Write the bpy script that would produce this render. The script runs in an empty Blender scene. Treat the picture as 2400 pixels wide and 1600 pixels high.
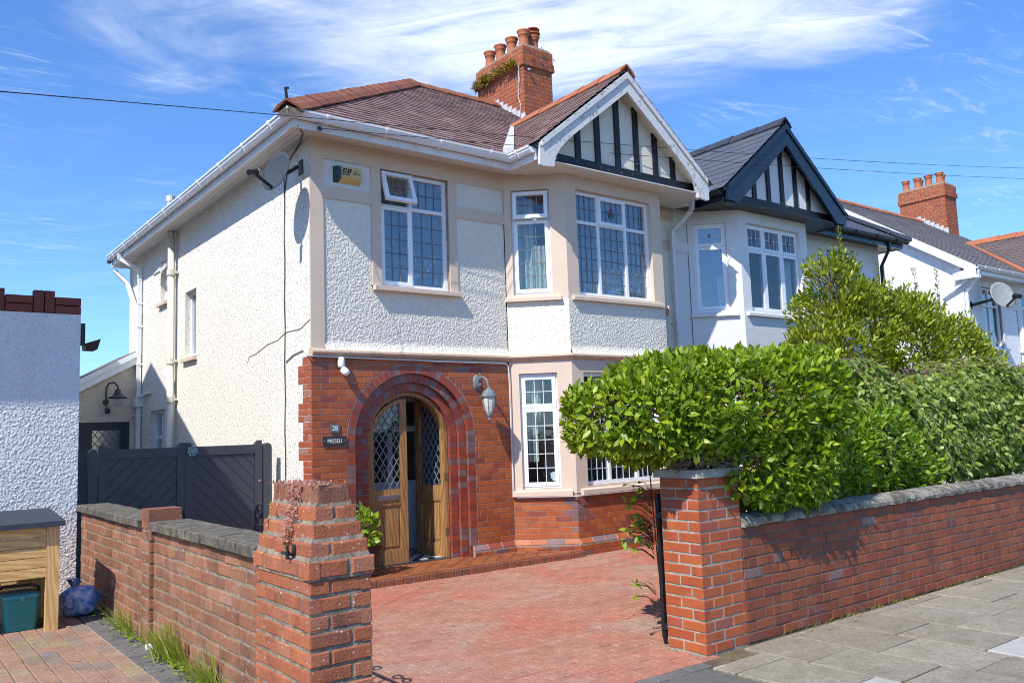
import bpy, math, random
import numpy as np
from mathutils import Vector, Matrix, noise as mnoise

random.seed(7)
rng = np.random.default_rng(7)
SC = bpy.context.scene
COL = SC.collection

# ------------------------------------------------------------------ camera
CAMP = Vector((-4.07091, -9.14173, 1.54352))
CR = Vector((0.794716, -0.605949, -0.035391))
CU = Vector((-0.037001, -0.106560, 0.993618))
CF = Vector((0.605853, 0.788334, 0.107106))
FPX = 1966.2158
cd = bpy.data.cameras.new('camera')
cam = bpy.data.objects.new('camera', cd)
COL.objects.link(cam)
cd.sensor_width = 36.0
cd.lens = FPX / 2400 * 36
cd.clip_end = 2000
cam.matrix_world = Matrix(((CR.x, CU.x, -CF.x, CAMP.x), (CR.y, CU.y, -CF.y, CAMP.y), (CR.z, CU.z, -CF.z, CAMP.z), (0, 0, 0, 1)))
SC.camera = cam

# ------------------------------------------------------------------ world: sky with thin cirrus
SUN = Vector((-1.0, -0.40, 1.2)).normalized()
wd = bpy.data.worlds.new('World')
SC.world = wd
wd.use_nodes = True
wt = wd.node_tree
wt.nodes.clear()


def wn(t, **k):
    n = wt.nodes.new(t)
    for a, b in k.items():
        setattr(n, a, b)
    return n


def wl(a, b):
    wt.links.new(a, b)


sky = wn('ShaderNodeTexSky', sky_type='NISHITA', sun_disc=False)
sky.sun_elevation = math.asin(SUN.z)
sky.sun_rotation = math.atan2(SUN.x, SUN.y)
sky.air_density = 1.0
sky.dust_density = 0.25
sky.ozone_density = 2.6
tc = wn('ShaderNodeTexCoord')
sep = wn('ShaderNodeSeparateXYZ')
wl(tc.outputs['Generated'], sep.inputs[0])
zc = wn('ShaderNodeMath', operation='MAXIMUM')
wl(sep.outputs[2], zc.inputs[0])
zc.inputs[1].default_value = 0.06
dx = wn('ShaderNodeMath', operation='DIVIDE')
dy = wn('ShaderNodeMath', operation='DIVIDE')
wl(sep.outputs[0], dx.inputs[0]); wl(zc.outputs[0], dx.inputs[1])
wl(sep.outputs[1], dy.inputs[0]); wl(zc.outputs[0], dy.inputs[1])
pv = wn('ShaderNodeCombineXYZ')
wl(dx.outputs[0], pv.inputs[0]); wl(dy.outputs[0], pv.inputs[1])


def wmap(scale, rot, loc=(0, 0, 0)):
    m = wn('ShaderNodeMapping', vector_type='TEXTURE')
    m.inputs['Location'].default_value = loc
    m.inputs['Rotation'].default_value = (0, 0, rot)
    m.inputs['Scale'].default_value = scale
    wl(pv.outputs[0], m.inputs[0])
    return m


def wmath(op, a, b, clamp=False):
    n = wn('ShaderNodeMath', operation=op, use_clamp=clamp)
    for i, x in enumerate((a, b)):
        if x is None:
            continue
        if isinstance(x, (int, float)):
            n.inputs[i].default_value = x
        else:
            wl(x, n.inputs[i])
    return n.outputs[0]


def wramp(src, a, b):
    n = wn('ShaderNodeMapRange', clamp=True, interpolation_type='SMOOTHSTEP')
    wl(src, n.inputs[0])
    n.inputs[1].default_value = a
    n.inputs[2].default_value = b
    return n.outputs[0]


def wnoise(m, sc, det, rough, dist):
    n = wn('ShaderNodeTexNoise')
    wl(m.outputs[0], n.inputs['Vector'])
    n.inputs['Scale'].default_value = sc
    n.inputs['Detail'].default_value = det
    n.inputs['Roughness'].default_value = rough
    n.inputs['Distortion'].default_value = dist
    return n.outputs['Fac']


# one long sheet of cirrus (an ellipse on the cloud layer) broken into streaks, and fainter wisps everywhere
WIND = math.radians(-36)
em = wmap((0.92, 0.40, 1), WIND, (1.33, 1.58, 0))
el = wn('ShaderNodeVectorMath', operation='LENGTH')
wl(em.outputs[0], el.inputs[0])
warp = wnoise(wmap((1, 1, 1), 0), 1.6, 6, 0.6, 0.6)
edist = wmath('ADD', el.outputs['Value'], wmath('MULTIPLY', wmath('SUBTRACT', warp, 0.5), 1.9))
sheet = wramp(edist, 1.30, 0.35)
streak = wnoise(wmap((0.5, 0.16, 1), WIND - 0.25), 1.0, 11, 0.66, 0.9)
sheet_d = wmath('MULTIPLY', sheet, wramp(streak, 0.10, 0.62))
wisp_big = wramp(wnoise(wmap((0.9, 0.6, 1), WIND), 1.0, 3, 0.5, 0.2), 0.44, 0.66)
wisp = wmath('MULTIPLY', wisp_big, wramp(wnoise(wmap((0.42, 0.12, 1), WIND + 0.55), 1.0, 10, 0.68, 1.6), 0.50, 0.85))
low = wramp(sep.outputs[2], 0.42, 0.16)
lowc = wmath('MULTIPLY', low, wramp(wnoise(wmap((1.3, 0.35, 1), WIND - 0.3), 1.0, 8, 0.6, 0.7), 0.45, 0.80))
dens = wmath('ADD', wmath('MULTIPLY', sheet_d, 0.92), wmath('ADD', wmath('MULTIPLY', wisp, 0.85), wmath('MULTIPLY', lowc, 0.13)), True)
tint = wn('ShaderNodeMix', data_type='RGBA', blend_type='MULTIPLY')
tint.inputs[0].default_value = 1.0
wl(sky.outputs[0], tint.inputs[6])
tint.inputs[7].default_value = (0.53, 0.79, 1.13, 1)
mixc = wn('ShaderNodeMix', data_type='RGBA')
wl(dens, mixc.inputs[0])
wl(tint.outputs[2], mixc.inputs[6])
mixc.inputs[7].default_value = (5.0, 5.5, 6.3, 1)
bg = wn('ShaderNodeBackground')
bg.inputs['Strength'].default_value = 0.15
wl(mixc.outputs[2], bg.inputs[0])
wo = wn('ShaderNodeOutputWorld')
wl(bg.outputs[0], wo.inputs[0])

# ------------------------------------------------------------------ sun and exposure
sd = bpy.data.lights.new('sun', 'SUN')
sd.energy = 4.3
sd.angle = math.radians(0.53)
sd.color = (1.0, 0.95, 0.87)
so = bpy.data.objects.new('sun', sd)
COL.objects.link(so)
so.rotation_euler = (-SUN).to_track_quat('-Z', 'Y').to_euler()
so.location = (-8, -8, 20)
SC.view_settings.view_transform = 'Standard'
SC.view_settings.look = 'None'
SC.view_settings.gamma = 1.0
SC.view_settings.exposure = 0.47
SC.view_settings.use_curve_mapping = False
SC.cycles.filter_width = 1.05
SC.cycles.max_bounces = 8
SC.cycles.transparent_max_bounces = 12

# ------------------------------------------------------------------ helpers
TF = None          # optional function mapping a local point to a world point (mirrored or shifted houses)
WMAT = {}


def wmat(o):
    return WMAT.get(o.name, Matrix.Identity(4))


def link(o, parent=None, mw=None):
    COL.objects.link(o)
    if mw is not None:
        WMAT[o.name] = mw
    if parent is not None:
        o.parent = parent
        o.matrix_parent_inverse = wmat(parent).inverted()
    if mw is not None:
        o.matrix_basis = mw
    return o


def thing(name, label, cat, loc=(0, 0, 0), group=None):
    o = bpy.data.objects.new(name, None)
    o.empty_display_size = 0.1
    if TF:
        loc = TF(loc)
    link(o, None, Matrix.Translation(loc))
    o['label'] = label
    o['category'] = cat
    if group:
        o['group'] = group
    return o


def tag(o, label=None, cat=None, group=None, kind=None):
    for k, v in (('label', label), ('category', cat), ('group', group), ('kind', kind)):
        if v:
            o[k] = v
    return o


class Fr:
    """a flat frame: origin o, axes u (along), v (up), n (out)"""
    def __init__(s, o, u, v, n):
        s.o, s.u, s.v, s.n = Vector(o), Vector(u).normalized(), Vector(v).normalized(), Vector(n).normalized()

    def p(s, a, b, c=0.0):
        return s.o + s.u * a + s.v * b + s.n * c

    def m(s, a=0, b=0, c=0):
        q = s.p(a, b, c)
        return Matrix(((s.u.x, s.v.x, s.n.x, q.x), (s.u.y, s.v.y, s.n.y, q.y), (s.u.z, s.v.z, s.n.z, q.z), (0, 0, 0, 1)))

    def at(s, a, b, c=0.0):
        return Fr(s.p(a, b, c), s.u, s.v, s.n)


class MB:
    def __init__(s):
        s.v, s.f, s.r = [], [], []

    def face(s, pts, r=0.0):
        i = len(s.v)
        s.v.extend([tuple(p) for p in pts])
        s.f.append(tuple(range(i, i + len(pts))))
        s.r.append(r)

    def solid(s, verts, faces, r=0.0):
        i = len(s.v)
        s.v.extend([tuple(p) for p in verts])
        for f in faces:
            s.f.append(tuple(i + k for k in f))
            s.r.append(r)

    def prism(s, front, back, r=0.0):
        n = len(front)
        fs = [tuple(range(n)), tuple(range(2 * n - 1, n - 1, -1))]
        fs += [(k, k + n, (k + 1) % n + n, (k + 1) % n) for k in range(n)]
        s.solid(list(front) + list(back), fs, r)

    def fprism(s, fr, poly, n0, n1, r=0.0):
        s.prism([fr.p(a, b, n1) for a, b in poly], [fr.p(a, b, n0) for a, b in poly], r)

    def fbox(s, fr, a0, a1, b0, b1, n0, n1, r=0.0):
        s.fprism(fr, [(a0, b0), (a1, b0), (a1, b1), (a0, b1)], n0, n1, r)

    def box(s, x0, x1, y0, y1, z0, z1, r=0.0):
        s.prism([(x0, y0, z1), (x1, y0, z1), (x1, y1, z1), (x0, y1, z1)], [(x0, y0, z0), (x1, y0, z0), (x1, y1, z0), (x0, y1, z0)], r)

    def bar(s, p, q, w, h, up=(0, 0, 1)):
        p, q, up = Vector(p), Vector(q), Vector(up)
        d = (q - p).normalized()
        a = d.cross(up)
        if a.length < 1e-4:
            a = d.cross(Vector((1, 0, 0)))
        a.normalize()
        b = a.cross(d).normalized()
        c = [(-w / 2, -h / 2), (w / 2, -h / 2), (w / 2, h / 2), (-w / 2, h / 2)]
        s.prism([p + a * i + b * j for i, j in c], [q + a * i + b * j for i, j in c])

    def tube(s, pts, rad, seg=8, cap=True):
        pts = [Vector(p) for p in pts]
        rads = rad if isinstance(rad, (list, tuple)) else [rad] * len(pts)
        i0 = len(s.v)
        prev = None
        for k, p in enumerate(pts):
            d = (pts[min(k + 1, len(pts) - 1)] - pts[max(k - 1, 0)]).normalized()
            if prev is None:
                a = d.cross(Vector((0, 0, 1)))
                if a.length < 1e-3:
                    a = d.cross(Vector((1, 0, 0)))
            else:
                a = prev - d * prev.dot(d)
            a.normalize()
            prev = a
            b = d.cross(a)
            for j in range(seg):
                t = 2 * math.pi * j / seg
                s.v.append(tuple(p + (a * math.cos(t) + b * math.sin(t)) * rads[k]))
        for k in range(len(pts) - 1):
            for j in range(seg):
                q = i0 + k * seg
                s.f.append((q + j, q + (j + 1) % seg, q + seg + (j + 1) % seg, q + seg + j))
                s.r.append(0)
        if cap:
            s.f.append(tuple(range(i0, i0 + seg))); s.r.append(0)
            e = i0 + (len(pts) - 1) * seg
            s.f.append(tuple(range(e, e + seg))); s.r.append(0)

    def lathe(s, prof, c, seg=20, axis=None):
        """profile of (radius, height) turned about the axis through c"""
        c = Vector(c)
        w = Vector(axis).normalized() if axis else Vector((0, 0, 1))
        a = w.orthogonal().normalized() if axis else Vector((1, 0, 0))
        b = w.cross(a)
        i0 = len(s.v)
        for r, h in prof:
            for j in range(seg):
                t = 2 * math.pi * j / seg
                s.v.append(tuple(c + w * h + (a * math.cos(t) + b * math.sin(t)) * r))
        for k in range(len(prof) - 1):
            for j in range(seg):
                q = i0 + k * seg
                s.f.append((q + j, q + (j + 1) % seg, q + seg + (j + 1) % seg, q + seg + j))
                s.r.append(0)

    def sweep(s, path, prof, closed=False, cap=True):
        """path of (x, y) or (x, y, z); profile of (outward, up); outward is to the right-hand side of travel"""
        P = [Vector((p[0], p[1], p[2] if len(p) > 2 else 0)) for p in path]
        n = len(prof)
        rings = []
        for k, p in enumerate(P):
            ds = []
            if k > 0:
                ds.append((P[k] - P[k - 1]).to_2d().normalized())
            if k < len(P) - 1:
                ds.append((P[k + 1] - P[k]).to_2d().normalized())
            ns = [Vector((d.y, -d.x)) for d in ds]
            m = ns[0] if len(ns) == 1 else (ns[0] + ns[1]) / max(0.2, 1 + ns[0].dot(ns[1]))
            rings.append([(p.x + m.x * a, p.y + m.y * a, p.z + b) for a, b in prof])
        i0 = len(s.v)
        for r in rings:
            s.v.extend(r)
        for k in range(len(P) - 1):
            for j in range(n if closed else n - 1):
                q = i0 + k * n
                s.f.append((q + j, q + (j + 1) % n, q + n + (j + 1) % n, q + n + j)); s.r.append(0)
        if closed and cap:
            s.f.append(tuple(range(i0, i0 + n))); s.r.append(0)
            e = i0 + (len(P) - 1) * n
            s.f.append(tuple(range(e, e + n))); s.r.append(0)

    def build(s, name, mat, parent=None, smooth=False, kind=None, rnd=False, label=None, cat=None, group=None):
        me = bpy.data.meshes.new(name)
        vs = [tuple(TF(p)) for p in s.v] if TF else s.v
        me.from_pydata(vs, [], s.f)
        me.materials.append(mat)
        if smooth:
            me.shade_smooth()
        if rnd:
            at = me.attributes.new('rnd', 'FLOAT', 'FACE')
            at.data.foreach_set('value', s.r)
        o = link(bpy.data.objects.new(name, me), parent, None)
        return tag(o, label, cat, group, kind)


def clip_half(poly, a, b, c):
    """keep a*x + b*y <= c"""
    out = []
    for i in range(len(poly)):
        p, q = poly[i], poly[(i + 1) % len(poly)]
        dp, dq = a * p[0] + b * p[1] - c, a * q[0] + b * q[1] - c
        if dp <= 0:
            out.append(p)
        if (dp < 0 < dq) or (dq < 0 < dp):
            t = dp / (dp - dq)
            out.append((p[0] + (q[0] - p[0]) * t, p[1] + (q[1] - p[1]) * t))
    return out


def area(poly):
    return 0.5 * sum(poly[i][0] * poly[(i + 1) % len(poly)][1] - poly[(i + 1) % len(poly)][0] * poly[i][1] for i in range(len(poly)))


def clip_conv(poly, conv):
    if area(conv) < 0:
        conv = conv[::-1]
    for i in range(len(conv)):
        p, q = conv[i], conv[(i + 1) % len(conv)]
        a, b = q[1] - p[1], -(q[0] - p[0])
        poly = clip_half(poly, a, b, a * p[0] + b * p[1])
        if len(poly) < 3:
            return []
    return poly


def in_view(p):
    d = Vector(p) - CAMP
    z = d.dot(CF)
    if z < 0.3:
        return 0
    x, y = FPX * d.dot(CR) / z, FPX * d.dot(CU) / z
    if abs(x) > 1235 or abs(y) > 835:
        return 0
    return 1 / (z * z)


class Pieces:
    """alike pieces gathered over several faces; the largest in view become parts, the rest one mesh"""
    def __init__(s):
        s.L = []

    def add(s, fr, poly, n0, n1, mat, ch=0.004, jit=0.0015, rot=0.004):
        cx = (min(p[0] for p in poly) + max(p[0] for p in poly)) / 2
        cy = (min(p[1] for p in poly) + max(p[1] for p in poly)) / 2
        w = max(p[0] for p in poly) - min(p[0] for p in poly)
        h = max(p[1] for p in poly) - min(p[1] for p in poly)
        if w < 0.008 or h < 0.008:
            return
        loc = [(round(p[0] - cx, 3), round(p[1] - cy, 3)) for p in poly]
        fu, fv = 1 - 2 * ch / w, 1 - 2 * ch / h
        n = len(loc)
        V = [(a * fu, b * fv, n1) for a, b in loc] + [(a, b, n1 - ch) for a, b in loc] + [(a, b, n0) for a, b in loc]
        F = [tuple(range(n))] + [(k, k + n, (k + 1) % n + n, (k + 1) % n) for k in range(n)] + [(k + n, k + 2 * n, (k + 1) % n + 2 * n, (k + 1) % n + n) for k in range(n)]
        key = (tuple(loc), round(n0, 4), round(n1, 4), round(ch, 4))
        m = fr.m(cx + random.uniform(-jit, jit), cy + random.uniform(-jit, jit), random.uniform(-jit, jit))
        if rot:
            m = m @ Matrix.Rotation(random.uniform(-rot, rot), 4, 'Z') @ Matrix.Rotation(random.uniform(-rot, rot), 4, 'X') @ Matrix.Rotation(random.uniform(-rot, rot), 4, 'Y')
        s.L.append((key, V, F, m, mat, abs(area(poly)), fr.n))

    def raw(s, V, F, mat, ar, n):
        """verts already in world (local house) coordinates"""
        c = Vector((0, 0, 0))
        for p in V:
            c += Vector(p)
        c /= len(V)
        s.L.append((None, [tuple(Vector(p) - c) for p in V], F, Matrix.Translation(c), mat, ar, Vector(n)))

    def emit(s, name, parent, limit=300, rest=None, restmat=None):
        sc = []
        for it in s.L:
            c = it[3].translation
            n = it[6]
            if TF:
                w = TF(c)
                n = Vector(TF(Vector(c) + n)) - Vector(w)
                c = Vector(w)
            f = in_view(c)
            if f:
                f *= it[5] * max(0.0, (CAMP - c).normalized().dot(n))
            sc.append(f)
        order = sorted(range(len(s.L)), key=lambda i: -sc[i])
        cache = {}
        mats = {}
        for rank, i in enumerate(order):
            key, V, F, m, mat, ar, n = s.L[i]
            if rank < limit and sc[i] > 0:
                k = (key, mat.name)
                if TF is None and key is not None:
                    me = cache.get(k)
                    if me is None:
                        me = bpy.data.meshes.new(name)
                        me.from_pydata(V, [], F)
                        me.materials.append(mat)
                        cache[k] = me
                    link(bpy.data.objects.new(name, me), parent, m)
                else:
                    me = bpy.data.meshes.new(name)
                    ws = [m @ Vector(p) for p in V]
                    if TF:
                        ws = [Vector(TF(p)) for p in ws]
                    c = sum(ws, Vector()) / len(ws)
                    me.from_pydata([tuple(p - c) for p in ws], [], F)
                    me.materials.append(mat)
                    link(bpy.data.objects.new(name, me), parent, Matrix.Translation(c))
            else:
                b = mats.setdefault(mat.name, (MB(), mat))[0]
                b.solid([m @ Vector(p) for p in V], F, random.random())
        for b, mat in mats.values():
            b.build(rest or name, mat, parent, kind='stuff', rnd=True)


def lay(u0, u1, v0, v1, course=0.075, L=0.225, joint=0.009, header_rows=0, holes=(), start=0, shift=None):
    """rectangles of a brick bond"""
    out = []
    row = start
    v = v0
    while v < v1 - 0.02:
        vt = min(v + course - joint, v1)
        hd = header_rows and row % header_rows == header_rows - 1
        l = L / 2 if hd else L
        off = (l / 2 if row % 2 else 0) if shift is None else shift(row)
        u = u0 - off
        while u < u1 - 0.004:
            a, b = max(u, u0), min(u + l - joint, u1)
            if b - a > 0.015:
                rs = [(a, b, v, vt)]
                for h in holes:
                    nr = []
                    for r in rs:
                        if r[1] <= h[0] or r[0] >= h[1] or r[3] <= h[2] or r[2] >= h[3]:
                            nr.append(r)
                            continue
                        if r[0] < h[0] - 0.015:
                            nr.append((r[0], h[0] - 0.004, r[2], r[3]))
                        if r[1] > h[1] + 0.015:
                            nr.append((h[1] + 0.004, r[1], r[2], r[3]))
                    rs = nr
                out += [[(r[0], r[2]), (r[1], r[2]), (r[1], r[3]), (r[0], r[3])] for r in rs]
            u += l
        v += course
        row += 1
    return out


def wall_panel(mb, fr, u0, u1, v0, v1, openings=(), th=0.22):
    """a wall with rectangular openings and their reveals"""
    us = sorted({u0, u1, *[o[0] for o in openings], *[o[1] for o in openings]})
    vs = sorted({v0, v1, *[o[2] for o in openings], *[o[3] for o in openings]})

    def hole(a, b):
        return any(o[0] - 1e-6 < a < o[1] + 1e-6 and o[2] - 1e-6 < b < o[3] + 1e-6 for o in openings)
    for i in range(len(us) - 1):
        for j in range(len(vs) - 1):
            a0, a1, b0, b1 = us[i], us[i + 1], vs[j], vs[j + 1]
            if hole((a0 + a1) / 2, (b0 + b1) / 2):
                continue
            for n in (0, -th):
                mb.face([fr.p(a0, b0, n), fr.p(a1, b0, n), fr.p(a1, b1, n), fr.p(a0, b1, n)])
    for (a0, a1, b0, b1) in list(openings) + [(u0, u1, v0, v1)]:
        for (p, q) in (((a0, b0), (a1, b0)), ((a1, b0), (a1, b1)), ((a1, b1), (a0, b1)), ((a0, b1), (a0, b0))):
            mb.face([fr.p(*p, 0), fr.p(*q, 0), fr.p(*q, -th), fr.p(*p, -th)])
# ------------------------------------------------------------------ materials
class NT:
    def __init__(s, name):
        s.m = bpy.data.materials.new(name)
        s.m.use_nodes = True
        s.t = s.m.node_tree
        s.t.nodes.clear()
        s.out = s.t.nodes.new('ShaderNodeOutputMaterial')
        s.pos = s.t.nodes.new('ShaderNodeNewGeometry').outputs['Position']

    def n(s, t, **k):
        x = s.t.nodes.new(t)
        for a, b in k.items():
            setattr(x, a, b)
        return x

    def l(s, a, b):
        s.t.links.new(a, b)

    def put(s, sock, x):
        if isinstance(x, (int, float, tuple)):
            sock.default_value = (x + (1,) if isinstance(x, tuple) and len(x) == 3 and sock.type == 'RGBA' else x)
        else:
            s.l(x, sock)

    def math(s, op, a, b=None, clamp=False):
        x = s.n('ShaderNodeMath', operation=op, use_clamp=clamp)
        s.put(x.inputs[0], a)
        if b is not None:
            s.put(x.inputs[1], b)
        return x.outputs[0]

    def vec(s, scale=(1, 1, 1), src=None):
        x = s.n('ShaderNodeMapping')
        s.put(x.inputs['Scale'], tuple(scale))
        s.l(src or s.pos, x.inputs[0])
        return x.outputs[0]

    def noise(s, sc, det=4, rough=0.6, dist=0.0, scale=None, src=None):
        x = s.n('ShaderNodeTexNoise')
        s.l(s.vec(scale, src) if scale else (src or s.pos), x.inputs['Vector'])
        x.inputs['Scale'].default_value = sc
        x.inputs['Detail'].default_value = det
        x.inputs['Roughness'].default_value = rough
        x.inputs['Distortion'].default_value = dist
        return x.outputs['Fac']

    def voro(s, sc, feature='F1', rand=1.0, scale=None, out='Distance', src=None):
        x = s.n('ShaderNodeTexVoronoi', feature=feature)
        s.l(s.vec(scale, src) if scale else (src or s.pos), x.inputs['Vector'])
        x.inputs['Scale'].default_value = sc
        x.inputs['Randomness'].default_value = rand
        return x.outputs[out]

    def rng(s, f, a, b, c=0.0, d=1.0, smooth=False):
        x = s.n('ShaderNodeMapRange', clamp=True, interpolation_type='SMOOTHSTEP' if smooth else 'LINEAR')
        s.put(x.inputs[0], f)
        for i, v in enumerate((a, b, c, d)):
            x.inputs[i + 1].default_value = v
        return x.outputs[0]

    def mix(s, f, a, b, blend='MIX'):
        x = s.n('ShaderNodeMix', data_type='RGBA', blend_type=blend)
        s.put(x.inputs[0], f)
        s.put(x.inputs[6], a)
        s.put(x.inputs[7], b)
        return x.outputs[2]

    def rnd(s):
        a = s.n('ShaderNodeObjectInfo').outputs['Random']
        b = s.n('ShaderNodeAttribute', attribute_name='rnd').outputs['Fac']
        return s.math('FRACT', s.math('ADD', a, b))

    def ramp(s, f, stops, const=False):
        x = s.n('ShaderNodeValToRGB')
        x.color_ramp.interpolation = 'CONSTANT' if const else 'LINEAR'
        e = x.color_ramp.elements
        while len(e) > 1:
            e.remove(e[-1])
        e[0].position = stops[0][0]
        e[0].color = tuple(stops[0][1]) + (1,)
        for p, c in stops[1:]:
            k = e.new(p)
            k.color = tuple(c) + (1,)
        s.put(x.inputs[0], f)
        return x.outputs[0]

    def bump(s, h, dist=0.005, strength=1.0, prev=None):
        x = s.n('ShaderNodeBump')
        x.inputs['Distance'].default_value = dist
        x.inputs['Strength'].default_value = strength
        s.put(x.inputs['Height'], h)
        if prev is not None:
            s.l(prev, x.inputs['Normal'])
        return x.outputs[0]

    def bsdf(s, col, rough=0.7, normal=None, metal=0.0, spec=0.5, **k):
        x = s.n('ShaderNodeBsdfPrincipled')
        s.put(x.inputs['Base Color'], col)
        s.put(x.inputs['Roughness'], rough)
        s.put(x.inputs['Metallic'], metal)
        s.put(x.inputs['Specular IOR Level'], spec)
        if normal is not None:
            s.l(normal, x.inputs['Normal'])
        for a, b in k.items():
            s.put(x.inputs[a.replace('_', ' ')], b)
        return x.outputs[0]

    def done(s, sh):
        s.l(sh, s.out.inputs[0])
        return s.m


def mat_plain(name, col, rough=0.6, var=0.12, sc=6.0, bump=0.0, bsc=60.0, metal=0.0, spec=0.5, dirt=None, dsc=3.0, dlo=0.55, dhi=0.75, damt=0.5):
    s = NT(name)
    n = s.noise(sc, 5)
    c = s.mix(s.rng(n, 0.3, 0.7), tuple(x * (1 - var) for x in col), tuple(min(1, x * (1 + var)) for x in col))
    if dirt:
        d = s.rng(s.noise(dsc, 8, 0.7, 0.3), dlo, dhi)
        c = s.mix(s.math('MULTIPLY', d, damt), c, dirt)
    nm = s.bump(s.noise(bsc, 4), bump) if bump else None
    r = s.rng(s.noise(sc * 2.3, 4), 0.3, 0.7, rough * 0.85, min(1, rough * 1.15))
    return s.done(s.bsdf(c, r, nm, metal, spec))


def mat_brick(name, stops, rough=0.55, stain=(0.03, 0.025, 0.02), stain_amt=0.4, specks=0.0, bump=0.0015, efflo=0.0, spec=0.4):
    s = NT(name)
    r = s.rnd()
    c = s.ramp(r, stops)
    n1 = s.noise(9, 6, 0.65)
    c = s.mix(s.rng(n1, 0.25, 0.75), s.mix(1.0, c, (0.80, 0.78, 0.76), 'MULTIPLY'), s.mix(1.0, c, (1.15, 1.15, 1.14), 'MULTIPLY'))
    g = s.noise(120, 3, 0.6)
    c = s.mix(s.rng(g, 0.35, 0.75, 0, 0.35), c, s.mix(1.0, c, (0.6, 0.6, 0.6), 'MULTIPLY'))
    st = s.rng(s.noise(4.1, 9, 0.72, 0.6, scale=(1, 1, 0.5)), 0.47, 0.68)
    st = s.math('MULTIPLY', st, s.rng(s.noise(34, 4, 0.7), 0.3, 0.65))
    c = s.mix(s.math('MULTIPLY', st, stain_amt), c, stain)
    if efflo:
        ef = s.rng(s.noise(2.2, 7, 0.7, 0.5, scale=(1, 1, 1.6)), 0.58, 0.8)
        c = s.mix(s.math('MULTIPLY', ef, efflo), c, (0.42, 0.36, 0.36))
    if specks:
        sp = s.rng(s.math('ADD', s.voro(26, rand=1.0), s.math('MULTIPLY', s.noise(60, 2), 0.12)), 0.22, 0.15)
        sp = s.math('MULTIPLY', sp, s.rng(s.noise(7, 4), 0.36, 0.5))
        c = s.mix(s.math('MULTIPLY', sp, specks), c, (0.55, 0.53, 0.48))
    nm = s.bump(s.math('ADD', s.noise(60, 5, 0.7), s.math('MULTIPLY', g, 0.4)), bump * 2)
    return s.done(s.bsdf(c, s.rng(n1, 0.2, 0.8, rough * 0.8, min(1, rough * 1.25)), nm, 0, spec))


RED = [(0.0, (0.34, 0.084, 0.026)), (0.35, (0.41, 0.108, 0.033)), (0.62, (0.45, 0.130, 0.042)), (0.84, (0.36, 0.082, 0.034)), (0.95, (0.28, 0.066, 0.038)), (1.0, (0.28, 0.10, 0.08))]
M_brick = mat_brick('red_pressed_brick', RED, 0.42, stain_amt=0.18, efflo=0.12, bump=0.0006, spec=0.4)
M_brick_bay = mat_brick('bay_pressed_brick', RED, 0.42, stain_amt=0.15, efflo=0.45, bump=0.0006, spec=0.5)
M_arch = mat_brick('arch_brick', [(0.0, (0.32, 0.062, 0.026)), (0.35, (0.33, 0.065, 0.032)), (0.6, (0.24, 0.048, 0.034)), (0.76, (0.25, 0.06, 0.05)), (0.80, (0.19, 0.10, 0.095)), (1.0, (0.25, 0.14, 0.135))], 0.4, stain_amt=0.15, efflo=0.2, bump=0.0006, spec=0.5)
M_purple = mat_brick('blue_grey_brick', [(0, (0.19, 0.105, 0.10)), (1, (0.28, 0.17, 0.165))], 0.4, stain_amt=0.2, efflo=0.4)
M_quoin = mat_brick('quoin_brick', [(0, (0.36, 0.085, 0.034)), (0.8, (0.44, 0.12, 0.05)), (1.0, (0.36, 0.20, 0.17))], 0.5, stain_amt=0.1)
M_pier = mat_brick('weathered_pier_brick', [(0, (0.41, 0.125, 0.058)), (0.5, (0.50, 0.165, 0.072)), (0.85, (0.46, 0.18, 0.10)), (1, (0.36, 0.12, 0.065))], 0.85, stain_amt=0.75, specks=0.9, bump=0.0042)
M_cap = mat_brick('mossy_cap_brick', [(0, (0.26, 0.11, 0.065)), (1, (0.33, 0.125, 0.07))], 0.9, stain_amt=0.85, specks=0.35, bump=0.003)
M_low = mat_brick('mottled_wall_brick', [(0, (0.27, 0.115, 0.064)), (0.4, (0.34, 0.150, 0.082)), (0.75, (0.42, 0.20, 0.118)), (1, (0.25, 0.115, 0.07))], 0.85, stain=(0.035, 0.022, 0.014), stain_amt=0.95, specks=0.7, efflo=0.45, bump=0.004)
M_right = mat_brick('street_wall_brick', [(0, (0.265, 0.066, 0.027)), (0.4, (0.325, 0.092, 0.036)), (0.7, (0.28, 0.068, 0.031)), (0.93, (0.22, 0.056, 0.034)), (1, (0.21, 0.08, 0.06))], 0.65, stain_amt=0.85, efflo=0.3, bump=0.003)
M_rpier = mat_brick('street_pier_brick', [(0, (0.40, 0.092, 0.034)), (0.5, (0.45, 0.12, 0.04)), (0.85, (0.38, 0.082, 0.036)), (1, (0.34, 0.10, 0.07))], 0.55, stain_amt=0.2, efflo=0.45, bump=0.001)
M_chim = mat_brick('chimney_brick', [(0, (0.36, 0.095, 0.038)), (0.6, (0.44, 0.13, 0.05)), (1, (0.34, 0.082, 0.045))], 0.8, stain_amt=0.4, efflo=0.2)
M_coping_brick = mat_brick('dark_coping_brick', [(0, (0.17, 0.034, 0.02)), (1, (0.23, 0.045, 0.025))], 0.6, stain_amt=0.25)
M_mortar = mat_plain('mortar', (0.27, 0.22, 0.19), 0.95, 0.3, 14, 0.003, 90)
M_mortar_old = mat_plain('weathered_mortar', (0.23, 0.19, 0.14), 0.95, 0.55, 26, 0.006, 70, dirt=(0.07, 0.06, 0.045), dsc=7)
M_mortar_pale = mat_plain('pale_mortar', (0.34, 0.31, 0.25), 0.95, 0.35, 16, 0.004, 80)
M_mortar_dark = mat_plain('street_wall_mortar', (0.115, 0.10, 0.08), 0.95, 0.4, 4, 0.004, 80, dirt=(0.07, 0.055, 0.045), dsc=2.5)

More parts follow.
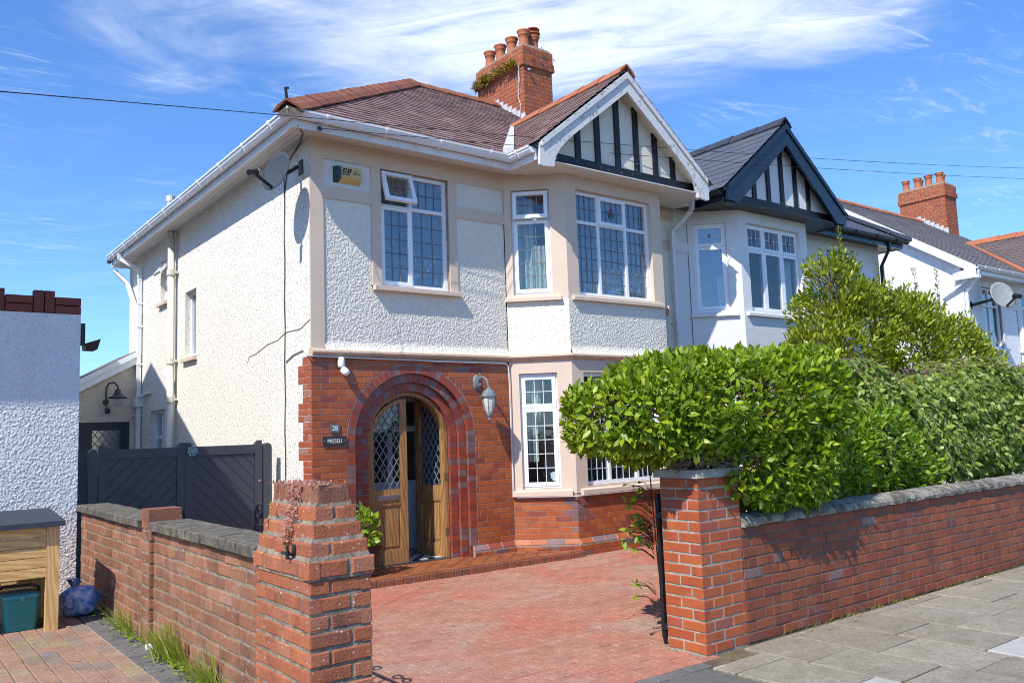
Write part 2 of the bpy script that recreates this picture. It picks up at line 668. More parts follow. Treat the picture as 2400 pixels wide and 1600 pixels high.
# painted render and roughcast
M_cream = mat_plain('cream_masonry_paint', (0.64, 0.51, 0.395), 0.75, 0.045, 2.2, 0.0012, 120, dirt=(0.45, 0.33, 0.25), dsc=2.0, dlo=0.58, dhi=0.85, damt=0.35)
M_inset = mat_plain('white_painted_panel', (0.69, 0.66, 0.61), 0.7, 0.04, 3, 0.0006, 90)


def mat_dash(name, col, speck, sc, dist, amt=0.5, streak=None, lump=False):
    s = NT(name)
    a = s.voro(sc, 'SMOOTH_F1', 1.0)
    b = s.noise(sc * 0.8, 5, 0.65)
    c2 = s.noise(sc * 2.6, 3, 0.6)
    h = s.math('ADD', s.math('MULTIPLY', a, -1.0), s.math('ADD', s.math('MULTIPLY', b, 1.1), s.math('MULTIPLY', c2, 0.35)))
    pit = s.math('MULTIPLY', s.rng(s.noise(sc * 0.48, 3, 0.6), 0.535, 0.60), s.rng(s.noise(sc * 0.12, 3), 0.25, 0.62, 0.35, 1.0))
    c = s.mix(s.rng(s.noise(1.7, 5), 0.3, 0.7), tuple(x * 0.96 for x in col), col)
    c = s.mix(s.math('MULTIPLY', pit, amt), c, speck)
    if streak:
        st = s.rng(s.noise(2.4, 7, 0.65, 0.2, scale=(1.5, 1.5, 0.22)), 0.52, 0.76)
        c = s.mix(s.math('MULTIPLY', st, 0.35), c, streak)
    return s.done(s.bsdf(c, 0.9, s.bump(h, dist), 0, 0.25))


M_side = mat_dash('pebbledash_side_wall', (0.80, 0.765, 0.69), (0.33, 0.29, 0.24), 62, 0.004, 0.7, (0.66, 0.63, 0.56))
M_rough = mat_dash('roughcast_front', (0.80, 0.745, 0.635), (0.44, 0.40, 0.33), 90, 0.002, 0.35, (0.60, 0.57, 0.49))
M_nbr_rough = mat_dash('neighbour_roughcast', (0.74, 0.74, 0.75), (0.5, 0.5, 0.5), 60, 0.004, 0.2)
M_ext = mat_dash('extension_roughcast', (0.72, 0.71, 0.70), (0.42, 0.42, 0.42), 60, 0.006, 0.2, (0.48, 0.47, 0.45))
M_third = mat_dash('white_roughcast', (0.82, 0.82, 0.83), (0.55, 0.55, 0.55), 22, 0.007, 0.3)
M_lean = mat_dash('cream_lean_to_render', (0.68, 0.60, 0.46), (0.45, 0.38, 0.28), 22, 0.012, 0.3)
M_nbr_white = mat_plain('neighbour_white_paint', (0.74, 0.73, 0.72), 0.7, 0.03, 2, 0.001, 90, dirt=(0.5, 0.48, 0.45), dsc=3, dlo=0.62, dhi=0.85, damt=0.3)
M_upvc = mat_plain('white_plastic', (0.83, 0.84, 0.86), 0.28, 0.015, 3, spec=0.5)
M_upvc_old = mat_plain('weathered_white_plastic', (0.74, 0.73, 0.71), 0.4, 0.05, 2, dirt=(0.36, 0.33, 0.28), dsc=7, dlo=0.52, dhi=0.74, damt=0.55)
M_soffit = mat_plain('soffit_plastic', (0.72, 0.69, 0.64), 0.45, 0.03, 2)
M_grey_pipe = mat_plain('pale_grey_plastic', (0.62, 0.64, 0.68), 0.35, 0.03, 3)


def mat_peel(name, col, under, amt=0.6, sc=14, lo=0.60, hi=0.66, rough=0.55):
    s = NT(name)
    n = s.noise(sc, 8, 0.7, 0.6)
    big = s.noise(3.0, 3, 0.5)
    f = s.rng(s.math('ADD', n, s.math('MULTIPLY', s.math('SUBTRACT', big, 0.5), 0.25)), lo, hi)
    c = s.mix(s.rng(s.noise(4, 5), 0.3, 0.7), tuple(x * 0.9 for x in col), col)
    c = s.mix(s.math('MULTIPLY', f, amt), c, under)
    return s.done(s.bsdf(c, rough, s.bump(s.math('MULTIPLY', f, -1.0), 0.002), 0, 0.4))


M_barge = mat_peel('flaking_white_paint', (0.68, 0.67, 0.65), (0.17, 0.13, 0.10), 0.85, 17, 0.59, 0.63)
M_black_timber = mat_peel('flaking_black_paint', (0.010, 0.011, 0.014), (0.35, 0.34, 0.33), 0.75, 16, 0.645, 0.67, 0.45)
M_gable = mat_plain('gable_cream_render', (0.70, 0.64, 0.53), 0.75, 0.05, 2.5, 0.0008, 80, dirt=(0.4, 0.36, 0.28), dsc=3, dlo=0.6, dhi=0.85, damt=0.4)
M_blue_black = mat_plain('blue_black_gloss', (0.012, 0.024, 0.040), 0.3, 0.2, 3)
M_black_plastic = mat_plain('black_plastic', (0.012, 0.013, 0.015), 0.38, 0.2, 5)
M_iron = mat_plain('black_painted_iron', (0.012, 0.013, 0.016), 0.38, 0.3, 20, 0.001, 120, dirt=(0.12, 0.12, 0.12), dsc=25, dlo=0.64, dhi=0.72, damt=0.5)
M_anth = mat_plain('anthracite_gate_paint', (0.056, 0.060, 0.072), 0.42, 0.08, 2.5, 0.0004, 140)
M_slate_door = mat_plain('dark_blue_grey_door', (0.022, 0.034, 0.045), 0.4, 0.1, 3)
M_lead = mat_plain('grey_lead', (0.16, 0.17, 0.19), 0.45, 0.15, 30)
M_lead_pale = mat_plain('pale_glazing_bar', (0.70, 0.72, 0.75), 0.35, 0.05, 30)
M_flash = mat_plain('lead_flashing', (0.50, 0.51, 0.54), 0.55, 0.15, 12, 0.003, 30)


def mat_slate(name, stops, rough=0.6, lichen=None, amt=0.5, spec=0.4):
    s = NT(name)
    c = s.ramp(s.rnd(), stops)
    n = s.noise(22, 6, 0.7)
    c = s.mix(s.rng(n, 0.3, 0.7), s.mix(1.0, c, (0.72, 0.7, 0.7), 'MULTIPLY'), c)
    if lichen:
        f = s.rng(s.noise(11, 8, 0.72, 0.4), 0.50, 0.66)
        c = s.mix(s.math('MULTIPLY', f, amt), c, lichen)
    return s.done(s.bsdf(c, rough, s.bump(n, 0.0025), 0, spec))


M_slate = mat_slate('purple_slate', [(0, (0.21, 0.122, 0.108)), (0.5, (0.265, 0.165, 0.145)), (0.97, (0.32, 0.21, 0.185)), (1, (0.46, 0.23, 0.18))], 0.8, (0.40, 0.335, 0.295), 0.5)
M_slate2 = mat_slate('smooth_grey_slate', [(0, (0.095, 0.103, 0.13)), (1, (0.12, 0.127, 0.155))], 0.5, None)
M_slate3 = mat_slate('grey_concrete_tile', [(0, (0.15, 0.145, 0.15)), (1, (0.21, 0.20, 0.205))], 0.8, (0.20, 0.18, 0.14), 0.3)
M_slate4 = mat_slate('brown_grey_slate', [(0, (0.12, 0.095, 0.095)), (1, (0.16, 0.125, 0.12))], 0.8)
M_ridge = mat_slate('red_ridge_tile', [(0, (0.29, 0.095, 0.048)), (0.5, (0.34, 0.12, 0.06)), (1, (0.26, 0.085, 0.05))], 0.85, (0.085, 0.055, 0.04), 0.75)
M_ridge_new = mat_slate('bright_ridge_tile', [(0, (0.42, 0.14, 0.06)), (1, (0.48, 0.17, 0.08))], 0.7, (0.24, 0.09, 0.05), 0.3)
M_pot = mat_plain('terracotta', (0.42, 0.13, 0.055), 0.75, 0.18, 6, 0.002, 40, dirt=(0.12, 0.06, 0.03), dsc=4, damt=0.5)
M_dark = mat_plain('dark_void', (0.012, 0.012, 0.012), 0.9)
M_room = mat_plain('room_plaster', (0.30, 0.27, 0.23), 0.9)
M_floor_in = mat_plain('room_floor', (0.09, 0.06, 0.04), 0.7)
M_metal = mat_plain('chrome', (0.75, 0.76, 0.78), 0.32, 0.05, 10, metal=1.0)
M_brass = mat_plain('brass_hinge', (0.35, 0.26, 0.13), 0.45, 0.2, 30, metal=0.8)


def mat_wood(name, a, b, scale, rough=0.5, ring=9.0, knots=False):
    s = NT(name)
    v = s.vec(scale)
    n = s.noise(2.0, 6, 0.6, 1.2, src=v)
    w = s.n('ShaderNodeTexWave', wave_type='BANDS', bands_direction='DIAGONAL')
    s.l(v, w.inputs['Vector'])
    w.inputs['Scale'].default_value = ring * 0.25
    w.inputs['Distortion'].default_value = 7
    w.inputs['Detail'].default_value = 4
    f = s.math('ADD', s.math('MULTIPLY', w.outputs['Fac'], 0.5), s.math('MULTIPLY', n, 0.6))
    c = s.mix(s.rng(f, 0.25, 0.85), a, b)
    fine = s.noise(30, 4, 0.7, 0.2, src=v)
    c = s.mix(s.rng(fine, 0.45, 0.75, 0, 0.35), c, tuple(x * 0.5 for x in a))
    r = s.rnd()
    c = s.mix(s.rng(r, 0, 1, 0, 0.35), c, s.mix(1.0, c, (0.72, 0.70, 0.66), 'MULTIPLY'))
    if knots:
        k = s.rng(s.voro(3.3, rand=1.0, src=s.vec((1, 1, 2.4))), 0.10, 0.03)
        c = s.mix(s.math('MULTIPLY', k, 0.8), c, (0.12, 0.05, 0.02))
    return s.done(s.bsdf(c, rough, s.bump(fine, 0.0008), 0, 0.35))


M_oak = mat_wood('varnished_hardwood', (0.27, 0.130, 0.046), (0.45, 0.245, 0.098), (6, 6, 0.7), 0.42)
M_pine = mat_wood('pine_board', (0.56, 0.31, 0.11), (0.78, 0.50, 0.21), (1.2, 1.2, 8), 0.65, 7, True)
M_pine_v = mat_wood('pine_post', (0.58, 0.33, 0.12), (0.80, 0.52, 0.23), (9, 9, 0.9), 0.65, 7, True)
M_roof_felt = mat_plain('dark_roof_felt', (0.035, 0.04, 0.055), 0.6, 0.15, 8)

# glass: a reflecting sheet over a clear one
def mat_glass(name, refl=0.10, tint=(0.85, 0.90, 0.92), rough=0.0, wav=0.0):
    s = NT(name)
    nm = None
    if wav:
        nm = s.bump(s.noise(5, 2), wav)
    g = s.n('ShaderNodeBsdfGlossy')
    g.inputs['Roughness'].default_value = rough
    g.inputs['Color'].default_value = (0.95, 0.97, 1, 1)
    t = s.n('ShaderNodeBsdfTransparent')
    t.inputs['Color'].default_value = tint + (1,)
    ge = s.n('ShaderNodeNewGeometry')
    dt = s.n('ShaderNodeVectorMath', operation='DOT_PRODUCT')
    s.l(ge.outputs['Incoming'], dt.inputs[0])
    s.l(ge.outputs['Normal'], dt.inputs[1])
    om = s.math('SUBTRACT', 1.0, s.math('ABSOLUTE', dt.outputs['Value']), True)
    fz = s.math('ADD', 0.04, s.math('MULTIPLY', 0.96, s.math('POWER', om, 5.0)))
    if nm is not None:
        s.l(nm, g.inputs['Normal'])
    k = s.math('ADD', fz, refl, True)
    mx = s.n('ShaderNodeMixShader')
    s.l(k, mx.inputs[0])
    s.l(t.outputs[0], mx.inputs[1])
    s.l(g.outputs[0], mx.inputs[2])
    return s.done(mx.outputs[0])


M_glass = mat_glass('window_glass', 0.09, wav=0.002)
M_glass_clear = mat_glass('clear_window_glass', 0.02, wav=0.002)
M_glass_frost = mat_plain('frosted_lamp_glass', (0.62, 0.60, 0.56), 0.25, 0.04, 5)


def mat_net(name):
    s = NT(name)
    fl = s.voro(9.5, 'F1', 0.75)
    petals = s.math('ABSOLUTE', s.math('SUBTRACT', fl, 0.22))
    low = s.rng(s.noise(1.3, 2), 0.3, 0.7)
    pat = s.math('MULTIPLY', s.rng(petals, 0.09, 0.02), 0.75)
    pat = s.math('MAXIMUM', pat, s.rng(s.noise(16, 4, 0.6, 1.5), 0.60, 0.64, 0, 0.6))
    sepz = s.n('ShaderNodeSeparateXYZ')
    s.l(s.pos, sepz.inputs[0])
    hem = s.rng(sepz.outputs[2], 4.2, 3.75)
    d = s.math('ADD', 0.16, s.math('MULTIPLY', pat, s.math('ADD', 0.30, s.math('MULTIPLY', hem, 0.65))), True)
    df = s.bsdf((0.75, 0.78, 0.80), 0.9)
    t = s.n('ShaderNodeBsdfTransparent')
    mx = s.n('ShaderNodeMixShader')
    s.l(d, mx.inputs[0])
    s.l(t.outputs[0], mx.inputs[1])
    s.l(df, mx.inputs[2])
    return s.done(mx.outputs[0])


M_net = mat_net('lace_net')
M_curtain = mat_plain('pale_curtain', (0.62, 0.63, 0.54), 0.9, 0.05)
M_curtain_green = mat_plain('pale_green_curtain', (0.50, 0.56, 0.46), 0.9, 0.05)


# ground
def mat_paver(name, stops, blot=None, blot2=None, rough=0.85, bump=0.004, spots=0.0):
    s = NT(name)
    c = s.ramp(s.rnd(), stops)
    n = s.noise(45, 5, 0.7)
    if blot:
        f = s.rng(s.noise(0.62, 6, 0.62, 0.5), blot[1], blot[2], 0, 1, True)
        c = s.mix(s.math('MULTIPLY', f, blot[3]), c, blot[0])
    if blot2:
        f = s.rng(s.noise(0.95, 6, 0.65, 0.8, src=s.vec((1, 1, 1), s.pos), scale=(0.8, 1.15, 1)), blot2[1], blot2[2], 0, 1, True)
        c = s.mix(s.math('MULTIPLY', f, blot2[3]), c, blot2[0])
    c = s.mix(s.rng(n, 0.32, 0.68), s.mix(1.0, c, (0.66, 0.65, 0.64), 'MULTIPLY'), s.mix(1.0, c, (1.10, 1.10, 1.09), 'MULTIPLY'))
    c = s.mix(s.rng(s.noise(5.5, 7, 0.72, 0.4), 0.42, 0.64, 0, 0.6), c, s.mix(1.0, c, (0.66, 0.64, 0.60), 'MULTIPLY'))
    if spots:
        lp = s.math('MULTIPLY', s.rng(s.voro(1.9, src=s.vec((1, 1.5, 1))), 0.125, 0.10), s.rng(s.noise(1.1, 3), 0.5, 0.56))
        c = s.mix(s.math('MULTIPLY', lp, spots), c, (0.42, 0.40, 0.36))
    sp = s.rng(s.voro(75), 0.16, 0.08)
    c = s.mix(s.math('MULTIPLY', sp, 0.35), c, (0.5, 0.42, 0.38))
    return s.done(s.bsdf(c, rough, s.bump(s.math('ADD', n, s.math('MULTIPLY', sp, 0.3)), bump), 0, 0.3))


M_drive = mat_paver('red_paint_worn_paver', [(0, (0.43, 0.205, 0.143)), (1, (0.48, 0.24, 0.172))], ((0.50, 0.155, 0.102), 0.42, 0.64, 0.85), ((0.42, 0.315, 0.245), 0.47, 0.70, 0.75))
M_drive_bed = mat_plain('drive_joint_sand', (0.12, 0.075, 0.06), 0.95, 0.3, 20, 0.003, 80)
M_nbr_paver = mat_paver('brindle_paver', [(0, (0.33, 0.205, 0.135)), (0.25, (0.40, 0.245, 0.165)), (0.5, (0.37, 0.225, 0.17)), (0.7, (0.36, 0.275, 0.165)), (0.88, (0.30, 0.22, 0.18)), (1, (0.25, 0.21, 0.19))], ((0.30, 0.235, 0.205), 0.5, 0.7, 0.6))
M_nbr_bed = mat_plain('kiln_sand', (0.36, 0.27, 0.21), 0.95, 0.25, 20, 0.003, 80)
M_edge_paver = mat_paver('charcoal_edging', [(0, (0.135, 0.13, 0.13)), (1, (0.19, 0.18, 0.175))])
M_slab = mat_paver('concrete_slab', [(0, (0.29, 0.255, 0.20)), (1, (0.355, 0.32, 0.255))], ((0.19, 0.17, 0.135), 0.46, 0.68, 0.6), ((0.34, 0.32, 0.28), 0.5, 0.7, 0.4), 0.9, 0.006, 0.8)
M_slab_new = mat_plain('new_concrete_slab', (0.40, 0.385, 0.35), 0.9, 0.10, 9, 0.003, 80, dirt=(0.27, 0.25, 0.21), dsc=5, dlo=0.5, dhi=0.72, damt=0.6)
M_slab_bed = mat_plain('mossy_slab_joint', (0.13, 0.105, 0.06), 0.95, 0.4, 18, 0.004, 60, dirt=(0.09, 0.10, 0.03), dsc=9)
M_tarmac = mat_plain('tarmac', (0.12, 0.115, 0.105), 0.9, 0.3, 60, 0.006, 150, dirt=(0.2, 0.19, 0.18), dsc=90, dlo=0.6, dhi=0.66, damt=0.7)
M_tile = mat_paver('quarry_tile', [(0, (0.27, 0.088, 0.036)), (0.5, (0.34, 0.115, 0.045)), (0.8, (0.38, 0.13, 0.06)), (1, (0.22, 0.075, 0.04))], None, None, 0.5, 0.001)
M_riser = mat_brick('mossy_step_brick', [(0, (0.26, 0.10, 0.05)), (1, (0.36, 0.11, 0.07))], 0.9, stain=(0.05, 0.05, 0.025), stain_amt=0.9, bump=0.004)
M_earth = mat_plain('earth', (0.09, 0.065, 0.04), 0.95, 0.4, 9, 0.02, 30)
M_coping = mat_plain('weathered_coping_stone', (0.29, 0.265, 0.215), 0.95, 0.3, 13, 0.012, 48, dirt=(0.055, 0.05, 0.04), dsc=8, dlo=0.44, dhi=0.60, damt=0.85)
M_coping_dark = mat_plain('dark_coping_tile', (0.155, 0.135, 0.10), 0.95, 0.35, 18, 0.008, 50, dirt=(0.045, 0.04, 0.032), dsc=11, dlo=0.42, dhi=0.6, damt=0.85)
M_cap_stone = mat_plain('pier_cap_stone', (0.36, 0.34, 0.29), 0.9, 0.2, 12, 0.006, 60, dirt=(0.14, 0.12, 0.09), dsc=9, damt=0.6)


# plants
def mat_leaf(name, stops, rough=0.35, trans=0.3, spec=0.5):
    s = NT(name)
    c = s.ramp(s.rnd(), stops)
    p = s.bsdf(c, rough, None, 0, spec)
    t = s.n('ShaderNodeBsdfTranslucent')
    s.l(s.mix(1.0, c, (1.5, 1.5, 0.55), 'MULTIPLY'), t.inputs['Color'])
    mx = s.n('ShaderNodeMixShader')
    mx.inputs[0].default_value = trans
    s.l(p, mx.inputs[1])
    s.l(t.outputs[0], mx.inputs[2])
    return s.done(mx.outputs[0])


M_laurel = mat_leaf('glossy_hedge_leaf', [(0, (0.10, 0.165, 0.010)), (0.5, (0.20, 0.29, 0.014)), (0.85, (0.31, 0.39, 0.022)), (1, (0.42, 0.48, 0.05))], 0.38, 0.32, 0.36)
M_laurel2 = mat_leaf('bright_shrub_leaf', [(0, (0.10, 0.18, 0.010)), (0.5, (0.17, 0.28, 0.014)), (1, (0.30, 0.41, 0.03))], 0.38, 0.34)
M_bay_leaf = mat_leaf('tall_shrub_leaf', [(0, (0.09, 0.12, 0.008)), (0.5, (0.21, 0.265, 0.010)), (1, (0.38, 0.43, 0.025))], 0.4, 0.32)
M_birch = mat_leaf('weeping_birch_leaf', [(0, (0.085, 0.125, 0.020)), (0.5, (0.21, 0.29, 0.038)), (0.9, (0.33, 0.41, 0.08)), (1, (0.46, 0.49, 0.20))], 0.4, 0.34)
M_lime = mat_leaf('lime_green_leaf', [(0, (0.16, 0.27, 0.018)), (1, (0.33, 0.44, 0.04))], 0.4, 0.35)
M_grass = mat_leaf('grass_blade', [(0, (0.20, 0.27, 0.035)), (0.6, (0.31, 0.37, 0.06)), (1, (0.40, 0.36, 0.12))], 0.6, 0.3, 0.2)
M_fern = mat_leaf('yellow_green_fern', [(0, (0.13, 0.13, 0.012)), (1, (0.28, 0.24, 0.025))], 0.7, 0.2, 0.2)
M_sedum = mat_leaf('pink_stonecrop', [(0, (0.34, 0.13, 0.10)), (0.7, (0.42, 0.21, 0.17)), (1, (0.52, 0.36, 0.33))], 0.8, 0.2, 0.2)
M_dry_leaf = mat_leaf('dry_leaf', [(0, (0.40, 0.22, 0.06)), (1, (0.60, 0.42, 0.15))], 0.8, 0.1, 0.2)
M_twig = mat_plain('twig', (0.15, 0.095, 0.055), 0.9, 0.3, 20)
M_twig_pale = mat_plain('dry_twig', (0.22, 0.15, 0.095), 0.9, 0.3, 20)
M_bark = mat_plain('bark', (0.10, 0.075, 0.05), 0.95, 0.3, 12, 0.01, 40)
M_glaze = mat_plain('oxblood_glaze', (0.045, 0.010, 0.009), 0.16, 0.25, 6)
M_teal = mat_plain('teal_plastic', (0.014, 0.21, 0.20), 0.4, 0.08, 5)
M_teal_lid = mat_plain('teal_lid_plastic', (0.06, 0.30, 0.32), 0.38, 0.08, 5)


def mat_bag(name):
    s = NT(name)
    n = s.noise(7, 6, 0.6, 1.8)
    c = s.mix(s.rng(n, 0.42, 0.62), (0.04, 0.27, 0.75), (0.68, 0.76, 0.92))
    return s.done(s.bsdf(c, 0.28, s.bump(s.noise(24, 4, 0.6, 1.5), 0.018), 0, 0.6))


M_bag = mat_bag('blue_bin_bag')
M_dish = mat_plain('grey_dish_mesh', (0.055, 0.07, 0.09), 0.85, 0.08, 200, spec=0.1)
M_dish_pale = mat_plain('pale_dish', (0.25, 0.26, 0.26), 0.55, 0.15, 6)
M_verd = mat_plain('verdigris_metal', (0.15, 0.185, 0.195), 0.6, 0.2, 25, dirt=(0.12, 0.11, 0.08), dsc=20, damt=0.6)
M_alarm = mat_plain('yellowed_plastic', (0.56, 0.42, 0.15), 0.4, 0.06, 4)
M_alarm_dark = mat_plain('dark_green_plastic', (0.022, 0.05, 0.055), 0.35, 0.1, 4)
M_ink = mat_plain('black_print', (0.01, 0.01, 0.01), 0.6)
M_white_ink = mat_plain('white_lettering', (0.80, 0.80, 0.78), 0.5)
M_slateplate = mat_plain('slate_plate', (0.035, 0.037, 0.042), 0.5, 0.15, 20)
M_greyplate = mat_plain('grey_plate', (0.13, 0.135, 0.14), 0.5, 0.1, 20)
M_cable = mat_plain('black_cable', (0.008, 0.008, 0.010), 0.6)
M_cable_grey = mat_plain('grey_cable', (0.30, 0.29, 0.27), 0.6)
M_cable_white = mat_plain('white_cable', (0.66, 0.63, 0.60), 0.5)


def mat_rustpipe(name):
    s = NT(name)
    c = s.mix(s.rng(s.noise(3, 5), 0.3, 0.7), (0.62, 0.59, 0.49), (0.70, 0.67, 0.58))
    f = s.rng(s.noise(7, 8, 0.7, 0.5, scale=(1.5, 1.5, 0.45)), 0.60, 0.70)
    c = s.mix(f, c, (0.30, 0.12, 0.045))
    return s.done(s.bsdf(c, 0.55, s.bump(s.noise(30, 5), 0.002)))


M_rustpipe = mat_rustpipe('rusty_cream_iron')
M_succ = mat_plain('verdigris_ornament', (0.22, 0.36, 0.36), 0.6, 0.2, 40)
M_stained_red = mat_plain('red_stained_glass', (0.22, 0.01, 0.015), 0.2)
M_stained_green = mat_plain('green_stained_glass', (0.01, 0.12, 0.05), 0.2)


def mat_check(name):
    s = NT(name)
    x = s.n('ShaderNodeTexChecker')
    s.l(s.pos, x.inputs['Vector'])
    x.inputs['Scale'].default_value = 9.0
    x.inputs[1].default_value = (0.6, 0.6, 0.58, 1)
    x.inputs[2].default_value = (0.012, 0.012, 0.012, 1)
    return s.done(s.bsdf(x.outputs[0], 0.3))


M_check = mat_check('black_white_floor_tile')
M_red_plastic = mat_plain('red_plastic', (0.35, 0.02, 0.02), 0.4)
M_white_card = mat_plain('white_card', (0.8, 0.8, 0.82), 0.6)
# ------------------------------------------------------------------ the setting: ground, drive, pavement
def sheet(name, pts, z, mat, th=0.3, kind='structure'):
    b = MB()
    b.prism([(x, y, z) for x, y in pts], [(x, y, z - th) for x, y in pts])
    return b.build(name, mat, None, kind=kind)


sheet('ground', [(-300, -300), (300, -300), (300, 400), (-300, 400)], -0.42, M_earth, 0.5)
sheet('garden_soil', [(1.29, -4.74), (40, -4.74), (40, 12), (3.6, 12), (3.6, -2.0), (1.29, -2.4)], -0.135, M_earth, 0.25)
sheet('road', [(-60, -30), (60, -30), (60, -9.6), (-60, -9.6)], -0.24, M_tarmac, 0.15)
sheet('kerb', [(-60, -9.6), (60, -9.6), (60, -9.45), (-60, -9.45)], -0.112, M_slab, 0.28)
tarmac = sheet('crossover', [(-2.6, -9.44), (0.585, -9.44), (0.585, -5.15), (-2.6, -5.15)], -0.125, M_tarmac, 0.25)
drive = sheet('driveway', [(-2.2, -5.15), (0.8, -5.15), (3.59, -4.7), (3.59, -0.3), (6.9, -0.3), (6.9, 0.3), (-0.05, 0.3), (-0.05, 9.5), (-2.2, 9.5)], -0.132, M_drive_bed, 0.25)
P = Pieces()
DF = Fr((0, 0, -0.132), (1, 0, 0), (0, 1, 0), (0, 0, 1))
for q in lay(-2.2, 6.4, -5.03, -0.60, 0.104, 0.206, 0.007):
    cx, cy = (q[0][0] + q[1][0]) / 2, (q[0][1] + q[2][1]) / 2
    if cx > 3.56 and cy < -4.75 + 0.05:
        continue
    if cx > 2.30 and cy > -0.68 and False:
        continue
    if 0.79 < cx < 3.6 and cy < -4.61 and cx > 0.79:
        continue
    P.add(DF, q, -0.02, 0.012, M_drive, 0.005, 0.002, 0.014)
P.emit('paver', drive, 300)
P = Pieces()
for k in range(14):
    a = 0.66 - (k + 1) * 0.215
    P.add(DF, [(a, -5.15), (a + 0.205, -5.15), (a + 0.205, -5.038), (a, -5.038)], -0.02, 0.014, M_edge_paver, 0.005, 0.003, 0.015)
P.emit('edging_block', drive, 300)

pave = sheet('pavement', [(0.59, -9.44), (40, -9.44), (40, -4.98), (0.80, -4.98), (0.80, -5.16), (0.59, -5.16)], -0.125, M_slab_bed, 0.25)
P = Pieces()
PF = Fr((0, 0, -0.125), (1, 0, 0), (0, 1, 0), (0, 0, 1))
NEW = []
for c in range(34):
    x0 = 0.60 + 0.556 * c - 0.016
    joint = {0: -5.40, 1: -5.575, 2: -5.765, 3: -5.605, 4: -5.79}.get(c, -5.60 - 0.19 * (c % 2) - 0.02 * (c % 3))
    ys = [joint + 0.665 * k for k in range(2, -7, -1)]
    for k in range(len(ys) - 1):
        a, b = max(ys[k + 1], -9.4), min(ys[k], -5.03)
        if c == 0:
            b = min(b, -5.20)
        if b - a < 0.06:
            continue
        new = (c == 3 and abs(b - (-6.27)) < 0.03) or (c == 0 and abs(b - (-6.065)) < 0.04)
        P.add(PF, [(x0 + 0.008, a + 0.009), (x0 + 0.547, a + 0.009), (x0 + 0.547, b - 0.009), (x0 + 0.008, b - 0.009)], -0.04, 0.022 + (0.003 if new else 0), M_slab_new if new else M_slab, 0.007, 0.004, 0.007)
P.emit('paving_slab', pave, 300)

nd = sheet('neighbour_drive', [(-7.5, -7.2), (-2.43, -7.2), (-2.43, 9), (-7.5, 9)], 0.148, M_nbr_bed, 0.5)
P = Pieces()
NF = Fr((0, 0, 0.148), (0, 1, 0), (1, 0, 0), (0, 0, 1))
for q in lay(-6.4, -0.2, -4.4, -2.655, 0.109, 0.198, 0.006):
    P.add(NF, q, -0.02, 0.012, M_nbr_paver, 0.004, 0.0015, 0.008)
P.emit('block_paver', nd, 300)
P = Pieces()
for q in lay(-6.4, -0.2, -2.645, -2.43, 0.215, 0.102, 0.006):
    P.add(NF, q, -0.02, 0.012, M_edge_paver, 0.004, 0.002, 0.012)
P.emit('edging_block', nd, 300)

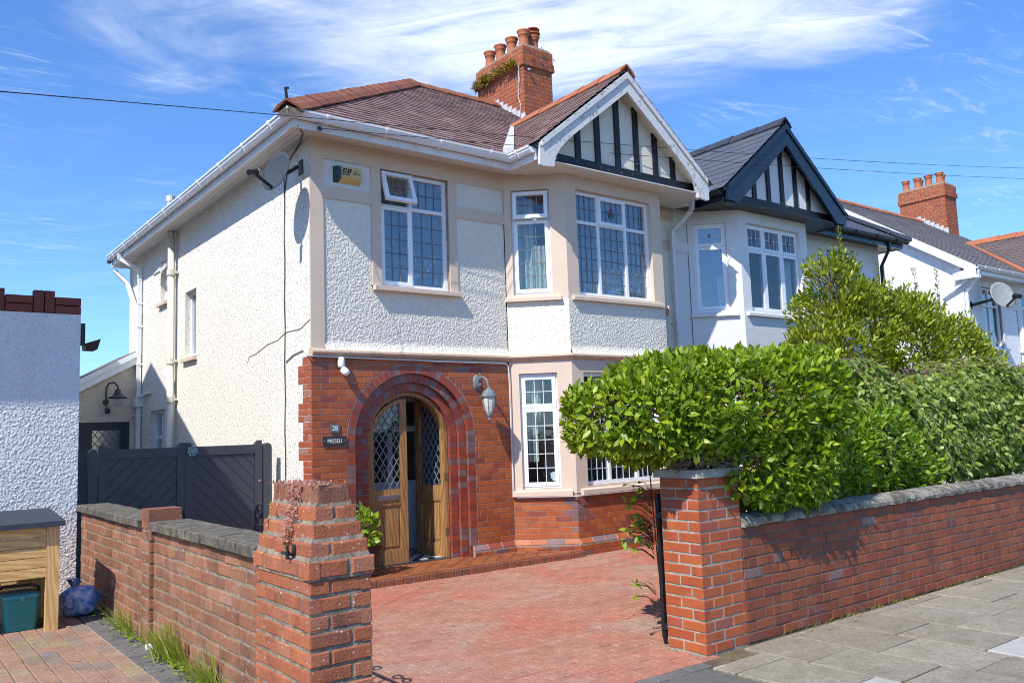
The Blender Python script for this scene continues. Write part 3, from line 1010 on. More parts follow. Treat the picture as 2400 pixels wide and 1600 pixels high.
# ------------------------------------------------------------------ shared house builders
def window(parent, fr, w, h, cols, trans=None, recess=0.08, sash=(), lead=None, bars=None, openings=None, net=None, curtains=(), frame=M_upvc, glass=None, lead_mat=None, fw=0.05, tulip=None, label=None, diamonds=None):
    """cols are mullion positions; trans the transom height; lead {row: (nu, nv)} cames in every pane of the row"""
    glass = glass or M_glass
    n0, n1 = -recess - 0.065, -recess
    mb = MB()
    mb.fbox(fr, 0, w, 0, fw, n0, n1)
    mb.fbox(fr, 0, w, h - fw, h, n0, n1)
    mb.fbox(fr, 0, fw, fw, h - fw, n0, n1)
    mb.fbox(fr, w - fw, w, fw, h - fw, n0, n1)
    xs = [fw * 0.5] + list(cols) + [w - fw * 0.5]
    for c in cols:
        mb.fbox(fr, c - fw * 0.45, c + fw * 0.45, fw, h - fw, n0, n1 - 0.002)
    rows = [(fw * 0.5, h - fw * 0.5)]
    if trans:
        mb.fbox(fr, fw, w - fw, trans - fw * 0.45, trans + fw * 0.45, n0, n1 - 0.004)
        rows = [(fw * 0.5, trans), (trans, h - fw * 0.5)]
    o = mb.build('window', frame, parent)
    if label:
        o['label'] = label
    lm = lead_mat or M_lead
    for ci in range(len(xs) - 1):
        for ri, (b0, b1) in enumerate(rows):
            a0, a1 = xs[ci] + fw * 0.45, xs[ci + 1] - fw * 0.45
            c0, c1 = b0 + fw * 0.45, b1 - fw * 0.45
            f2 = fr.at(0, 0, 0)
            ang = (openings or {}).get((ci, ri), 0)
            m0 = n1 - 0.03
            if (ci, ri) in sash or ang:
                fs = fr
                if ang:
                    # hung at the top, pushed out at the foot
                    top = fr.p(a0 - 0.02, c1 + 0.02, n1 + 0.012)
                    v2 = fr.v * math.cos(ang) - fr.n * math.sin(ang)
                    nn = fr.n * math.cos(ang) + fr.v * math.sin(ang)
                    fs = Fr(top - v2 * (c1 + 0.02) - fr.u * (a0 - 0.02), fr.u, v2, nn)
                    f2 = fs
                    m0 = -0.02
                q0, q1 = (0.0, 0.045) if ang else (n1 - 0.02, n1 + 0.014)
                sb = MB()
                s_ = 0.052
                A0, A1, C0, C1 = a0 - 0.02, a1 + 0.02, c0 - 0.02, c1 + 0.02
                sb.fprism(fs, [(A0, C0), (A1, C0), (A1 - s_, C0 + s_), (A0 + s_, C0 + s_)], q0, q1)
                sb.fprism(fs, [(A0, C1), (A0 + s_, C1 - s_), (A1 - s_, C1 - s_), (A1, C1)], q0, q1)
                sb.fprism(fs, [(A0, C0), (A0 + s_, C0 + s_), (A0 + s_, C1 - s_), (A0, C1)], q0, q1)
                sb.fprism(fs, [(A1, C0), (A1, C1), (A1 - s_, C1 - s_), (A1 - s_, C0 + s_)], q0, q1)
                sb.build('sash', frame, o)
                a0, a1, c0, c1 = A0 + s_, A1 - s_, C0 + s_, C1 - s_
                m0 = (q0 + q1) / 2
            pb = MB()
            pb.fbox(f2, a0 - 0.006, a1 + 0.006, c0 - 0.006, c1 + 0.006, m0 - 0.006, m0)
            pb.build('pane', glass, o)
            if lead and ri in lead:
                nu, nv = lead[ri]
                lb = MB()
                t = 0.0046
                for k in range(1, nu + 1):
                    x = a0 + (a1 - a0) * k / (nu + 1)
                    lb.fbox(f2, x - t, x + t, c0, c1, m0 + 0.0005, m0 + 0.006)
                for k in range(1, nv + 1):
                    y = c0 + (c1 - c0) * k / (nv + 1)
                    lb.fbox(f2, a0, a1, y - t, y + t, m0 + 0.0015, m0 + 0.0075)
                if (ci, ri) in (tulip or ()):
                    pass
                lb.build('glazing_bars', lm, o)
            if tulip and (ci, ri) in tulip:
                cx, cy = (a0 + a1) / 2, (c0 + c1) / 2
                k = tulip[(ci, ri)]
                tb = MB()
                tb.fprism(f2, [(cx - .028 * k, cy - .01 * k), (cx, cy - .05 * k), (cx + .028 * k, cy - .01 * k), (cx + .02 * k, cy + .04 * k), (cx, cy + .085 * k), (cx - .02 * k, cy + .04 * k)], m0, m0 + 0.008)
                tb.build('tulip_glass', M_stained_red, o)
                if k > 0.7:
                    tb = MB()
                    for s in (-1, 1):
                        tb.fprism(f2, [(cx, cy - .09 * k), (cx + s * .05 * k, cy - .075 * k), (cx + s * .062 * k, cy - .02 * k), (cx + s * .08 * k, cy + .02 * k), (cx + s * .035 * k, cy - .02 * k), (cx + s * .005 * k, cy - .06 * k)], m0, m0 + 0.007)
                    tb.build('leaf_glass', M_stained_green, o)
    if net:
        nb = MB()
        N = 40
        for k in range(N):
            u0, u1 = 0.03 + (w - 0.06) * k / N, 0.03 + (w - 0.06) * (k + 1) / N
            d0 = n0 - 0.05 + 0.012 * math.sin(k * 0.9)
            d1 = n0 - 0.05 + 0.012 * math.sin((k + 1) * 0.9)
            nb.face([fr.p(u0, 0.03, d0), fr.p(u1, 0.03, d1), fr.p(u1, h - 0.03, d1), fr.p(u0, h - 0.03, d0)])
        nb.build('net_curtain', M_net, o, smooth=True)
    for (u0, u1, v0, v1, mt, wave) in curtains:
        cb = MB()
        N = max(6, int((u1 - u0) / 0.012))
        for k in range(N):
            p0, p1 = u0 + (u1 - u0) * k / N, u0 + (u1 - u0) * (k + 1) / N
            d0 = n0 - 0.09 + 0.03 * math.sin(k * wave)
            d1 = n0 - 0.09 + 0.03 * math.sin((k + 1) * wave)
            cb.face([fr.p(p0, v0, d0), fr.p(p1, v0, d1), fr.p(p1, v1, d1), fr.p(p0, v1, d0)])
        cb.build('curtain', mt, o, smooth=True)
    return o


def tiles(P, fr, polys, gauge, width, th, mat, vmax, u0, u1, jit=0.0, lift=0.03):
    k = 0
    v = -0.03
    while v < vmax:
        u = u0 - (width / 2 if k % 2 else 0)
        while u < u1:
            q0 = [(u + 0.002, v), (u + width - 0.002, v), (u + width - 0.002, v + gauge + 0.015), (u + 0.002, v + gauge + 0.015)]
            ja, jb = random.uniform(-jit, jit), random.uniform(-jit, jit)
            dv = random.uniform(-jit, jit) * 1.5
            for pg in polys:
                c = clip_conv(q0, pg)
                if len(c) < 3 or abs(area(c)) < 0.0015:
                    continue
                top, bot = [], []
                for a, b in c:
                    t = (b - v) / gauge
                    j = ja + (jb - ja) * (a - u) / width
                    nn = lift + th * (1.15 - 1.05 * t) + j * (1 - t)
                    top.append(fr.p(a, b + dv * (1 - t), nn))
                    bot.append(fr.p(a, b + dv * (1 - t), nn - th))
                m = len(c)
                P.raw(top + bot, [tuple(range(m))] + [(i, i + m, (i + 1) % m + m, (i + 1) % m) for i in range(m)], mat, abs(area(c)), fr.n)
            u += width
        v += gauge
        k += 1


def ridge_tiles(name, parent, A, B, n1, n2, length, w, mat, lift=0.055, up=0.05, joint_mat=None, step=0.012):
    A, B, n1, n2 = Vector(A), Vector(B), Vector(n1), Vector(n2)
    d = (B - A).normalized()
    L = (B - A).length
    w1, w2 = d.cross(n1).normalized(), d.cross(n2).normalized()
    if w1.z > 0: w1 = -w1
    if w2.z > 0: w2 = -w2
    n = max(1, round(L / length))
    nm = (n1 + n2).normalized()
    if joint_mat:
        b = MB()
        sec = [w1 * (w * 0.9) + n1 * 0.02, nm * (lift * 0.85), w2 * (w * 0.9) + n2 * 0.02]
        b.prism([A + p for p in sec], [B + p for p in sec])
        b.build('bedding_mortar', joint_mat, parent)
    for k in range(n):
        p, q = A + d * (L * k / n), A + d * (L * (k + 1) / n - 0.006)
        def sec(c, s, jz):
            o = [w1 * w * s + n1 * lift, w1 * w * 0.55 * s + n1 * (lift + up * 0.55), nm * (lift + up) + Vector((0, 0, 0)), w2 * w * 0.55 * s + n2 * (lift + up * 0.55), w2 * w * s + n2 * lift]
            i = [w2 * w * s + n2 * (lift - 0.016), nm * (lift + up - 0.02), w1 * w * s + n1 * (lift - 0.016)]
            return [c + x + Vector((0, 0, jz)) for x in o + i]
        j = random.uniform(-0.004, 0.004)
        b = MB()
        f, g = sec(p, 1.0, j + step), sec(q, 0.96, j)
        b.prism(f, g)
        b.build(name, mat, parent, rnd=False)


GUT = [(0.0, 0.0), (0.0, -0.075), (0.03, -0.088), (0.075, -0.085), (0.098, -0.055), (0.104, -0.03), (0.118, -0.022), (0.120, 0.0), (0.108, 0.002), (0.104, -0.012), (0.012, -0.012), (0.012, 0.002)]


def gutter(parent, path, mat, z, brackets=0.95, collar=None):
    b = MB()
    b.sweep([(x, y, z) for x, y in path], GUT, closed=True)
    b.build('gutter', mat, parent)
    for k in range(len(path) - 1):
        p, q = Vector(path[k]), Vector(path[k + 1])
        L = (q - p).length
        d = (q - p) / L
        n = Vector((d.y, -d.x))
        m = int(L / brackets)
        for i in range(m + 1):
            t = (i + 0.5) / (m + 1) * L
            c = p + d * t
            b = MB()
            path2 = [(c.x - d.x * 0.02, c.y - d.y * 0.02, z), (c.x + d.x * 0.02, c.y + d.y * 0.02, z)]
            b.sweep(path2, [(-0.002, 0.006), (-0.002, -0.085), (0.03, -0.096), (0.08, -0.093), (0.108, -0.058), (0.126, -0.028), (0.128, 0.006)], closed=True)
            b.build('gutter_bracket', mat, parent)


def fascia(parent, path, mat, z0, z1, soff=None, width=0.34, zin=0.04, boards=4):
    b = MB()
    b.sweep([(x, y, 0) for x, y in path], [(0, z0), (0, z1), (-0.02, z1), (-0.02, z0)], closed=True)
    b.build('fascia', mat, parent)
    if soff:
        for k in range(boards):
            a, c = -0.018 - width * k / boards, -0.018 - width * (k + 1) / boards + 0.006
            za, zc = z0 + 0.012 + zin * k / boards, z0 + 0.012 + zin * (k + 1) / boards
            b = MB()
            b.sweep([(x, y, 0) for x, y in path], [(a, za), (a, za + 0.012), (c, zc + 0.012), (c, zc)], closed=True)
            b.build('soffit_board', soff, parent)


def dash_panel(name, parent, fr, u0, u1, v0, v1, mat, base, hmax=0.012, holes=(), bell=0.0, res=0.0075, seed=1):
    r = np.random.default_rng(seed)
    nu, nv = int((u1 - u0) / res) + 1, int((v1 - v0) / res) + 1
    H = np.zeros((nv, nu))
    for _ in range(int((u1 - u0) * (v1 - v0) / 0.00024)):
        cx, cy = r.uniform(0, nu - 1), r.uniform(0, nv - 1)
        rad = r.uniform(0.9, 1.5)
        ax = r.uniform(0.7, 1.0)
        h = r.uniform(0.35, 1.0) * hmax
        x0, x1, y0, y1 = int(max(0, cx - 3)), int(min(nu, cx + 4)), int(max(0, cy - 3)), int(min(nv, cy + 4))
        X, Y = np.meshgrid(np.arange(x0, x1) - cx, np.arange(y0, y1) - cy)
        B = h * np.clip(1 - ((X / ax) ** 2 + Y ** 2) / rad ** 2, 0, 1)
        H[y0:y1, x0:x1] = np.maximum(H[y0:y1, x0:x1], B)
    us, vs = np.linspace(u0, u1, nu), np.linspace(v0, v1, nv)
    U, V = np.meshgrid(us, vs)
    if bell:
        H = H + bell * np.clip(1 - (V - v0) / 0.13, 0, 1) ** 1.6
    o, u, v, n = (np.array(x) for x in (fr.o, fr.u, fr.v, fr.n))
    W = o + U[..., None] * u + V[..., None] * v + (base + H)[..., None] * n
    W = W.reshape(-1, 3)
    if TF:
        W = np.array([tuple(TF(p)) for p in W])
    idx = np.arange(nu * nv).reshape(nv, nu)
    Q = np.stack([idx[:-1, :-1], idx[:-1, 1:], idx[1:, 1:], idx[1:, :-1]], -1)
    keep = np.ones(Q.shape[:2], bool)
    cu, cv = (us[:-1] + us[1:]) / 2, (vs[:-1] + vs[1:]) / 2
    for a0, a1, b0, b1 in holes:
        keep &= ~((cu[None, :] > a0) & (cu[None, :] < a1) & (cv[:, None] > b0) & (cv[:, None] < b1))
    Q = Q[keep]
    me = bpy.data.meshes.new(name)
    me.vertices.add(len(W))
    me.vertices.foreach_set('co', W.ravel())
    me.loops.add(len(Q) * 4)
    me.loops.foreach_set('vertex_index', Q.ravel())
    me.polygons.add(len(Q))
    me.polygons.foreach_set('loop_start', np.arange(0, len(Q) * 4, 4))
    me.update(calc_edges=True)
    me.shade_smooth()
    me.materials.append(mat)
    return link(bpy.data.objects.new(name, me), parent)


def pipe_square(mb, pts, s=0.065):
    for a, b in zip(pts[:-1], pts[1:]):
        mb.bar(a, b, s, s, (0, 1, 0.001))


E5 = 5.24
SL = 0.661
KY = math.sqrt(1 + SL * SL)
RY = 3.65
ZR = E5 + (RY + 0.42) * SL
GS = 0.797
GX = 4.49
W2 = 6.42
FA = Fr((2.89, 0, 0), (0.63, -0.58, 0), (0, 0, 1), (-0.58, -0.63, 0))
FB = Fr((3.52, -0.58, 0), (1, 0, 0), (0, 0, 1), (0, -1, 0))
FC = Fr((5.46, -0.58, 0), (0.63, 0.58, 0), (0, 0, 1), (0.58, -0.63, 0))
FF = Fr((0, 0, 0), (1, 0, 0), (0, 0, 1), (0, -1, 0))
FS = Fr((0, 0, 0), (0, 1, 0), (0, 0, 1), (-1, 0, 0))
AL = 0.8563


def semi(h, S):
    """front, bay, eaves, roof and gable shared by the three houses; S holds the materials and what differs"""
    band, dash = S['band'], S['dash']
    up0 = 2.57
    # upper front wall
    mb = MB()
    fo = [(0.95, 1.97, 3.41, 4.91)]
    wall_panel(mb, FF.at(0, 0, -0.022), 0.012, 2.89, 2.5, 5.18, fo, 0.22)
    mb.build('front_wall', M_mortar, h)
    mb = MB()
    wall_panel(mb, FF.at(0, 0, -0.022), 6.09, W2, 2.5, 5.18, (), 0.2)
    mb.build('front_wall', M_mortar, h)
    ho = [(0.82, 2.10, 3.36, 5.2), (0, 0.175, 0, 9), (0, 9, 4.425, 9)]
    if S['full']:
        dash_panel('roughcast_panel', h, FF, 0.0, 2.89, up0, 4.44, dash, -0.020, 0.0085, ho, 0.055, seed=3)
    else:
        b = MB()
        wall_panel(b, FF.at(0, 0, -0.016), 0.17, 2.89, up0, 4.44, [(0.82, 2.10, 3.36, 4.44)], 0.01)
        b.build('roughcast_panel', dash, h)
    # smooth painted bands standing proud of the roughcast
    for a0, a1, b0, b1 in ((0, 0.172, up0 + 0.03, 5.18), (0.172, 2.89, 4.912, 5.18), (0.172, 0.82, 4.425, 4.58), (2.092, 2.89, 4.425, 4.58), (0.82, 0.95, 3.36, 4.912), (1.97, 2.092, 3.36, 4.912), (6.09, W2, 4.91, 5.18), (6.09, W2, 4.42, 4.58)):
        b = MB()
        b.fbox(FF, a0, a1, b0, b1, -0.024, 0)
        b.build('render_band', band, h)
    for a0, a1 in ((0.172, 0.82), (2.092, 2.89)):
        b = MB()
        b.fbox(FF, a0 - 0.01, a1 + 0.01, 4.57, 4.92, -0.03, -0.017)
        b.build('inset_panel', S['inset'], h)
    b = MB()
    b.fbox(FF, 6.09, W2, up0, 4.44, -0.024, -0.014)
    b.fbox(FF, 6.09, W2, 4.57, 4.92, -0.024, -0.012)
    b.build('roughcast_strip', dash, h)
    # sill of the small window
    b = MB()
    b.fprism(Fr((0.82, 0, 0), (0, -1, 0), (0, 0, 1), (1, 0, 0)), [(-0.08, 3.345), (0.075, 3.345), (0.075, 3.395), (0.0, 3.412), (-0.08, 3.412)], 0, 1.28)
    b.build('sill', band, h)
    # bay
    b = MB()
    wall_panel(b, FA, 0, AL, 3.36, 5.18, [(0.10, 0.64, 3.42, 4.90)], 0.16)
    wall_panel(b, FB, 0, 1.94, 3.36, 5.18, [(0.21, 1.72, 3.41, 4.92)], 0.16)
    wall_panel(b, FC, 0, AL, 3.36, 5.18, [(0.22, 0.76, 3.42, 4.90)], 0.16)
    b.build('bay_wall', band, h)
    b = MB()
    for f, L in ((FA, AL), (FB, 1.94), (FC, AL)):
        wall_panel(b, f.at(0, 0, -0.006), 0, L, 2.46, 3.37, (), 0.15)
    b.build('bay_core', M_mortar, h)
    if S['full']:
        dash_panel('roughcast_panel', h, FA, 0.0, AL, up0, 3.362, dash, -0.004, 0.0085, (), 0.055, seed=5)
        dash_panel('roughcast_panel', h, FB, 0.0, 1.94, up0, 3.362, dash, -0.004, 0.0085, (), 0.055, seed=6)
    else:
        b = MB()
        for f, L in ((FA, AL), (FB, 1.94), (FC, AL)):
            b.fbox(f, 0, L, up0, 3.362, -0.004, 0.004)
        b.build('roughcast_panel', dash, h)
    for f, L in ((FA, (-0.02, 0.76)), (FB, (0.06, 1.88)), (FC, (0.1, 0.87))):
        b = MB()
        b.fprism(Fr(f.p(L[0], 0, 0), f.n, f.v, f.u), [(-0.09, 3.325), (0.06, 3.325), (0.06, 3.372), (0, 3.392), (-0.09, 3.42)], 0, L[1] - L[0])
        b.build('sill', band, h)
    # string course
    b = MB()
    b.sweep([(-0.005, 0), (2.89, 0), (3.52, -0.58), (5.46, -0.58), (6.09, 0), (W2, 0)], [(-0.06, 2.50), (0.008, 2.50), (0.045, 2.525), (0.066, 2.55), (0.062, 2.572), (0.0, 2.60), (-0.06, 2.60)], closed=True)
    b.build('string_course', S['ledge'], h)
    # lower bay
    b = MB()
    wall_panel(b, FA, 0, AL, 0.70, 2.51, [(0.13, 0.65, 0.77, 2.33)], 0.18)
    wall_panel(b, FB, 0, 1.94, 0.70, 2.51, [(0.21, 1.72, 0.78, 2.33)], 0.18)
    wall_panel(b, FC, 0, AL, 0.70, 2.51, [(0.21, 0.73, 0.77, 2.33)], 0.18)
    b.build('bay_wall', band, h)
    for f, L in ((FA, (-0.01, 0.80)), (FB, (0.07, 1.88)), (FC, (0.06, 0.87))):
        b = MB()
        b.fprism(Fr(f.p(L[0], 0, 0), f.n, f.v, f.u), [(-0.10, 0.675), (0.06, 0.675), (0.06, 0.735), (0, 0.755), (-0.10, 0.775)], 0, L[1] - L[0])
        b.build('sill', band, h)
    # eaves
    fz0, fz1 = 5.085, 5.235
    path = S['path']
    fascia(h, path, S['fascia'], fz0, fz1, S['soffit'], 0.36, 0.06)
    gutter(h, path, S['gutter'], 5.262)
    p2 = [(6.22, -0.88), (6.22, -0.36), (W2, -0.36)]
    fascia(h, p2, S['fascia'], fz0, fz1, S['soffit'], 0.30, 0.02)
    gutter(h, p2, S['gutter'], 5.262)
    for k in range(8):
        b = MB()
        y0 = -0.90 + 0.085 * k
        b.box(2.78, 6.20, y0, y0 + 0.081, 5.108, 5.122)
        b.build('soffit_board', S['soffit'], h)
    # roof deck (underlay, keeps the rooms dark)
    b = MB()
    R0 = S['ridge_x0']
    b.prism([(-0.40 if S['hip'] else R0, -0.40, E5 + 0.0), (W2, -0.40, E5), (W2, RY, ZR - 0.012), (RY if S['hip'] else R0, RY, ZR - 0.012)],
            [(-0.40 if S['hip'] else R0, -0.36, E5 - 0.06), (W2, -0.36, E5 - 0.06), (W2, RY, ZR - 0.09), (RY if S['hip'] else R0, RY, ZR - 0.09)])
    YB = 8.85
    b.prism([(-0.40 if S['hip'] else R0, YB, E5), (RY if S['hip'] else R0, RY, ZR - 0.012), (W2, RY, ZR - 0.012), (W2, YB, E5)],
            [(-0.40 if S['hip'] else R0, YB, E5 - 0.06), (RY if S['hip'] else R0, RY, ZR - 0.09), (W2, RY, ZR - 0.09), (W2, YB, E5 - 0.06)])
    if S['hip']:
        b.prism([(-0.40, YB, E5), (-0.40, -0.40, E5), (RY, RY, ZR - 0.012)], [(-0.38, YB, E5 - 0.06), (-0.38, -0.38, E5 - 0.06), (RY, RY, ZR - 0.09)])
    b.build('roof', M_roof_felt, h)
    # tiles of the front slope
    P = Pieces()
    fr = Fr((0, -0.42, E5), (1, 0, 0), (0, 1, SL), (0, -SL, 1))
    vT = (RY + 0.42) * KY
    gy = (1.76 + 0.42) * KY
    left = [(-0.46 if S['hip'] else R0, -0.05), (2.66, -0.05), (4.47, gy), (RY if S['hip'] else 4.0, vT)]
    if not S['hip']:
        left = [(R0, -0.05), (2.66, -0.05), (4.47, gy), (4.0, vT), (R0, vT)]
    right = [(4.49, gy), (6.28, 0.04), (W2, -0.04), (W2, vT), (RY if S['hip'] else 4.0, vT)]
    tiles(P, fr, [left, right], S['gauge'], S['tw'], S['tt'], S['slate'], vT, -0.5, W2, S['jit'])
    # gable slopes
    cg = math.sqrt(1 + GS * GS)
    L = 1.77 * cg
    fl = Fr((2.72, -0.955, 5.27), (0, 1, 0), (1, 0, GS), (-GS, 0, 1))
    frr = Fr((8.98 - 2.72, -0.955, 5.27), (0, 1, 0), (-1, 0, GS), (GS, 0, 1))
    pg = [(0, -0.04), (0.54, -0.04), (0.60, 0.0), (2.73, L), (0, L)]
    tiles(P, fl, [pg], S['gauge'], S['tw'], S['tt'], S.get('slate_g', S['slate']), L, 0, 2.8, S['jit'])
    tiles(P, frr, [pg], S['gauge'], S['tw'], S['tt'], S.get('slate_g', S['slate']), L, 0, 2.8, S['jit'])
    P.emit('slate', h, S['nslate'], 'slates')
    b = MB()
    b.prism([fl.p(0.02, 0, 0), fl.p(0.57, 0, 0), fl.p(2.72, L, 0), fl.p(0.02, L, 0)], [fl.p(0.02, 0, -0.05), fl.p(0.57, 0, -0.05), fl.p(2.72, L, -0.05), fl.p(0.02, L, -0.05)])
    b.prism([frr.p(0.02, 0, 0), frr.p(0.57, 0, 0), frr.p(2.72, L, 0), frr.p(0.02, L, 0)], [frr.p(0.02, 0, -0.05), frr.p(0.57, 0, -0.05), frr.p(2.72, L, -0.05), frr.p(0.02, L, -0.05)])
    b.build('gable_roof', M_roof_felt, h)
    # ridges
    nf, nb = Vector((0, -SL, 1)).normalized(), Vector((0, 0.5, 1)).normalized()
    ridge_tiles('ridge_tile', h, (RY if S['hip'] else R0, RY, ZR), (W2, RY, ZR), nf, nb, S['rl'], 0.15, S['ridge'], joint_mat=M_mortar_old if S['full'] else None)
    nl = Vector((-SL, 0, 1)).normalized()
    if S['hip']:
        ridge_tiles('hip_tile', h, (-0.46, -0.46, E5 - 0.02), (RY, RY, ZR + 0.01), nl, nf, S['rl'], 0.17, S['ridge'], joint_mat=M_mortar_old if S['full'] else None, up=0.06, lift=0.065, step=0.007)
    ng1, ng2 = Vector((-GS, 0, 1)).normalized(), Vector((GS, 0, 1)).normalized()
    ridge_tiles('ridge_tile', h, (GX, -0.975, 6.68), (GX, 1.80, 6.68), ng1, ng2, S['rlg'], 0.17, S['ridge_g'])
    # valley lead
    b = MB()
    vp0, vp1 = Vector((2.70, -0.40, 5.30)), Vector((4.45, 1.72, 6.70))
    b.prism([vp0 + Vector((-0.07, 0.03, 0.062)), vp0 + Vector((0.05, -0.06, 0.065)), vp1 + Vector((0.02, -0.02, 0.03)), vp1 + Vector((-0.02, 0.02, 0.03))],
            [vp0 + Vector((-0.07, 0.03, 0)), vp0 + Vector((0.05, -0.06, 0)), vp1 + Vector((0.02, -0.02, 0)), vp1 + Vector((-0.02, 0.02, 0))])
    b.build('valley_lead', M_flash if S['full'] else S['ridge'], h)
    # gable end
    G = Fr((GX, -0.955, 0), (1, 0, 0), (0, 0, 1), (0, -1, 0))
    foot = S['foot']
    for s in (-1, 1):
        if foot:
            pts = [(0, 6.665), (1.66, 5.34), (1.695, 5.30), (1.695, 5.02), (1.66, 5.0), (1.45, 5.02), (1.445, 5.09), (1.41, 5.18), (1.34, 5.285), (1.23, 5.40), (1.10, 5.515), (0, 6.375)]
        else:
            pts = [(0, 6.675), (1.62, 5.385), (1.70, 5.33), (1.70, 5.09), (1.40, 5.09), (1.36, 5.13), (0, 6.30)]
        b = MB()
        b.fprism(G, [(s * x, z) for x, z in pts], -0.045, 0)
        b.build('bargeboard', S['barge'], h)
        b = MB()
        b.fprism(G, [(s * x, z) for x, z in [(0, 6.672), (1.67, 5.342), (1.665, 5.265), (0, 6.575)]], 0.0, 0.024)
        b.build('barge_moulding', S['barge'], h)
        b = MB()
        b.fprism(G, [(s * x, z) for x, z in [(0, 6.56), (1.56, 5.32), (1.50, 5.30), (0, 6.50)]], -0.24, -0.046)
        b.build('verge_soffit', S['verge'], h)
        b = MB()
        b.box(GX + s * 1.69 - 0.035, GX + s * 1.69 + 0.035, -0.955, -0.87, 5.085, 5.12) if False else b.fbox(G, s * 1.46 if s > 0 else -1.68, 1.68 if s > 0 else -1.46, 5.05, 5.30, -0.10, -0.046)
        b.build('barge_foot', S['barge'], h)
    b = MB()
    b.fprism(G, [(-1.50, 5.13), (1.50, 5.13), (1.50, 5.33), (0, 6.52), (-1.50, 5.33)], -0.36, -0.215)
    b.build('gable_wall', S['infill'], h)
    b = MB()
    b.fbox(G, -1.42, 1.46, 5.135, 5.285, -0.214, -0.165)
    b.build('gable_beam', S['stud'], h)
    for x in (-0.84, -0.46, -0.06, 0.33, 0.73, 1.11):
        a0, a1 = x - 0.047, x + 0.047
        t0, t1 = 6.51 - GS * abs(a0), 6.51 - GS * abs(a1)
        b = MB()
        pts = [(a0, 5.28), (a1, 5.28), (a1, t1), (a0, t0)] if a0 * a1 > 0 else [(a0, 5.28), (a1, 5.28), (a1, t1), (0, 6.51), (a0, t0)]
        b.fprism(G, pts, -0.214, -0.182)
        b.build('gable_stud', S['stud'], h)
    # rooms behind the windows
    b = MB()
    b.box(0.25, W2 - 0.02, 0.25, 3.2, 2.44, 2.49)
    b.box(0.25, W2 - 0.02, 0.25, 3.2, -0.06, -0.02)
    b.box(0.25, W2 - 0.02, 0.25, 3.2, 4.98, 5.02)
    b.box(0.25, W2 - 0.02, 3.2, 3.25, -0.06, 5.02)
    b.box(2.45, 2.55, 0.25, 3.2, -0.02, 4.98)
    b.prism([(2.95, 0.05, 2.49), (3.55, -0.40, 2.49), (5.43, -0.40, 2.49), (6.0, 0.05, 2.49)], [(2.95, 0.05, 2.44), (3.55, -0.40, 2.44), (5.43, -0.40, 2.44), (6.0, 0.05, 2.44)])
    b.prism([(2.95, 0.05, 5.02), (3.55, -0.40, 5.02), (5.43, -0.40, 5.02), (6.0, 0.05, 5.02)], [(2.95, 0.05, 4.98), (3.55, -0.40, 4.98), (5.43, -0.40, 4.98), (6.0, 0.05, 4.98)])
    b.box(2.55, W2 - 0.02, 0.05, 0.26, 2.44, 2.49)
    b.box(2.55, W2 - 0.02, 0.05, 0.26, 4.98, 5.02)
    b.build('room', M_room, h)
    # party wall and rear wall
    b = MB()
    b.box(W2 - 0.015, W2 - 0.005, 0.02, 8.6, -0.4, 5.2)
    b.box(0.2, W2, 8.5, 8.68, -0.4, 5.2)
    b.build('rear_wall', S['dash'], h)
# ------------------------------------------------------------------ number 28
H = thing('semi_detached_house', 'cream roughcast semi-detached house with red brick arched doorway, purple slate roof and white flaking gable', 'house', (0, 0, -0.13))
S28 = dict(full=True, hip=True, band=M_cream, dash=M_rough, inset=M_inset, ledge=mat_plain('stained_string_course', (0.56, 0.42, 0.30), 0.8, 0.12, 6, 0.002, 60, dirt=(0.16, 0.11, 0.07), dsc=6, dlo=0.52, dhi=0.72, damt=0.7),
           path=[(-0.36, 8.55), (-0.36, -0.36), (2.76, -0.36), (2.76, -0.90)], fascia=M_upvc_old, gutter=M_upvc, soffit=M_soffit, barge=M_barge, verge=M_gable,
           stud=M_black_timber, infill=M_gable, slate=M_slate, ridge=M_ridge, ridge_g=M_ridge_new, gauge=0.150, tw=0.24, tt=0.0125, jit=0.0028, rl=0.33, rlg=0.46, nslate=300, foot=True, ridge_x0=0)
semi(H, S28)

# side wall
SO = [(4.36, 4.94, 2.93, 4.01), (5.95, 6.42, 4.05, 4.80), (6.10, 7.05, 0.95, 2.15)]
b = MB()
wall_panel(b, FS, 0.026, 8.69, -0.4, 5.19, SO, 0.22)
b.build('side_wall', M_side, H)
for (a0, a1, b0, b1) in SO[:2]:
    b = MB()
    b.fprism(Fr((0, a0 - 0.06, 0), (-1, 0, 0), (0, 0, 1), (0, 1, 0)), [(-0.09, b0 - 0.075), (0.07, b0 - 0.075), (0.07, b0 - 0.02), (0, b0 + 0.004), (-0.09, b0 + 0.004)], 0, a1 - a0 + 0.12)
    b.build('sill', M_cream, H)
window(H, FS.at(4.36, 2.935), 0.58, 1.07, [], None, 0.09, label='narrow landing window in the side wall')
window(H, FS.at(5.95, 4.055), 0.47, 0.74, [], 0.40, 0.09, openings={(0, 1): math.radians(38)}, label='small side window with its top pane pushed open')
window(H, FS.at(6.10, 0.955), 0.95, 1.19, [0.48], 0.72, 0.09)

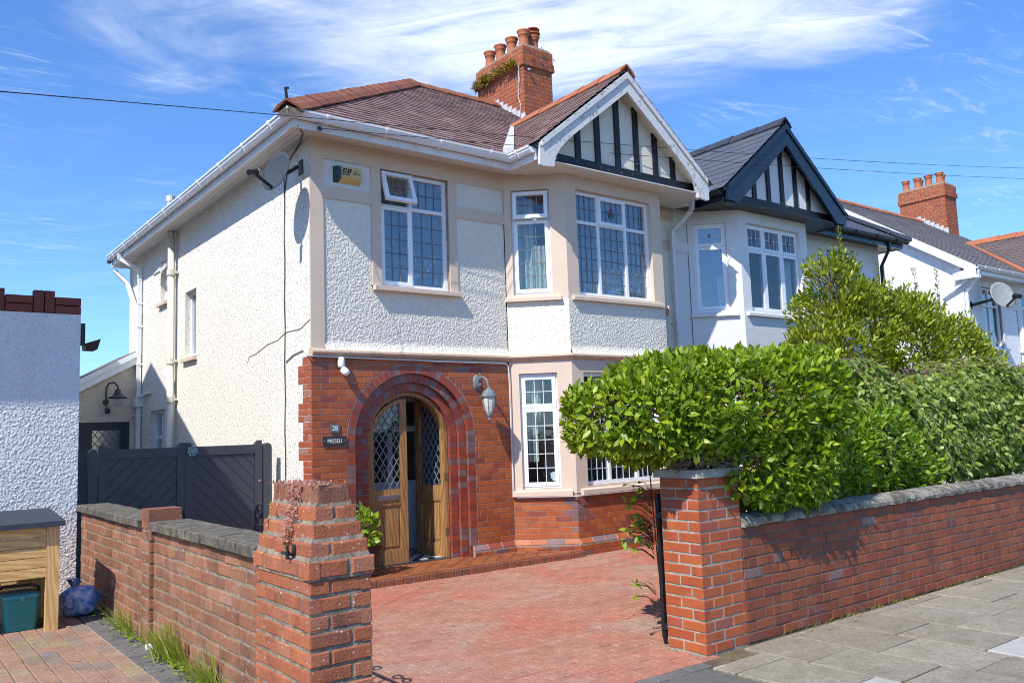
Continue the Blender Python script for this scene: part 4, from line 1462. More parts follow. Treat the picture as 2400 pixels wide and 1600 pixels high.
# front upper windows
window(H, FF.at(0.95, 3.412), 1.02, 1.498, [0.475], 1.05, 0.075, sash={(0, 0)}, lead={0: (2, 4), 1: (3, 1)}, openings={(0, 1): math.radians(19)}, net=True, label='leaded bedroom window with its top left pane pushed open')
window(H, FA.at(0.10, 3.425), 0.54, 1.475, [], 1.055, 0.06, sash={(0, 0), (0, 1)}, lead={0: (2, 4), 1: (3, 1)}, glass=M_glass_clear, openings={(0, 1): math.radians(7)},
       curtains=[(0.05, 0.30, 0.05, 1.4, M_curtain_green, 0.8), (0.30, 0.49, 0.05, 0.72, M_curtain, 1.3)])
window(H, FB.at(0.21, 3.412), 1.51, 1.505, [0.48, 1.03], 1.06, 0.075, sash={(1, 1)}, lead={0: (3, 5), 1: (3, 1)}, net=True, tulip={(1, 1): 1.0}, label='wide leaded bay window with a red glass tulip')
window(H, FC.at(0.22, 3.425), 0.54, 1.475, [], 1.055, 0.06, curtains=[(0.02, 0.52, 0.03, 1.45, M_curtain, 0.9)])  # curtain added to close off the sky behind the bay
# lower bay windows
window(H, FA.at(0.13, 0.775), 0.52, 1.55, [], 1.085, 0.06, sash={(0, 0), (0, 1)}, lead={0: (2, 4), 1: (2, 1)}, lead_mat=M_lead_pale, glass=M_glass_clear,
       curtains=[(0.07, 0.22, 0.35, 1.5, M_curtain, 1.1), (0.22, 0.27, 0.9, 1.5, M_curtain, 1.1)])
window(H, FB.at(0.21, 0.785), 1.51, 1.54, [0.48, 1.03], 1.08, 0.06, lead={0: (3, 5), 1: (3, 1)}, lead_mat=M_lead_pale, glass=M_glass_clear)
window(H, FC.at(0.21, 0.775), 0.52, 1.55, [], 1.085, 0.06, curtains=[(0.02, 0.50, 0.03, 1.52, M_curtain, 0.9)])
b = MB()
f = FA.at(0.13, 0.775)
b.fprism(f, [(0.375, 0.20), (0.42, 0.215), (0.465, 0.20), (0.46, 0.13), (0.42, 0.085), (0.38, 0.13)], -0.085, -0.078)
tag(b.build('window_sticker', M_white_card, None), 'white shield sticker in the narrow ground-floor bay window', 'sticker')

# ---- brick ground floor
CX, CZ = 1.36, 1.51
RO = 0.92
b = MB()
wall_panel(b, FF.at(0, 0, -0.0035), 0.012, 2.89, -0.4, 2.53, [(CX - RO, CX + RO, -0.4, CZ + RO)], 0.06)
for s in (-1, 1):
    for k in range(12):
        a0, a1 = math.pi / 2 * k / 12, math.pi / 2 * (k + 1) / 12
        b.face([FF.p(CX + s * RO, CZ + RO, -0.0035), FF.p(CX + s * RO * math.cos(a0), CZ + RO * math.sin(a0), -0.0035), FF.p(CX + s * RO * math.cos(a1), CZ + RO * math.sin(a1), -0.0035)])
b.build('brick_backing', M_mortar, H)
P = Pieces()


def archclip(q):
    cx, cy = (q[0][0] + q[2][0]) / 2, (q[0][1] + q[2][1]) / 2
    if abs(cx - CX) > 1.2:
        return q
    if cy > CZ:
        d = Vector((cx - CX, cy - CZ))
        d.normalize()
        R = RO + 0.008
        return clip_half(q, -d.x, -d.y, -(d.x * CX + d.y * CZ + R))
    s = 1 if cx > CX else -1
    return clip_half(q, -s, 0, -(s * CX + RO + 0.008))


for q in lay(0.002, 2.884, -0.045, 2.512, 0.0747, 0.222, 0.008):
    c = archclip(q)
    if len(c) < 3 or abs(area(c)) < 0.0008:
        continue
    r = random.random()
    P.add(FF, c, -0.03, 0.0, M_purple if r < 0.010 else M_brick, 0.0025, 0.0006, 0.002)
# stepped corner bricks showing on the side wall
row = 0
z = -0.045
while z < 2.50:
    ext = 0.38 if (row // 3) % 2 == 0 else 0.25
    cuts = [0.003, 0.112, ext] if row % 2 else [0.003, 0.222, ext]
    for k in range(len(cuts) - 1):
        if cuts[k + 1] - cuts[k] > 0.02:
            head = k == 0 and row % 2 and random.random() < 0.3
            P.add(FS, [(cuts[k], z), (cuts[k + 1] - 0.006, z), (cuts[k + 1] - 0.006, min(z + 0.068, 2.51)), (cuts[k], min(z + 0.068, 2.51))], -0.03, 0.006, M_purple if head else M_quoin, 0.003, 0.0008, 0.002)
    z += 0.0747
    row += 1
# bay brickwork
b = MB()
for f, L in ((FA, AL), (FB, 1.94), (FC, AL)):
    wall_panel(b, f.at(0, 0, -0.0035), 0.0, L, -0.4, 0.70, (), 0.1)
b.build('bay_backing', M_mortar, H)
for f, L, off in ((FA, AL, 0.0), (FB, 1.94, 0.11)):
    for q in lay(0.003, L - 0.001, 0.108, 0.672, 0.0747, 0.222, 0.0065, start=0):
        corner = (f is FA and q[1][0] > L - 0.02) or (f is FB and q[0][0] < 0.02)
        P.add(f, q, -0.03, 0.0, M_purple if ((corner and random.random() < 0.5) or random.random() < 0.01) else M_brick_bay, 0.0025, 0.0006, 0.002)
P.emit('brick', H, 300, 'brickwork')

# arch of three stepped rings
A = Pieces()
rings = [(0.92, 0.81, 0.0), (0.81, 0.70, 0.05), (0.70, 0.59, 0.10)]
bk = MB()
for (ro, ri, dep) in rings:
    n = round(math.pi * (ro + ri) / 2 / 0.0785)
    g = 0.0032
    for k in range(n):
        a0, a1 = math.pi * k / n, math.pi * (k + 1) / n
        pts = []
        for (r, a, s) in ((ri, a0, 1), (ro, a0, 1), (ro, a1, -1), (ri, a1, -1)):
            aa = a + s * g / r
            rr = r + (0.003 if r == ri else -0.004)
            pts.append((CX + rr * math.cos(aa), CZ + rr * math.sin(aa)))
        A.raw([FF.p(x, y, -dep) for x, y in pts] + [FF.p(x, y, -dep - 0.052) for x, y in pts], [(0, 1, 2, 3), (0, 4, 5, 1), (1, 5, 6, 2), (2, 6, 7, 3), (3, 7, 4, 0)], M_arch, 0.008, (0, -1, 0))
        rm0, rm1 = ri + 0.007, ro - 0.001
        q = [(CX + rr * math.cos(t), CZ + rr * math.sin(t)) for rr, t in ((rm0, a0), (rm1, a0), (rm1, a1), (rm0, a1))]
        bk.fprism(FF, q, -dep - 0.06, -dep - 0.003)
    for s in (-1, 1):
        x0, x1 = sorted((CX + s * (ri + 0.003), CX + s * (ro - 0.004)))
        for k in range(21):
            z0 = -0.045 + 0.0747 * k
            z1 = min(z0 + 0.068, CZ - 0.003)
            pts = [(x0, z0), (x1, z0), (x1, z1), (x0, z1)]
            A.raw([FF.p(x, y, -dep) for x, y in pts] + [FF.p(x, y, -dep - 0.052) for x, y in pts], [(0, 1, 2, 3), (0, 4, 5, 1), (1, 5, 6, 2), (2, 6, 7, 3), (3, 7, 4, 0)], M_arch, 0.008, (0, -1, 0))
        xa, xb = sorted((CX + s * (ri + 0.007), CX + s * (ro - 0.001)))
        bk.fbox(FF, xa, xb, -0.4, CZ, -dep - 0.06, -dep - 0.006)
bk.build('arch_backing', M_mortar_pale, H)
A.emit('arch_brick', H, 300, 'arch_bricks')

# plinth with a sloping top course
b = MB()
PPATH = [(2.20, 0), (2.89, 0), (3.52, -0.58), (5.46, -0.58), (6.09, 0)]
b.sweep(PPATH, [(-0.05, -0.4), (0.055, -0.4), (0.055, 0.028), (-0.002, 0.100), (-0.05, 0.100)], closed=True)
b.build('plinth', M_mortar, H)
P = Pieces()
tan0, tan1 = 0.025, 0.025
for (p, q, ea, eb) in ((PPATH[0], PPATH[1], 0, -0.026), (PPATH[1], PPATH[2], -0.026, 0.022), (PPATH[2], PPATH[3], 0.022, 0.022)):
    p, q = Vector((p[0], p[1], 0)), Vector((q[0], q[1], 0))
    d = (q - p).normalized()
    n = Vector((d.y, -d.x, 0))
    L = (q - p).length
    f1 = Fr(p + n * 0.055, d, (0, 0, 1), n)
    for r in lay(-ea, L + eb, -0.13, 0.030, 0.0747, 0.222, 0.006):
        P.add(f1, r, -0.02, 0.006, M_purple if random.random() < 0.2 else M_brick_bay, 0.003, 0.0006, 0.002)
    sv = Vector((0, 0, 0.072)) - n * 0.057
    f2 = Fr(p + n * 0.055 + Vector((0, 0, 0.030)), d, sv, d.cross(sv) if d.cross(sv).z > 0 else -d.cross(sv))
    for r in lay(0, L, 0.004, 0.092, 0.0886, 0.222, 0.006):
        P.add(f2, r, -0.02, 0.007, M_purple if random.random() < 0.12 else M_brick_bay, 0.004, 0.0006, 0.002)
P.emit('plinth_brick', H, 200, 'plinth_bricks')
ab = MB()
f = FA.at(0.40, -0.045, 0.062)
ab.fbox(f, -0.11, 0.11, -0.036, 0.036, -0.02, 0.002)
o = ab.build('air_brick', M_brick_bay, H)
ab = MB()
for i in range(9):
    for j in range(3):
        ab.fbox(f, -0.1 + i * 0.0228, -0.1 + i * 0.0228 + 0.014, -0.029 + j * 0.021, -0.029 + j * 0.021 + 0.014, -0.001, 0.0035)
ab.build('vent_slots', M_dark, o)

# tiled step in front of the door
b = MB()
TP = [(-0.20, -0.60), (3.47, -0.71), (2.84, -0.06), (2.20, -0.06), (2.20, 0.10), (-0.2, 0.10)]
b.prism([(x, y, -0.045) for x, y in TP], [(x, y, -0.3) for x, y in TP])
o = b.build('door_step', M_mortar_old, H)
P = Pieces()
TFm = Fr((0, 0, -0.045), (1, 0, 0), (0, 1, 0), (0, 0, 1))
c45 = math.sqrt(0.5)
tp2 = [(-0.20, -0.585), (3.44, -0.69), (2.84, -0.06), (2.20, -0.06), (2.20, 0.02), (-0.2, 0.02)]
reg = [[(-0.20, -0.49), (2.2, -0.56), (2.2, 0.16), (-0.2, 0.16)], [(2.2, -0.56), (3.33, -0.595), (2.87, -0.07), (2.2, -0.07)]]
S_ = 0.152
for i in range(-12, 24):
    for j in range(-16, 24):
        # herringbone pairs laid on the diagonal
        for (du, dv, w, hh) in ((0, 0, 2, 1),):
            u, v = (i * 2 + (j % 2)) * S_ * 1.0, j * S_
            q = [(u + 0.003, v + 0.003), (u + 2 * S_ - 0.003, v + 0.003), (u + 2 * S_ - 0.003, v + S_ - 0.003), (u + 0.003, v + S_ - 0.003)]
            q = [((a - b_) * c45, (a + b_) * c45 - 1.2) for a, b_ in q]
            for rg in reg:
                c = clip_conv(q, rg)
                if len(c) >= 3 and abs(area(c)) > 0.002:
                    P.add(TFm, c, -0.01, 0.012, M_tile, 0.002, 0.0006, 0.002)
E1 = Fr((-0.20, -0.60, -0.045), (3.67, -0.11, 0), (0.11, 3.67, 0), (0, 0, 1))
for k in range(17):
    P.add(E1, [(k * 0.216, 0.004), (k * 0.216 + 0.211, 0.004), (k * 0.216 + 0.211, 0.104), (k * 0.216, 0.104)], -0.01, 0.014, M_tile, 0.004, 0.001, 0.003)
P.emit('step_tile', o, 300)
P = Pieces()
E2 = Fr((-0.20, -0.60, -0.125), (3.67, -0.11, 0), (0, 0, 1), (-0.11, -3.67, 0))
for k in range(33):
    P.add(E2, [(k * 0.112, 0.0), (k * 0.112 + 0.104, 0.0), (k * 0.112 + 0.104, 0.078), (k * 0.112, 0.078)], -0.02, 0.008, M_riser, 0.006, 0.003, 0.02)
P.emit('riser_brick', o, 100)

# ---- front door: frame, two leaves, the right one open
DR = 0.585


def arc(r, a0, a1, n=14):
    return [(CX + r * math.cos(a0 + (a1 - a0) * k / n), CZ + r * math.sin(a0 + (a1 - a0) * k / n)) for k in range(n + 1)]


b = MB()
for s in (-1, 1):
    b.fprism(FF, [(CX + s * x, z) for x, z in ((DR, -0.05), (DR, CZ), (DR - 0.045, CZ), (DR - 0.045, -0.05))], -0.235, -0.150)
    n = 16
    for k in range(n):
        a0, a1 = math.pi / 2 * k / n, math.pi / 2 * (k + 1) / n
        b.fprism(FF, [(CX + s * r * math.cos(a), CZ + r * math.sin(a)) for r, a in ((DR, a0), (DR, a1), (DR - 0.045, a1), (DR - 0.045, a0))], -0.235, -0.150)
df = b.build('door_frame', M_oak, H)
LR = DR - 0.05


def door_leaf(fr, x0, x1, cx, flip, label, slot):
    """leaf in frame fr (u across from x0 to x1), the arch centred on cx with its spring at CZ"""
    def top(x, r=LR):
        return CZ + math.sqrt(max(0.0, r * r - (x - cx) ** 2))
    mb = MB()
    t0, t1 = -0.045, 0.0
    st = 0.078
    sb, se = (0.054, 0.085) if not flip else (0.085, 0.054)
    xs = [x0 + (x1 - x0) * k / 16 for k in range(17)]

    def col(a, b_, lo):
        ks = [a + (b_ - a) * k / 8 for k in range(9)]
        return [(a, lo), (b_, lo)] + [(x, top(x)) for x in ks[::-1]]
    mb.fprism(fr, col(x0, x0 + sb, 0.012), t0, t1)
    mb.fprism(fr, col(x1 - se, x1, 0.012), t0, t1)
    a, c = x0 + sb, x1 - se
    mb.fbox(fr, a, c, 0.012, 0.175, t0, t1 - 0.001)
    mb.fbox(fr, a, c, 0.735, 0.925, t0, t1 - 0.001)
    RG = LR - 0.052

    def gtop(x):
        return CZ + math.sqrt(max(0.0, RG * RG - (x - cx) ** 2))
    ks = [a + (c - a) * k / 14 for k in range(15)]
    mb.fprism(fr, [(x, gtop(x)) for x in ks] + [(x, top(x)) for x in ks[::-1]], t0, t1 - 0.001)
    # glazing beads
    mb.fbox(fr, a, a + 0.012, 0.925, gtop(a + 0.01), t1 - 0.02, t1 - 0.008)
    mb.fbox(fr, c - 0.012, c, 0.925, gtop(c - 0.01), t1 - 0.02, t1 - 0.008)
    leaf = mb.build('door', M_oak, H, label=label)
    pm = MB()
    pm.fbox(fr, a, c, 0.170, 0.74, t0 + 0.006, t1 - 0.022)
    pm.fprism(fr, [(a, 0.175), (c, 0.175), (c - 0.018, 0.193), (a + 0.018, 0.193)], t1 - 0.03, t1 - 0.006)
    pm.fprism(fr, [(a, 0.735), (a + 0.018, 0.717), (c - 0.018, 0.717), (c, 0.735)], t1 - 0.03, t1 - 0.006)
    pm.fprism(fr, [(a, 0.175), (a + 0.018, 0.193), (a + 0.018, 0.717), (a, 0.735)], t1 - 0.03, t1 - 0.006)
    pm.fprism(fr, [(c, 0.175), (c, 0.735), (c - 0.018, 0.717), (c - 0.018, 0.193)], t1 - 0.03, t1 - 0.006)
    pm.fbox(fr, a + 0.05, c - 0.05, 0.225, 0.685, t1 - 0.024, t1 - 0.012)
    pm.build('panel', M_oak, leaf)
    gl = [(a, 0.925), (c, 0.925)] + [(x, gtop(x)) for x in ks[::-1]]
    gm = MB()
    gm.fprism(fr, gl, t1 - 0.030, t1 - 0.024)
    gm.build('pane', M_glass_clear, leaf)
    lm = MB()
    slope = 1.55
    ln = math.hypot(1, slope)
    for s in (-1, 1):
        for k in range(-26, 40):
            c0 = k * 0.148
            w = 0.0055 * ln
            strip = [(-1 + cx, c0 - w - s * slope), (1 + cx, c0 - w + s * slope), (1 + cx, c0 + w + s * slope), (-1 + cx, c0 + w - s * slope)]
            q = clip_conv(strip, gl if area(gl) > 0 else gl[::-1])
            if len(q) >= 3 and abs(area(q)) > 1e-5:
                lm.fprism(fr, q, t1 - 0.024, t1 - 0.017 + 0.001 * s)
    lm.build('lead_lattice', M_lead, leaf)
    if slot:
        s = MB()
        m = (a + c) / 2
        s.fbox(fr, m - 0.145, m + 0.145, 0.79, 0.855, -0.004, 0.010)
        so_ = s.build('letter_plate', M_metal, leaf)
        s = MB()
        s.fbox(fr, m - 0.125, m + 0.125, 0.803, 0.842, 0.0095, 0.016)
        s.build('flap', M_metal, so_)
    return leaf


dl = Fr((0, 0.185, -0.035), (1, 0, 0), (0, 0, 1), (0, -1, 0))
door_leaf(dl, CX - LR, CX - 0.002, CX, False, 'closed left leaf of the front door with a chrome letter plate', True)
th = math.radians(79)
hx = CX + LR
o_ = Vector((hx, 0.185, -0.035))
du = Vector((math.cos(th), -math.sin(th), 0))
dr = Fr(o_ - du * hx, du, (0, 0, 1), (-math.sin(th), -math.cos(th), 0))
ro = door_leaf(dr, CX + 0.002, CX + LR, CX, True, 'right leaf of the front door standing open', False)
for z in (0.25, 0.95, 1.62):
    b = MB()
    b.tube([(hx + 0.004, 0.158, z), (hx + 0.004, 0.158, z + 0.1)], 0.011, 8)
    b.fbox(FF, hx - 0.002, hx + 0.035, z + 0.002, z + 0.098, -0.151, -0.147)
    b.build('hinge', M_brass, ro)
b = MB()
b.box(CX - DR, CX + DR, 0.10, 0.26, -0.07, -0.028)
b.build('threshold', M_slate_door, H)
# hall with an inner white door
b = MB()
b.box(CX - 0.75, CX + 0.75, 0.24, 3.1, -0.05, -0.018)
b.build('hall_floor', M_check, H)
b = MB()
b.box(CX - 0.80, CX - 0.75, 0.24, 1.6, -0.05, 2.43)
b.box(CX + 0.75, CX + 0.80, 0.24, 1.6, -0.05, 2.43)
b.box(CX - 0.80, CX + 0.80, 0.24, 1.6, 2.40, 2.44)
b.box(CX - 0.80, CX - DR + 0.02, 0.20, 0.26, -0.05, 2.43)
b.box(CX + DR - 0.02, CX + 0.80, 0.20, 0.26, -0.05, 2.43)
b.build('hall_wall', M_room, H)
b = MB()
hf = Fr((0, 1.25, 0), (1, 0, 0), (0, 0, 1), (0, -1, 0))
b.fbox(hf, CX - 0.75, CX + 0.75, -0.02, 0.92, -0.04, 0)
b.fbox(hf, CX - 0.75, CX + 0.75, 0.62, 0.65, 0, 0.012)
b.fbox(hf, CX - 0.75, CX + 0.75, 1.60, 1.68, -0.04, 0.0)
b.fbox(hf, CX - 0.75, CX + 0.75, 2.02, 2.43, -0.04, 0.0)
for x in (CX - 0.4, CX + 0.35):
    b.fbox(hf, x - 0.035, x + 0.035, 0.92, 2.02, -0.04, 0.0)
hd = b.build('inner_door', M_upvc, H)
b = MB()
b.fbox(hf, CX - 0.75, CX + 0.75, 0.92, 2.02, -0.032, -0.026)
b.build('pane', M_glass, hd)

# ---- lean-to at the back of the side passage
LF = Fr((0, 7.8, 0), (1, 0, 0), (0, 0, 1), (0, -1, 0))
b = MB()
wall_panel(b, LF, -1.6, 0.0, -0.2, 2.22, [(-1.06, -0.17, -0.2, 1.99)], 0.2)
b.fprism(LF, [(-1.6, 2.22), (0, 2.22), (0, 3.12), (-1.6, 2.24)], -0.2, 0.0)
b.build('lean_to_wall', M_lean, H)
b = MB()
for (o0, o1, t) in ((0.0, 0.20, 0.10), (0.13, 0.235, 0.13)):
    b.fprism(LF, [(-1.75, 2.16 + o0), (-0.002, 3.12 + o0), (-0.002, 3.12 + o1), (-1.75, 2.16 + o1)], -0.02, t)
b.build('bargeboard', M_upvc, H)
b = MB()
b.prism([(-1.75, 7.72, 2.40), (-0.002, 7.72, 3.36), (-0.002, 9.6, 3.36), (-1.75, 9.6, 2.40)], [(-1.75, 7.72, 2.35), (-0.002, 7.72, 3.31), (-0.002, 9.6, 3.31), (-1.75, 9.6, 2.35)])
b.build('lean_to_roof', M_slate4, H)
b = MB()
for a0, a1, c0, c1 in ((-1.06, -0.98, -0.1, 1.99), (-0.25, -0.17, -0.1, 1.99), (-0.98, -0.25, 1.91, 1.99)):
    b.fbox(LF, a0, a1, c0, c1, -0.14, -0.05)
b.build('side_door_frame', M_slate_door, H)
b = MB()
for a0, a1, c0, c1 in ((-0.98, -0.80, -0.1, 1.91), (-0.33, -0.25, -0.1, 1.91), (-0.80, -0.33, 1.84, 1.91), (-0.80, -0.33, -0.1, 1.0)):
    b.fbox(LF, a0, a1, c0, c1, -0.13, -0.07)
sdr = b.build('side_door', M_slate_door, H)
b = MB()
b.fbox(LF, -0.80, -0.33, 1.0, 1.84, -0.11, -0.10)
b.build('pane', mat_glass('obscure_glass', 0.25, (0.5, 0.52, 0.5), 0.15), sdr)
b = MB()
gl = [(-0.80, 1.0), (-0.33, 1.0), (-0.33, 1.84), (-0.80, 1.84)]
for s in (-1, 1):
    for k in range(-20, 40):
        c0 = k * 0.16
        q = clip_conv([(-2, c0 - 0.011 - s * 1.3 * 1.5), (1, c0 - 0.011 + s * 1.3 * 1.5), (1, c0 + 0.011 + s * 1.3 * 1.5), (-2, c0 + 0.011 - s * 1.3 * 1.5)], gl)
        if len(q) >= 3 and abs(area(q)) > 1e-5:
            b.fprism(LF, q, -0.10, -0.092 + 0.001 * s)
b.build('lead_lattice', M_lead, sdr)
b = MB()
b.box(-1.02, -0.2, 8.3, 8.35, -0.1, 2.0)
b.build('room', M_room, H)

# ---- pipes
b = MB()
b.tube([(-0.10, 5.40, 0.1), (-0.10, 5.40, 5.13)], 0.058, 14)
sp = b.build('soil_pipe', M_rustpipe, H, smooth=True)
for z in (4.42, 2.92, 2.28, 1.46):
    b = MB()
    b.tube([(-0.10, 5.40, z - 0.05), (-0.10, 5.40, z + 0.05)], 0.074, 14)
    b.box(-0.06, 0.0, 5.31, 5.49, z - 0.02, z + 0.02)
    b.build('pipe_collar', M_rustpipe, sp)
b = MB()
b.tube([(-0.0, 5.75, 2.80), (-0.06, 5.72, 2.80), (-0.10, 5.64, 2.76), (-0.10, 5.50, 2.62), (-0.10, 5.40, 2.50)], 0.05, 12)
b.build('pipe_branch', M_rustpipe, sp, smooth=True)
b = MB()
b.tube([(-0.12, 5.40, 5.15), (-0.12, 5.40, 5.72)], 0.058, 12)
b.tube([(-0.12, 5.40, 5.64), (-0.12, 5.40, 5.74)], 0.07, 12)
b.build('vent_pipe', M_rustpipe, H)
b = MB()
pipe_square(b, [(-0.40, 7.75, 5.17), (-0.40, 7.75, 5.06), (-0.06, 7.66, 4.86), (-0.06, 7.66, 2.45)], 0.068)
dp = b.build('drainpipe', M_upvc, H)
b = MB()
pipe_square(b, [(-0.06, 7.66, 2.28), (-0.06, 7.66, 0.0)], 0.068)
b.box(-0.125, -0.0, 7.57, 7.75, 2.26, 2.46)
b.build('hopper', M_upvc, dp)
b = MB()
b.bar((-0.06, 7.60, 2.44), (-0.03, 6.95, 2.50), 0.045, 0.045)
b.build('waste_pipe', M_upvc, dp)
for z in (4.75, 4.22, 3.78, 3.06, 2.1):
    b = MB()
    b.box(-0.102, 0.0, 7.615, 7.705, z - 0.015, z + 0.015)
    b.build('pipe_clip', M_upvc, dp)
b = MB()
pipe_square(b, [(-0.30, 8.6, 5.0), (-0.10, 8.45, 4.72), (-0.06, 7.70, 3.95)], 0.068)
b.build('drainpipe', M_upvc, H)
# drainpipe on the front between the two houses
b = MB()
pipe_square(b, [(6.44, -0.40, 5.17), (6.44, -0.38, 5.02), (6.28, -0.07, 4.72), (6.28, -0.07, 0.1)], 0.062)
dp = b.build('drainpipe', M_upvc_old, H)
for z in (4.60, 3.2, 1.6):
    b = MB()
    b.box(6.235, 6.325, -0.115, 0.02, z - 0.02, z + 0.02)
    b.build('pipe_clip', M_upvc_old, dp)
# hip iron and eaves end
b = MB()
hp = Vector((-0.47, -0.47, 5.33))
b.bar(hp, hp + Vector((-0.03, -0.03, 0.14)), 0.03, 0.014)
b.bar(hp + Vector((-0.03, -0.03, 0.13)), hp + Vector((0.01, -0.03, 0.135)), 0.02, 0.02)
b.build('hip_iron', M_iron, H)
b = MB()
b.box(-0.36, 0.0, 8.50, 8.62, 5.06, 5.235)
b.build('eaves_box', M_upvc, H)

# ---- cables clipped to the wall
b = MB()
pts = []
for k in range(24):
    z = 5.1 - 5.0 * k / 23
    pts.append((-0.012, 0.74 + 0.012 * math.sin(k * 1.7) + 0.0015 * k, z))
b.tube(pts, 0.006, 6)
b.build('dish_cable', M_cable, H)
b = MB()
b.tube([(-0.012, 0.74, 2.50), (-0.012, 0.5, 2.57), (-0.012, 0.2, 2.60), (-0.06, -0.03, 2.505), (0.8, -0.035, 2.49), (1.6, -0.035, 2.483), (2.78, -0.035, 2.482), (2.85, -0.032, 2.44), (2.862, -0.03, 2.2), (2.862, -0.03, 0.72), (2.90, -0.07, 0.665), (3.50, -0.63, 0.665), (5.4, -0.63, 0.66)], 0.009, 6)
b.build('wall_cable', M_cable_white, H)
b = MB()
b.tube([(0.0, -0.03, 2.515), (0.9, -0.035, 2.497), (1.7, -0.036, 2.470), (2.80, -0.035, 2.466)], 0.006, 6)
b.build('wall_cable', M_cable_grey, H)
b = MB()
b.tube([(-0.30, -0.37, 5.10), (-0.12, -0.10, 5.13), (-0.015, 0.25, 5.13), (-0.015, 0.6, 5.0), (-0.012, 0.75, 4.6)], 0.007, 6)
b.build('eaves_cable', M_cable, H)
# cracks in the side wall render (raised patched line)
b = MB()
cr = [(-0.003, 0.02, 2.94), (-0.003, 0.30, 2.86), (-0.003, 0.74, 2.87), (-0.003, 1.0, 2.80), (-0.003, 1.35, 2.78), (-0.003, 1.75, 2.70), (-0.003, 2.0, 2.68), (-0.003, 2.08, 2.60)]
b.tube(cr, [0.005, 0.006, 0.0055, 0.005, 0.0055, 0.0045, 0.004, 0.003], 5)
b.build('render_crack', mat_plain('crack_brown', (0.26, 0.22, 0.17), 1.0), H)  # one even brown for the whole crack line

# ---- chimney on the ridge
CHX0, CHX1, CHY0, CHY1 = 5.61, 6.33, 2.80, 4.31


def chimney(parent, x0, x1, y0, y1, zb, zband, ztop, mat, limit, course, pots, step_z):
    c = MB()
    c.box(x0 + 0.008, x1 - 0.008, y0 + 0.008, y1 - 0.008, zb, ztop)
    c.box(x0 - 0.034, x1 + 0.034, y0 - 0.034, y1 + 0.034, zband + 0.002, zband + 2 * course - 0.012)
    c.box(x0 - 0.014, x1 + 0.014, y0 - 0.014, y1 + 0.014, zband + 2 * course - 0.02, ztop - 0.012)
    ch = c.build('chimney', M_mortar_pale, parent)
    P = Pieces()
    z = zb
    r = 0
    while z < ztop - 0.03:
        off = 0.0 if z < zband - 0.01 else (0.04 if z < zband + 2 * course - 0.01 else 0.02)
        ff = Fr((x0 - off, y0 - off, 0), (1, 0, 0), (0, 0, 1), (0, -1, 0))
        fl = Fr((x0 - off, y0 - off, 0), (0, 1, 0), (0, 0, 1), (-1, 0, 0))
        for f, L, s in ((ff, x1 - x0 + 2 * off, r), (fl, y1 - y0 + 2 * off, r + 1)):
            for q in lay(0.002, L - 0.002, z, z + course - 0.004, course, 0.225, 0.010, start=s):
                q = [(a, min(b_, z + course - 0.010)) for a, b_ in q]
                P.add(f, q, -0.03, 0.0, mat, 0.004, 0.002, 0.006)
        z += course
        r += 1
    P.emit('brick', ch, limit, 'brickwork')
    c = MB()
    c.prism([(x0 + 0.05, y0 + 0.05, ztop + 0.07), (x1 - 0.05, y0 + 0.05, ztop + 0.07), (x1 - 0.05, y1 - 0.05, ztop + 0.07), (x0 + 0.05, y1 - 0.05, ztop + 0.07)],
            [(x0 - 0.005, y0 - 0.005, ztop - 0.01), (x1 + 0.005, y0 - 0.005, ztop - 0.01), (x1 + 0.005, y1 + 0.005, ztop - 0.01), (x0 - 0.005, y1 + 0.005, ztop - 0.01)])
    c.build('flaunching', M_mortar_old, ch)
    for (px, py, hh, cowl) in pots:
        c = MB()
        c.lathe([(0.125, 0), (0.115, 0.03), (0.095, hh * 0.55), (0.094, hh * 0.74), (0.112, hh * 0.78), (0.112, hh * 0.82), (0.105, hh * 0.86), (0.132, hh * 0.94), (0.136, hh), (0.115, hh), (0.09, hh * 0.9), (0.085, hh * 0.4)], (px, py, ztop + 0.04), 22)
        po = c.build('chimney_pot', M_pot, ch, smooth=True)
        if cowl:
            c = MB()
            c.lathe([(0.10, hh), (0.10, hh + 0.05), (0.145, hh + 0.055), (0.145, hh + 0.075), (0.10, hh + 0.08)], (px, py, ztop + 0.04), 18)
            c.lathe([(0.0, hh + 0.17), (0.13, hh + 0.165), (0.14, hh + 0.145), (0.12, hh + 0.14), (0.0, hh + 0.145)], (px, py, ztop + 0.04), 18)
            for k in range(4):
                a = math.pi / 2 * k + 0.4
                c.bar((px + 0.1 * math.cos(a), py + 0.1 * math.sin(a), ztop + 0.04 + hh + 0.06), (px + 0.1 * math.cos(a), py + 0.1 * math.sin(a), ztop + 0.04 + hh + 0.15), 0.02, 0.02)
            c.build('cowl', M_pot, po)
    # stepped flashing where the left face meets the roof
    c = MB()
    return ch


CH = chimney(H, CHX0, CHX1, CHY0, CHY1, 6.9, 8.50, 8.90, M_chim, 300, 0.080,
             [(5.86, 3.06, 0.40, False), (5.86, 3.44, 0.40, False), (5.86, 3.82, 0.40, False), (5.86, 4.18, 0.40, False), (6.13, 3.10, 0.36, True)], 0)
b = MB()
for k in range(7):
    y = CHY0 - 0.02 + 0.135 * k
    zr = E5 + (y + 0.42) * SL
    b.box(CHX0 - 0.012, CHX0 + 0.01, y, y + 0.145, zr - 0.02, zr + 0.20)
b.box(CHX0 - 0.02, CHX1 + 0.02, CHY0 - 0.012, CHY0, E5 + (CHY0 + 0.42) * SL - 0.02, E5 + (CHY0 + 0.42) * SL + 0.13)
b.build('stepped_flashing', M_flash, CH)
b = MB()
b.tube([(CHX0 - 0.03, CHY0 + 0.10, 8.50), (CHX0 - 0.03, CHY0 + 0.10, 8.18)], 0.012, 6)
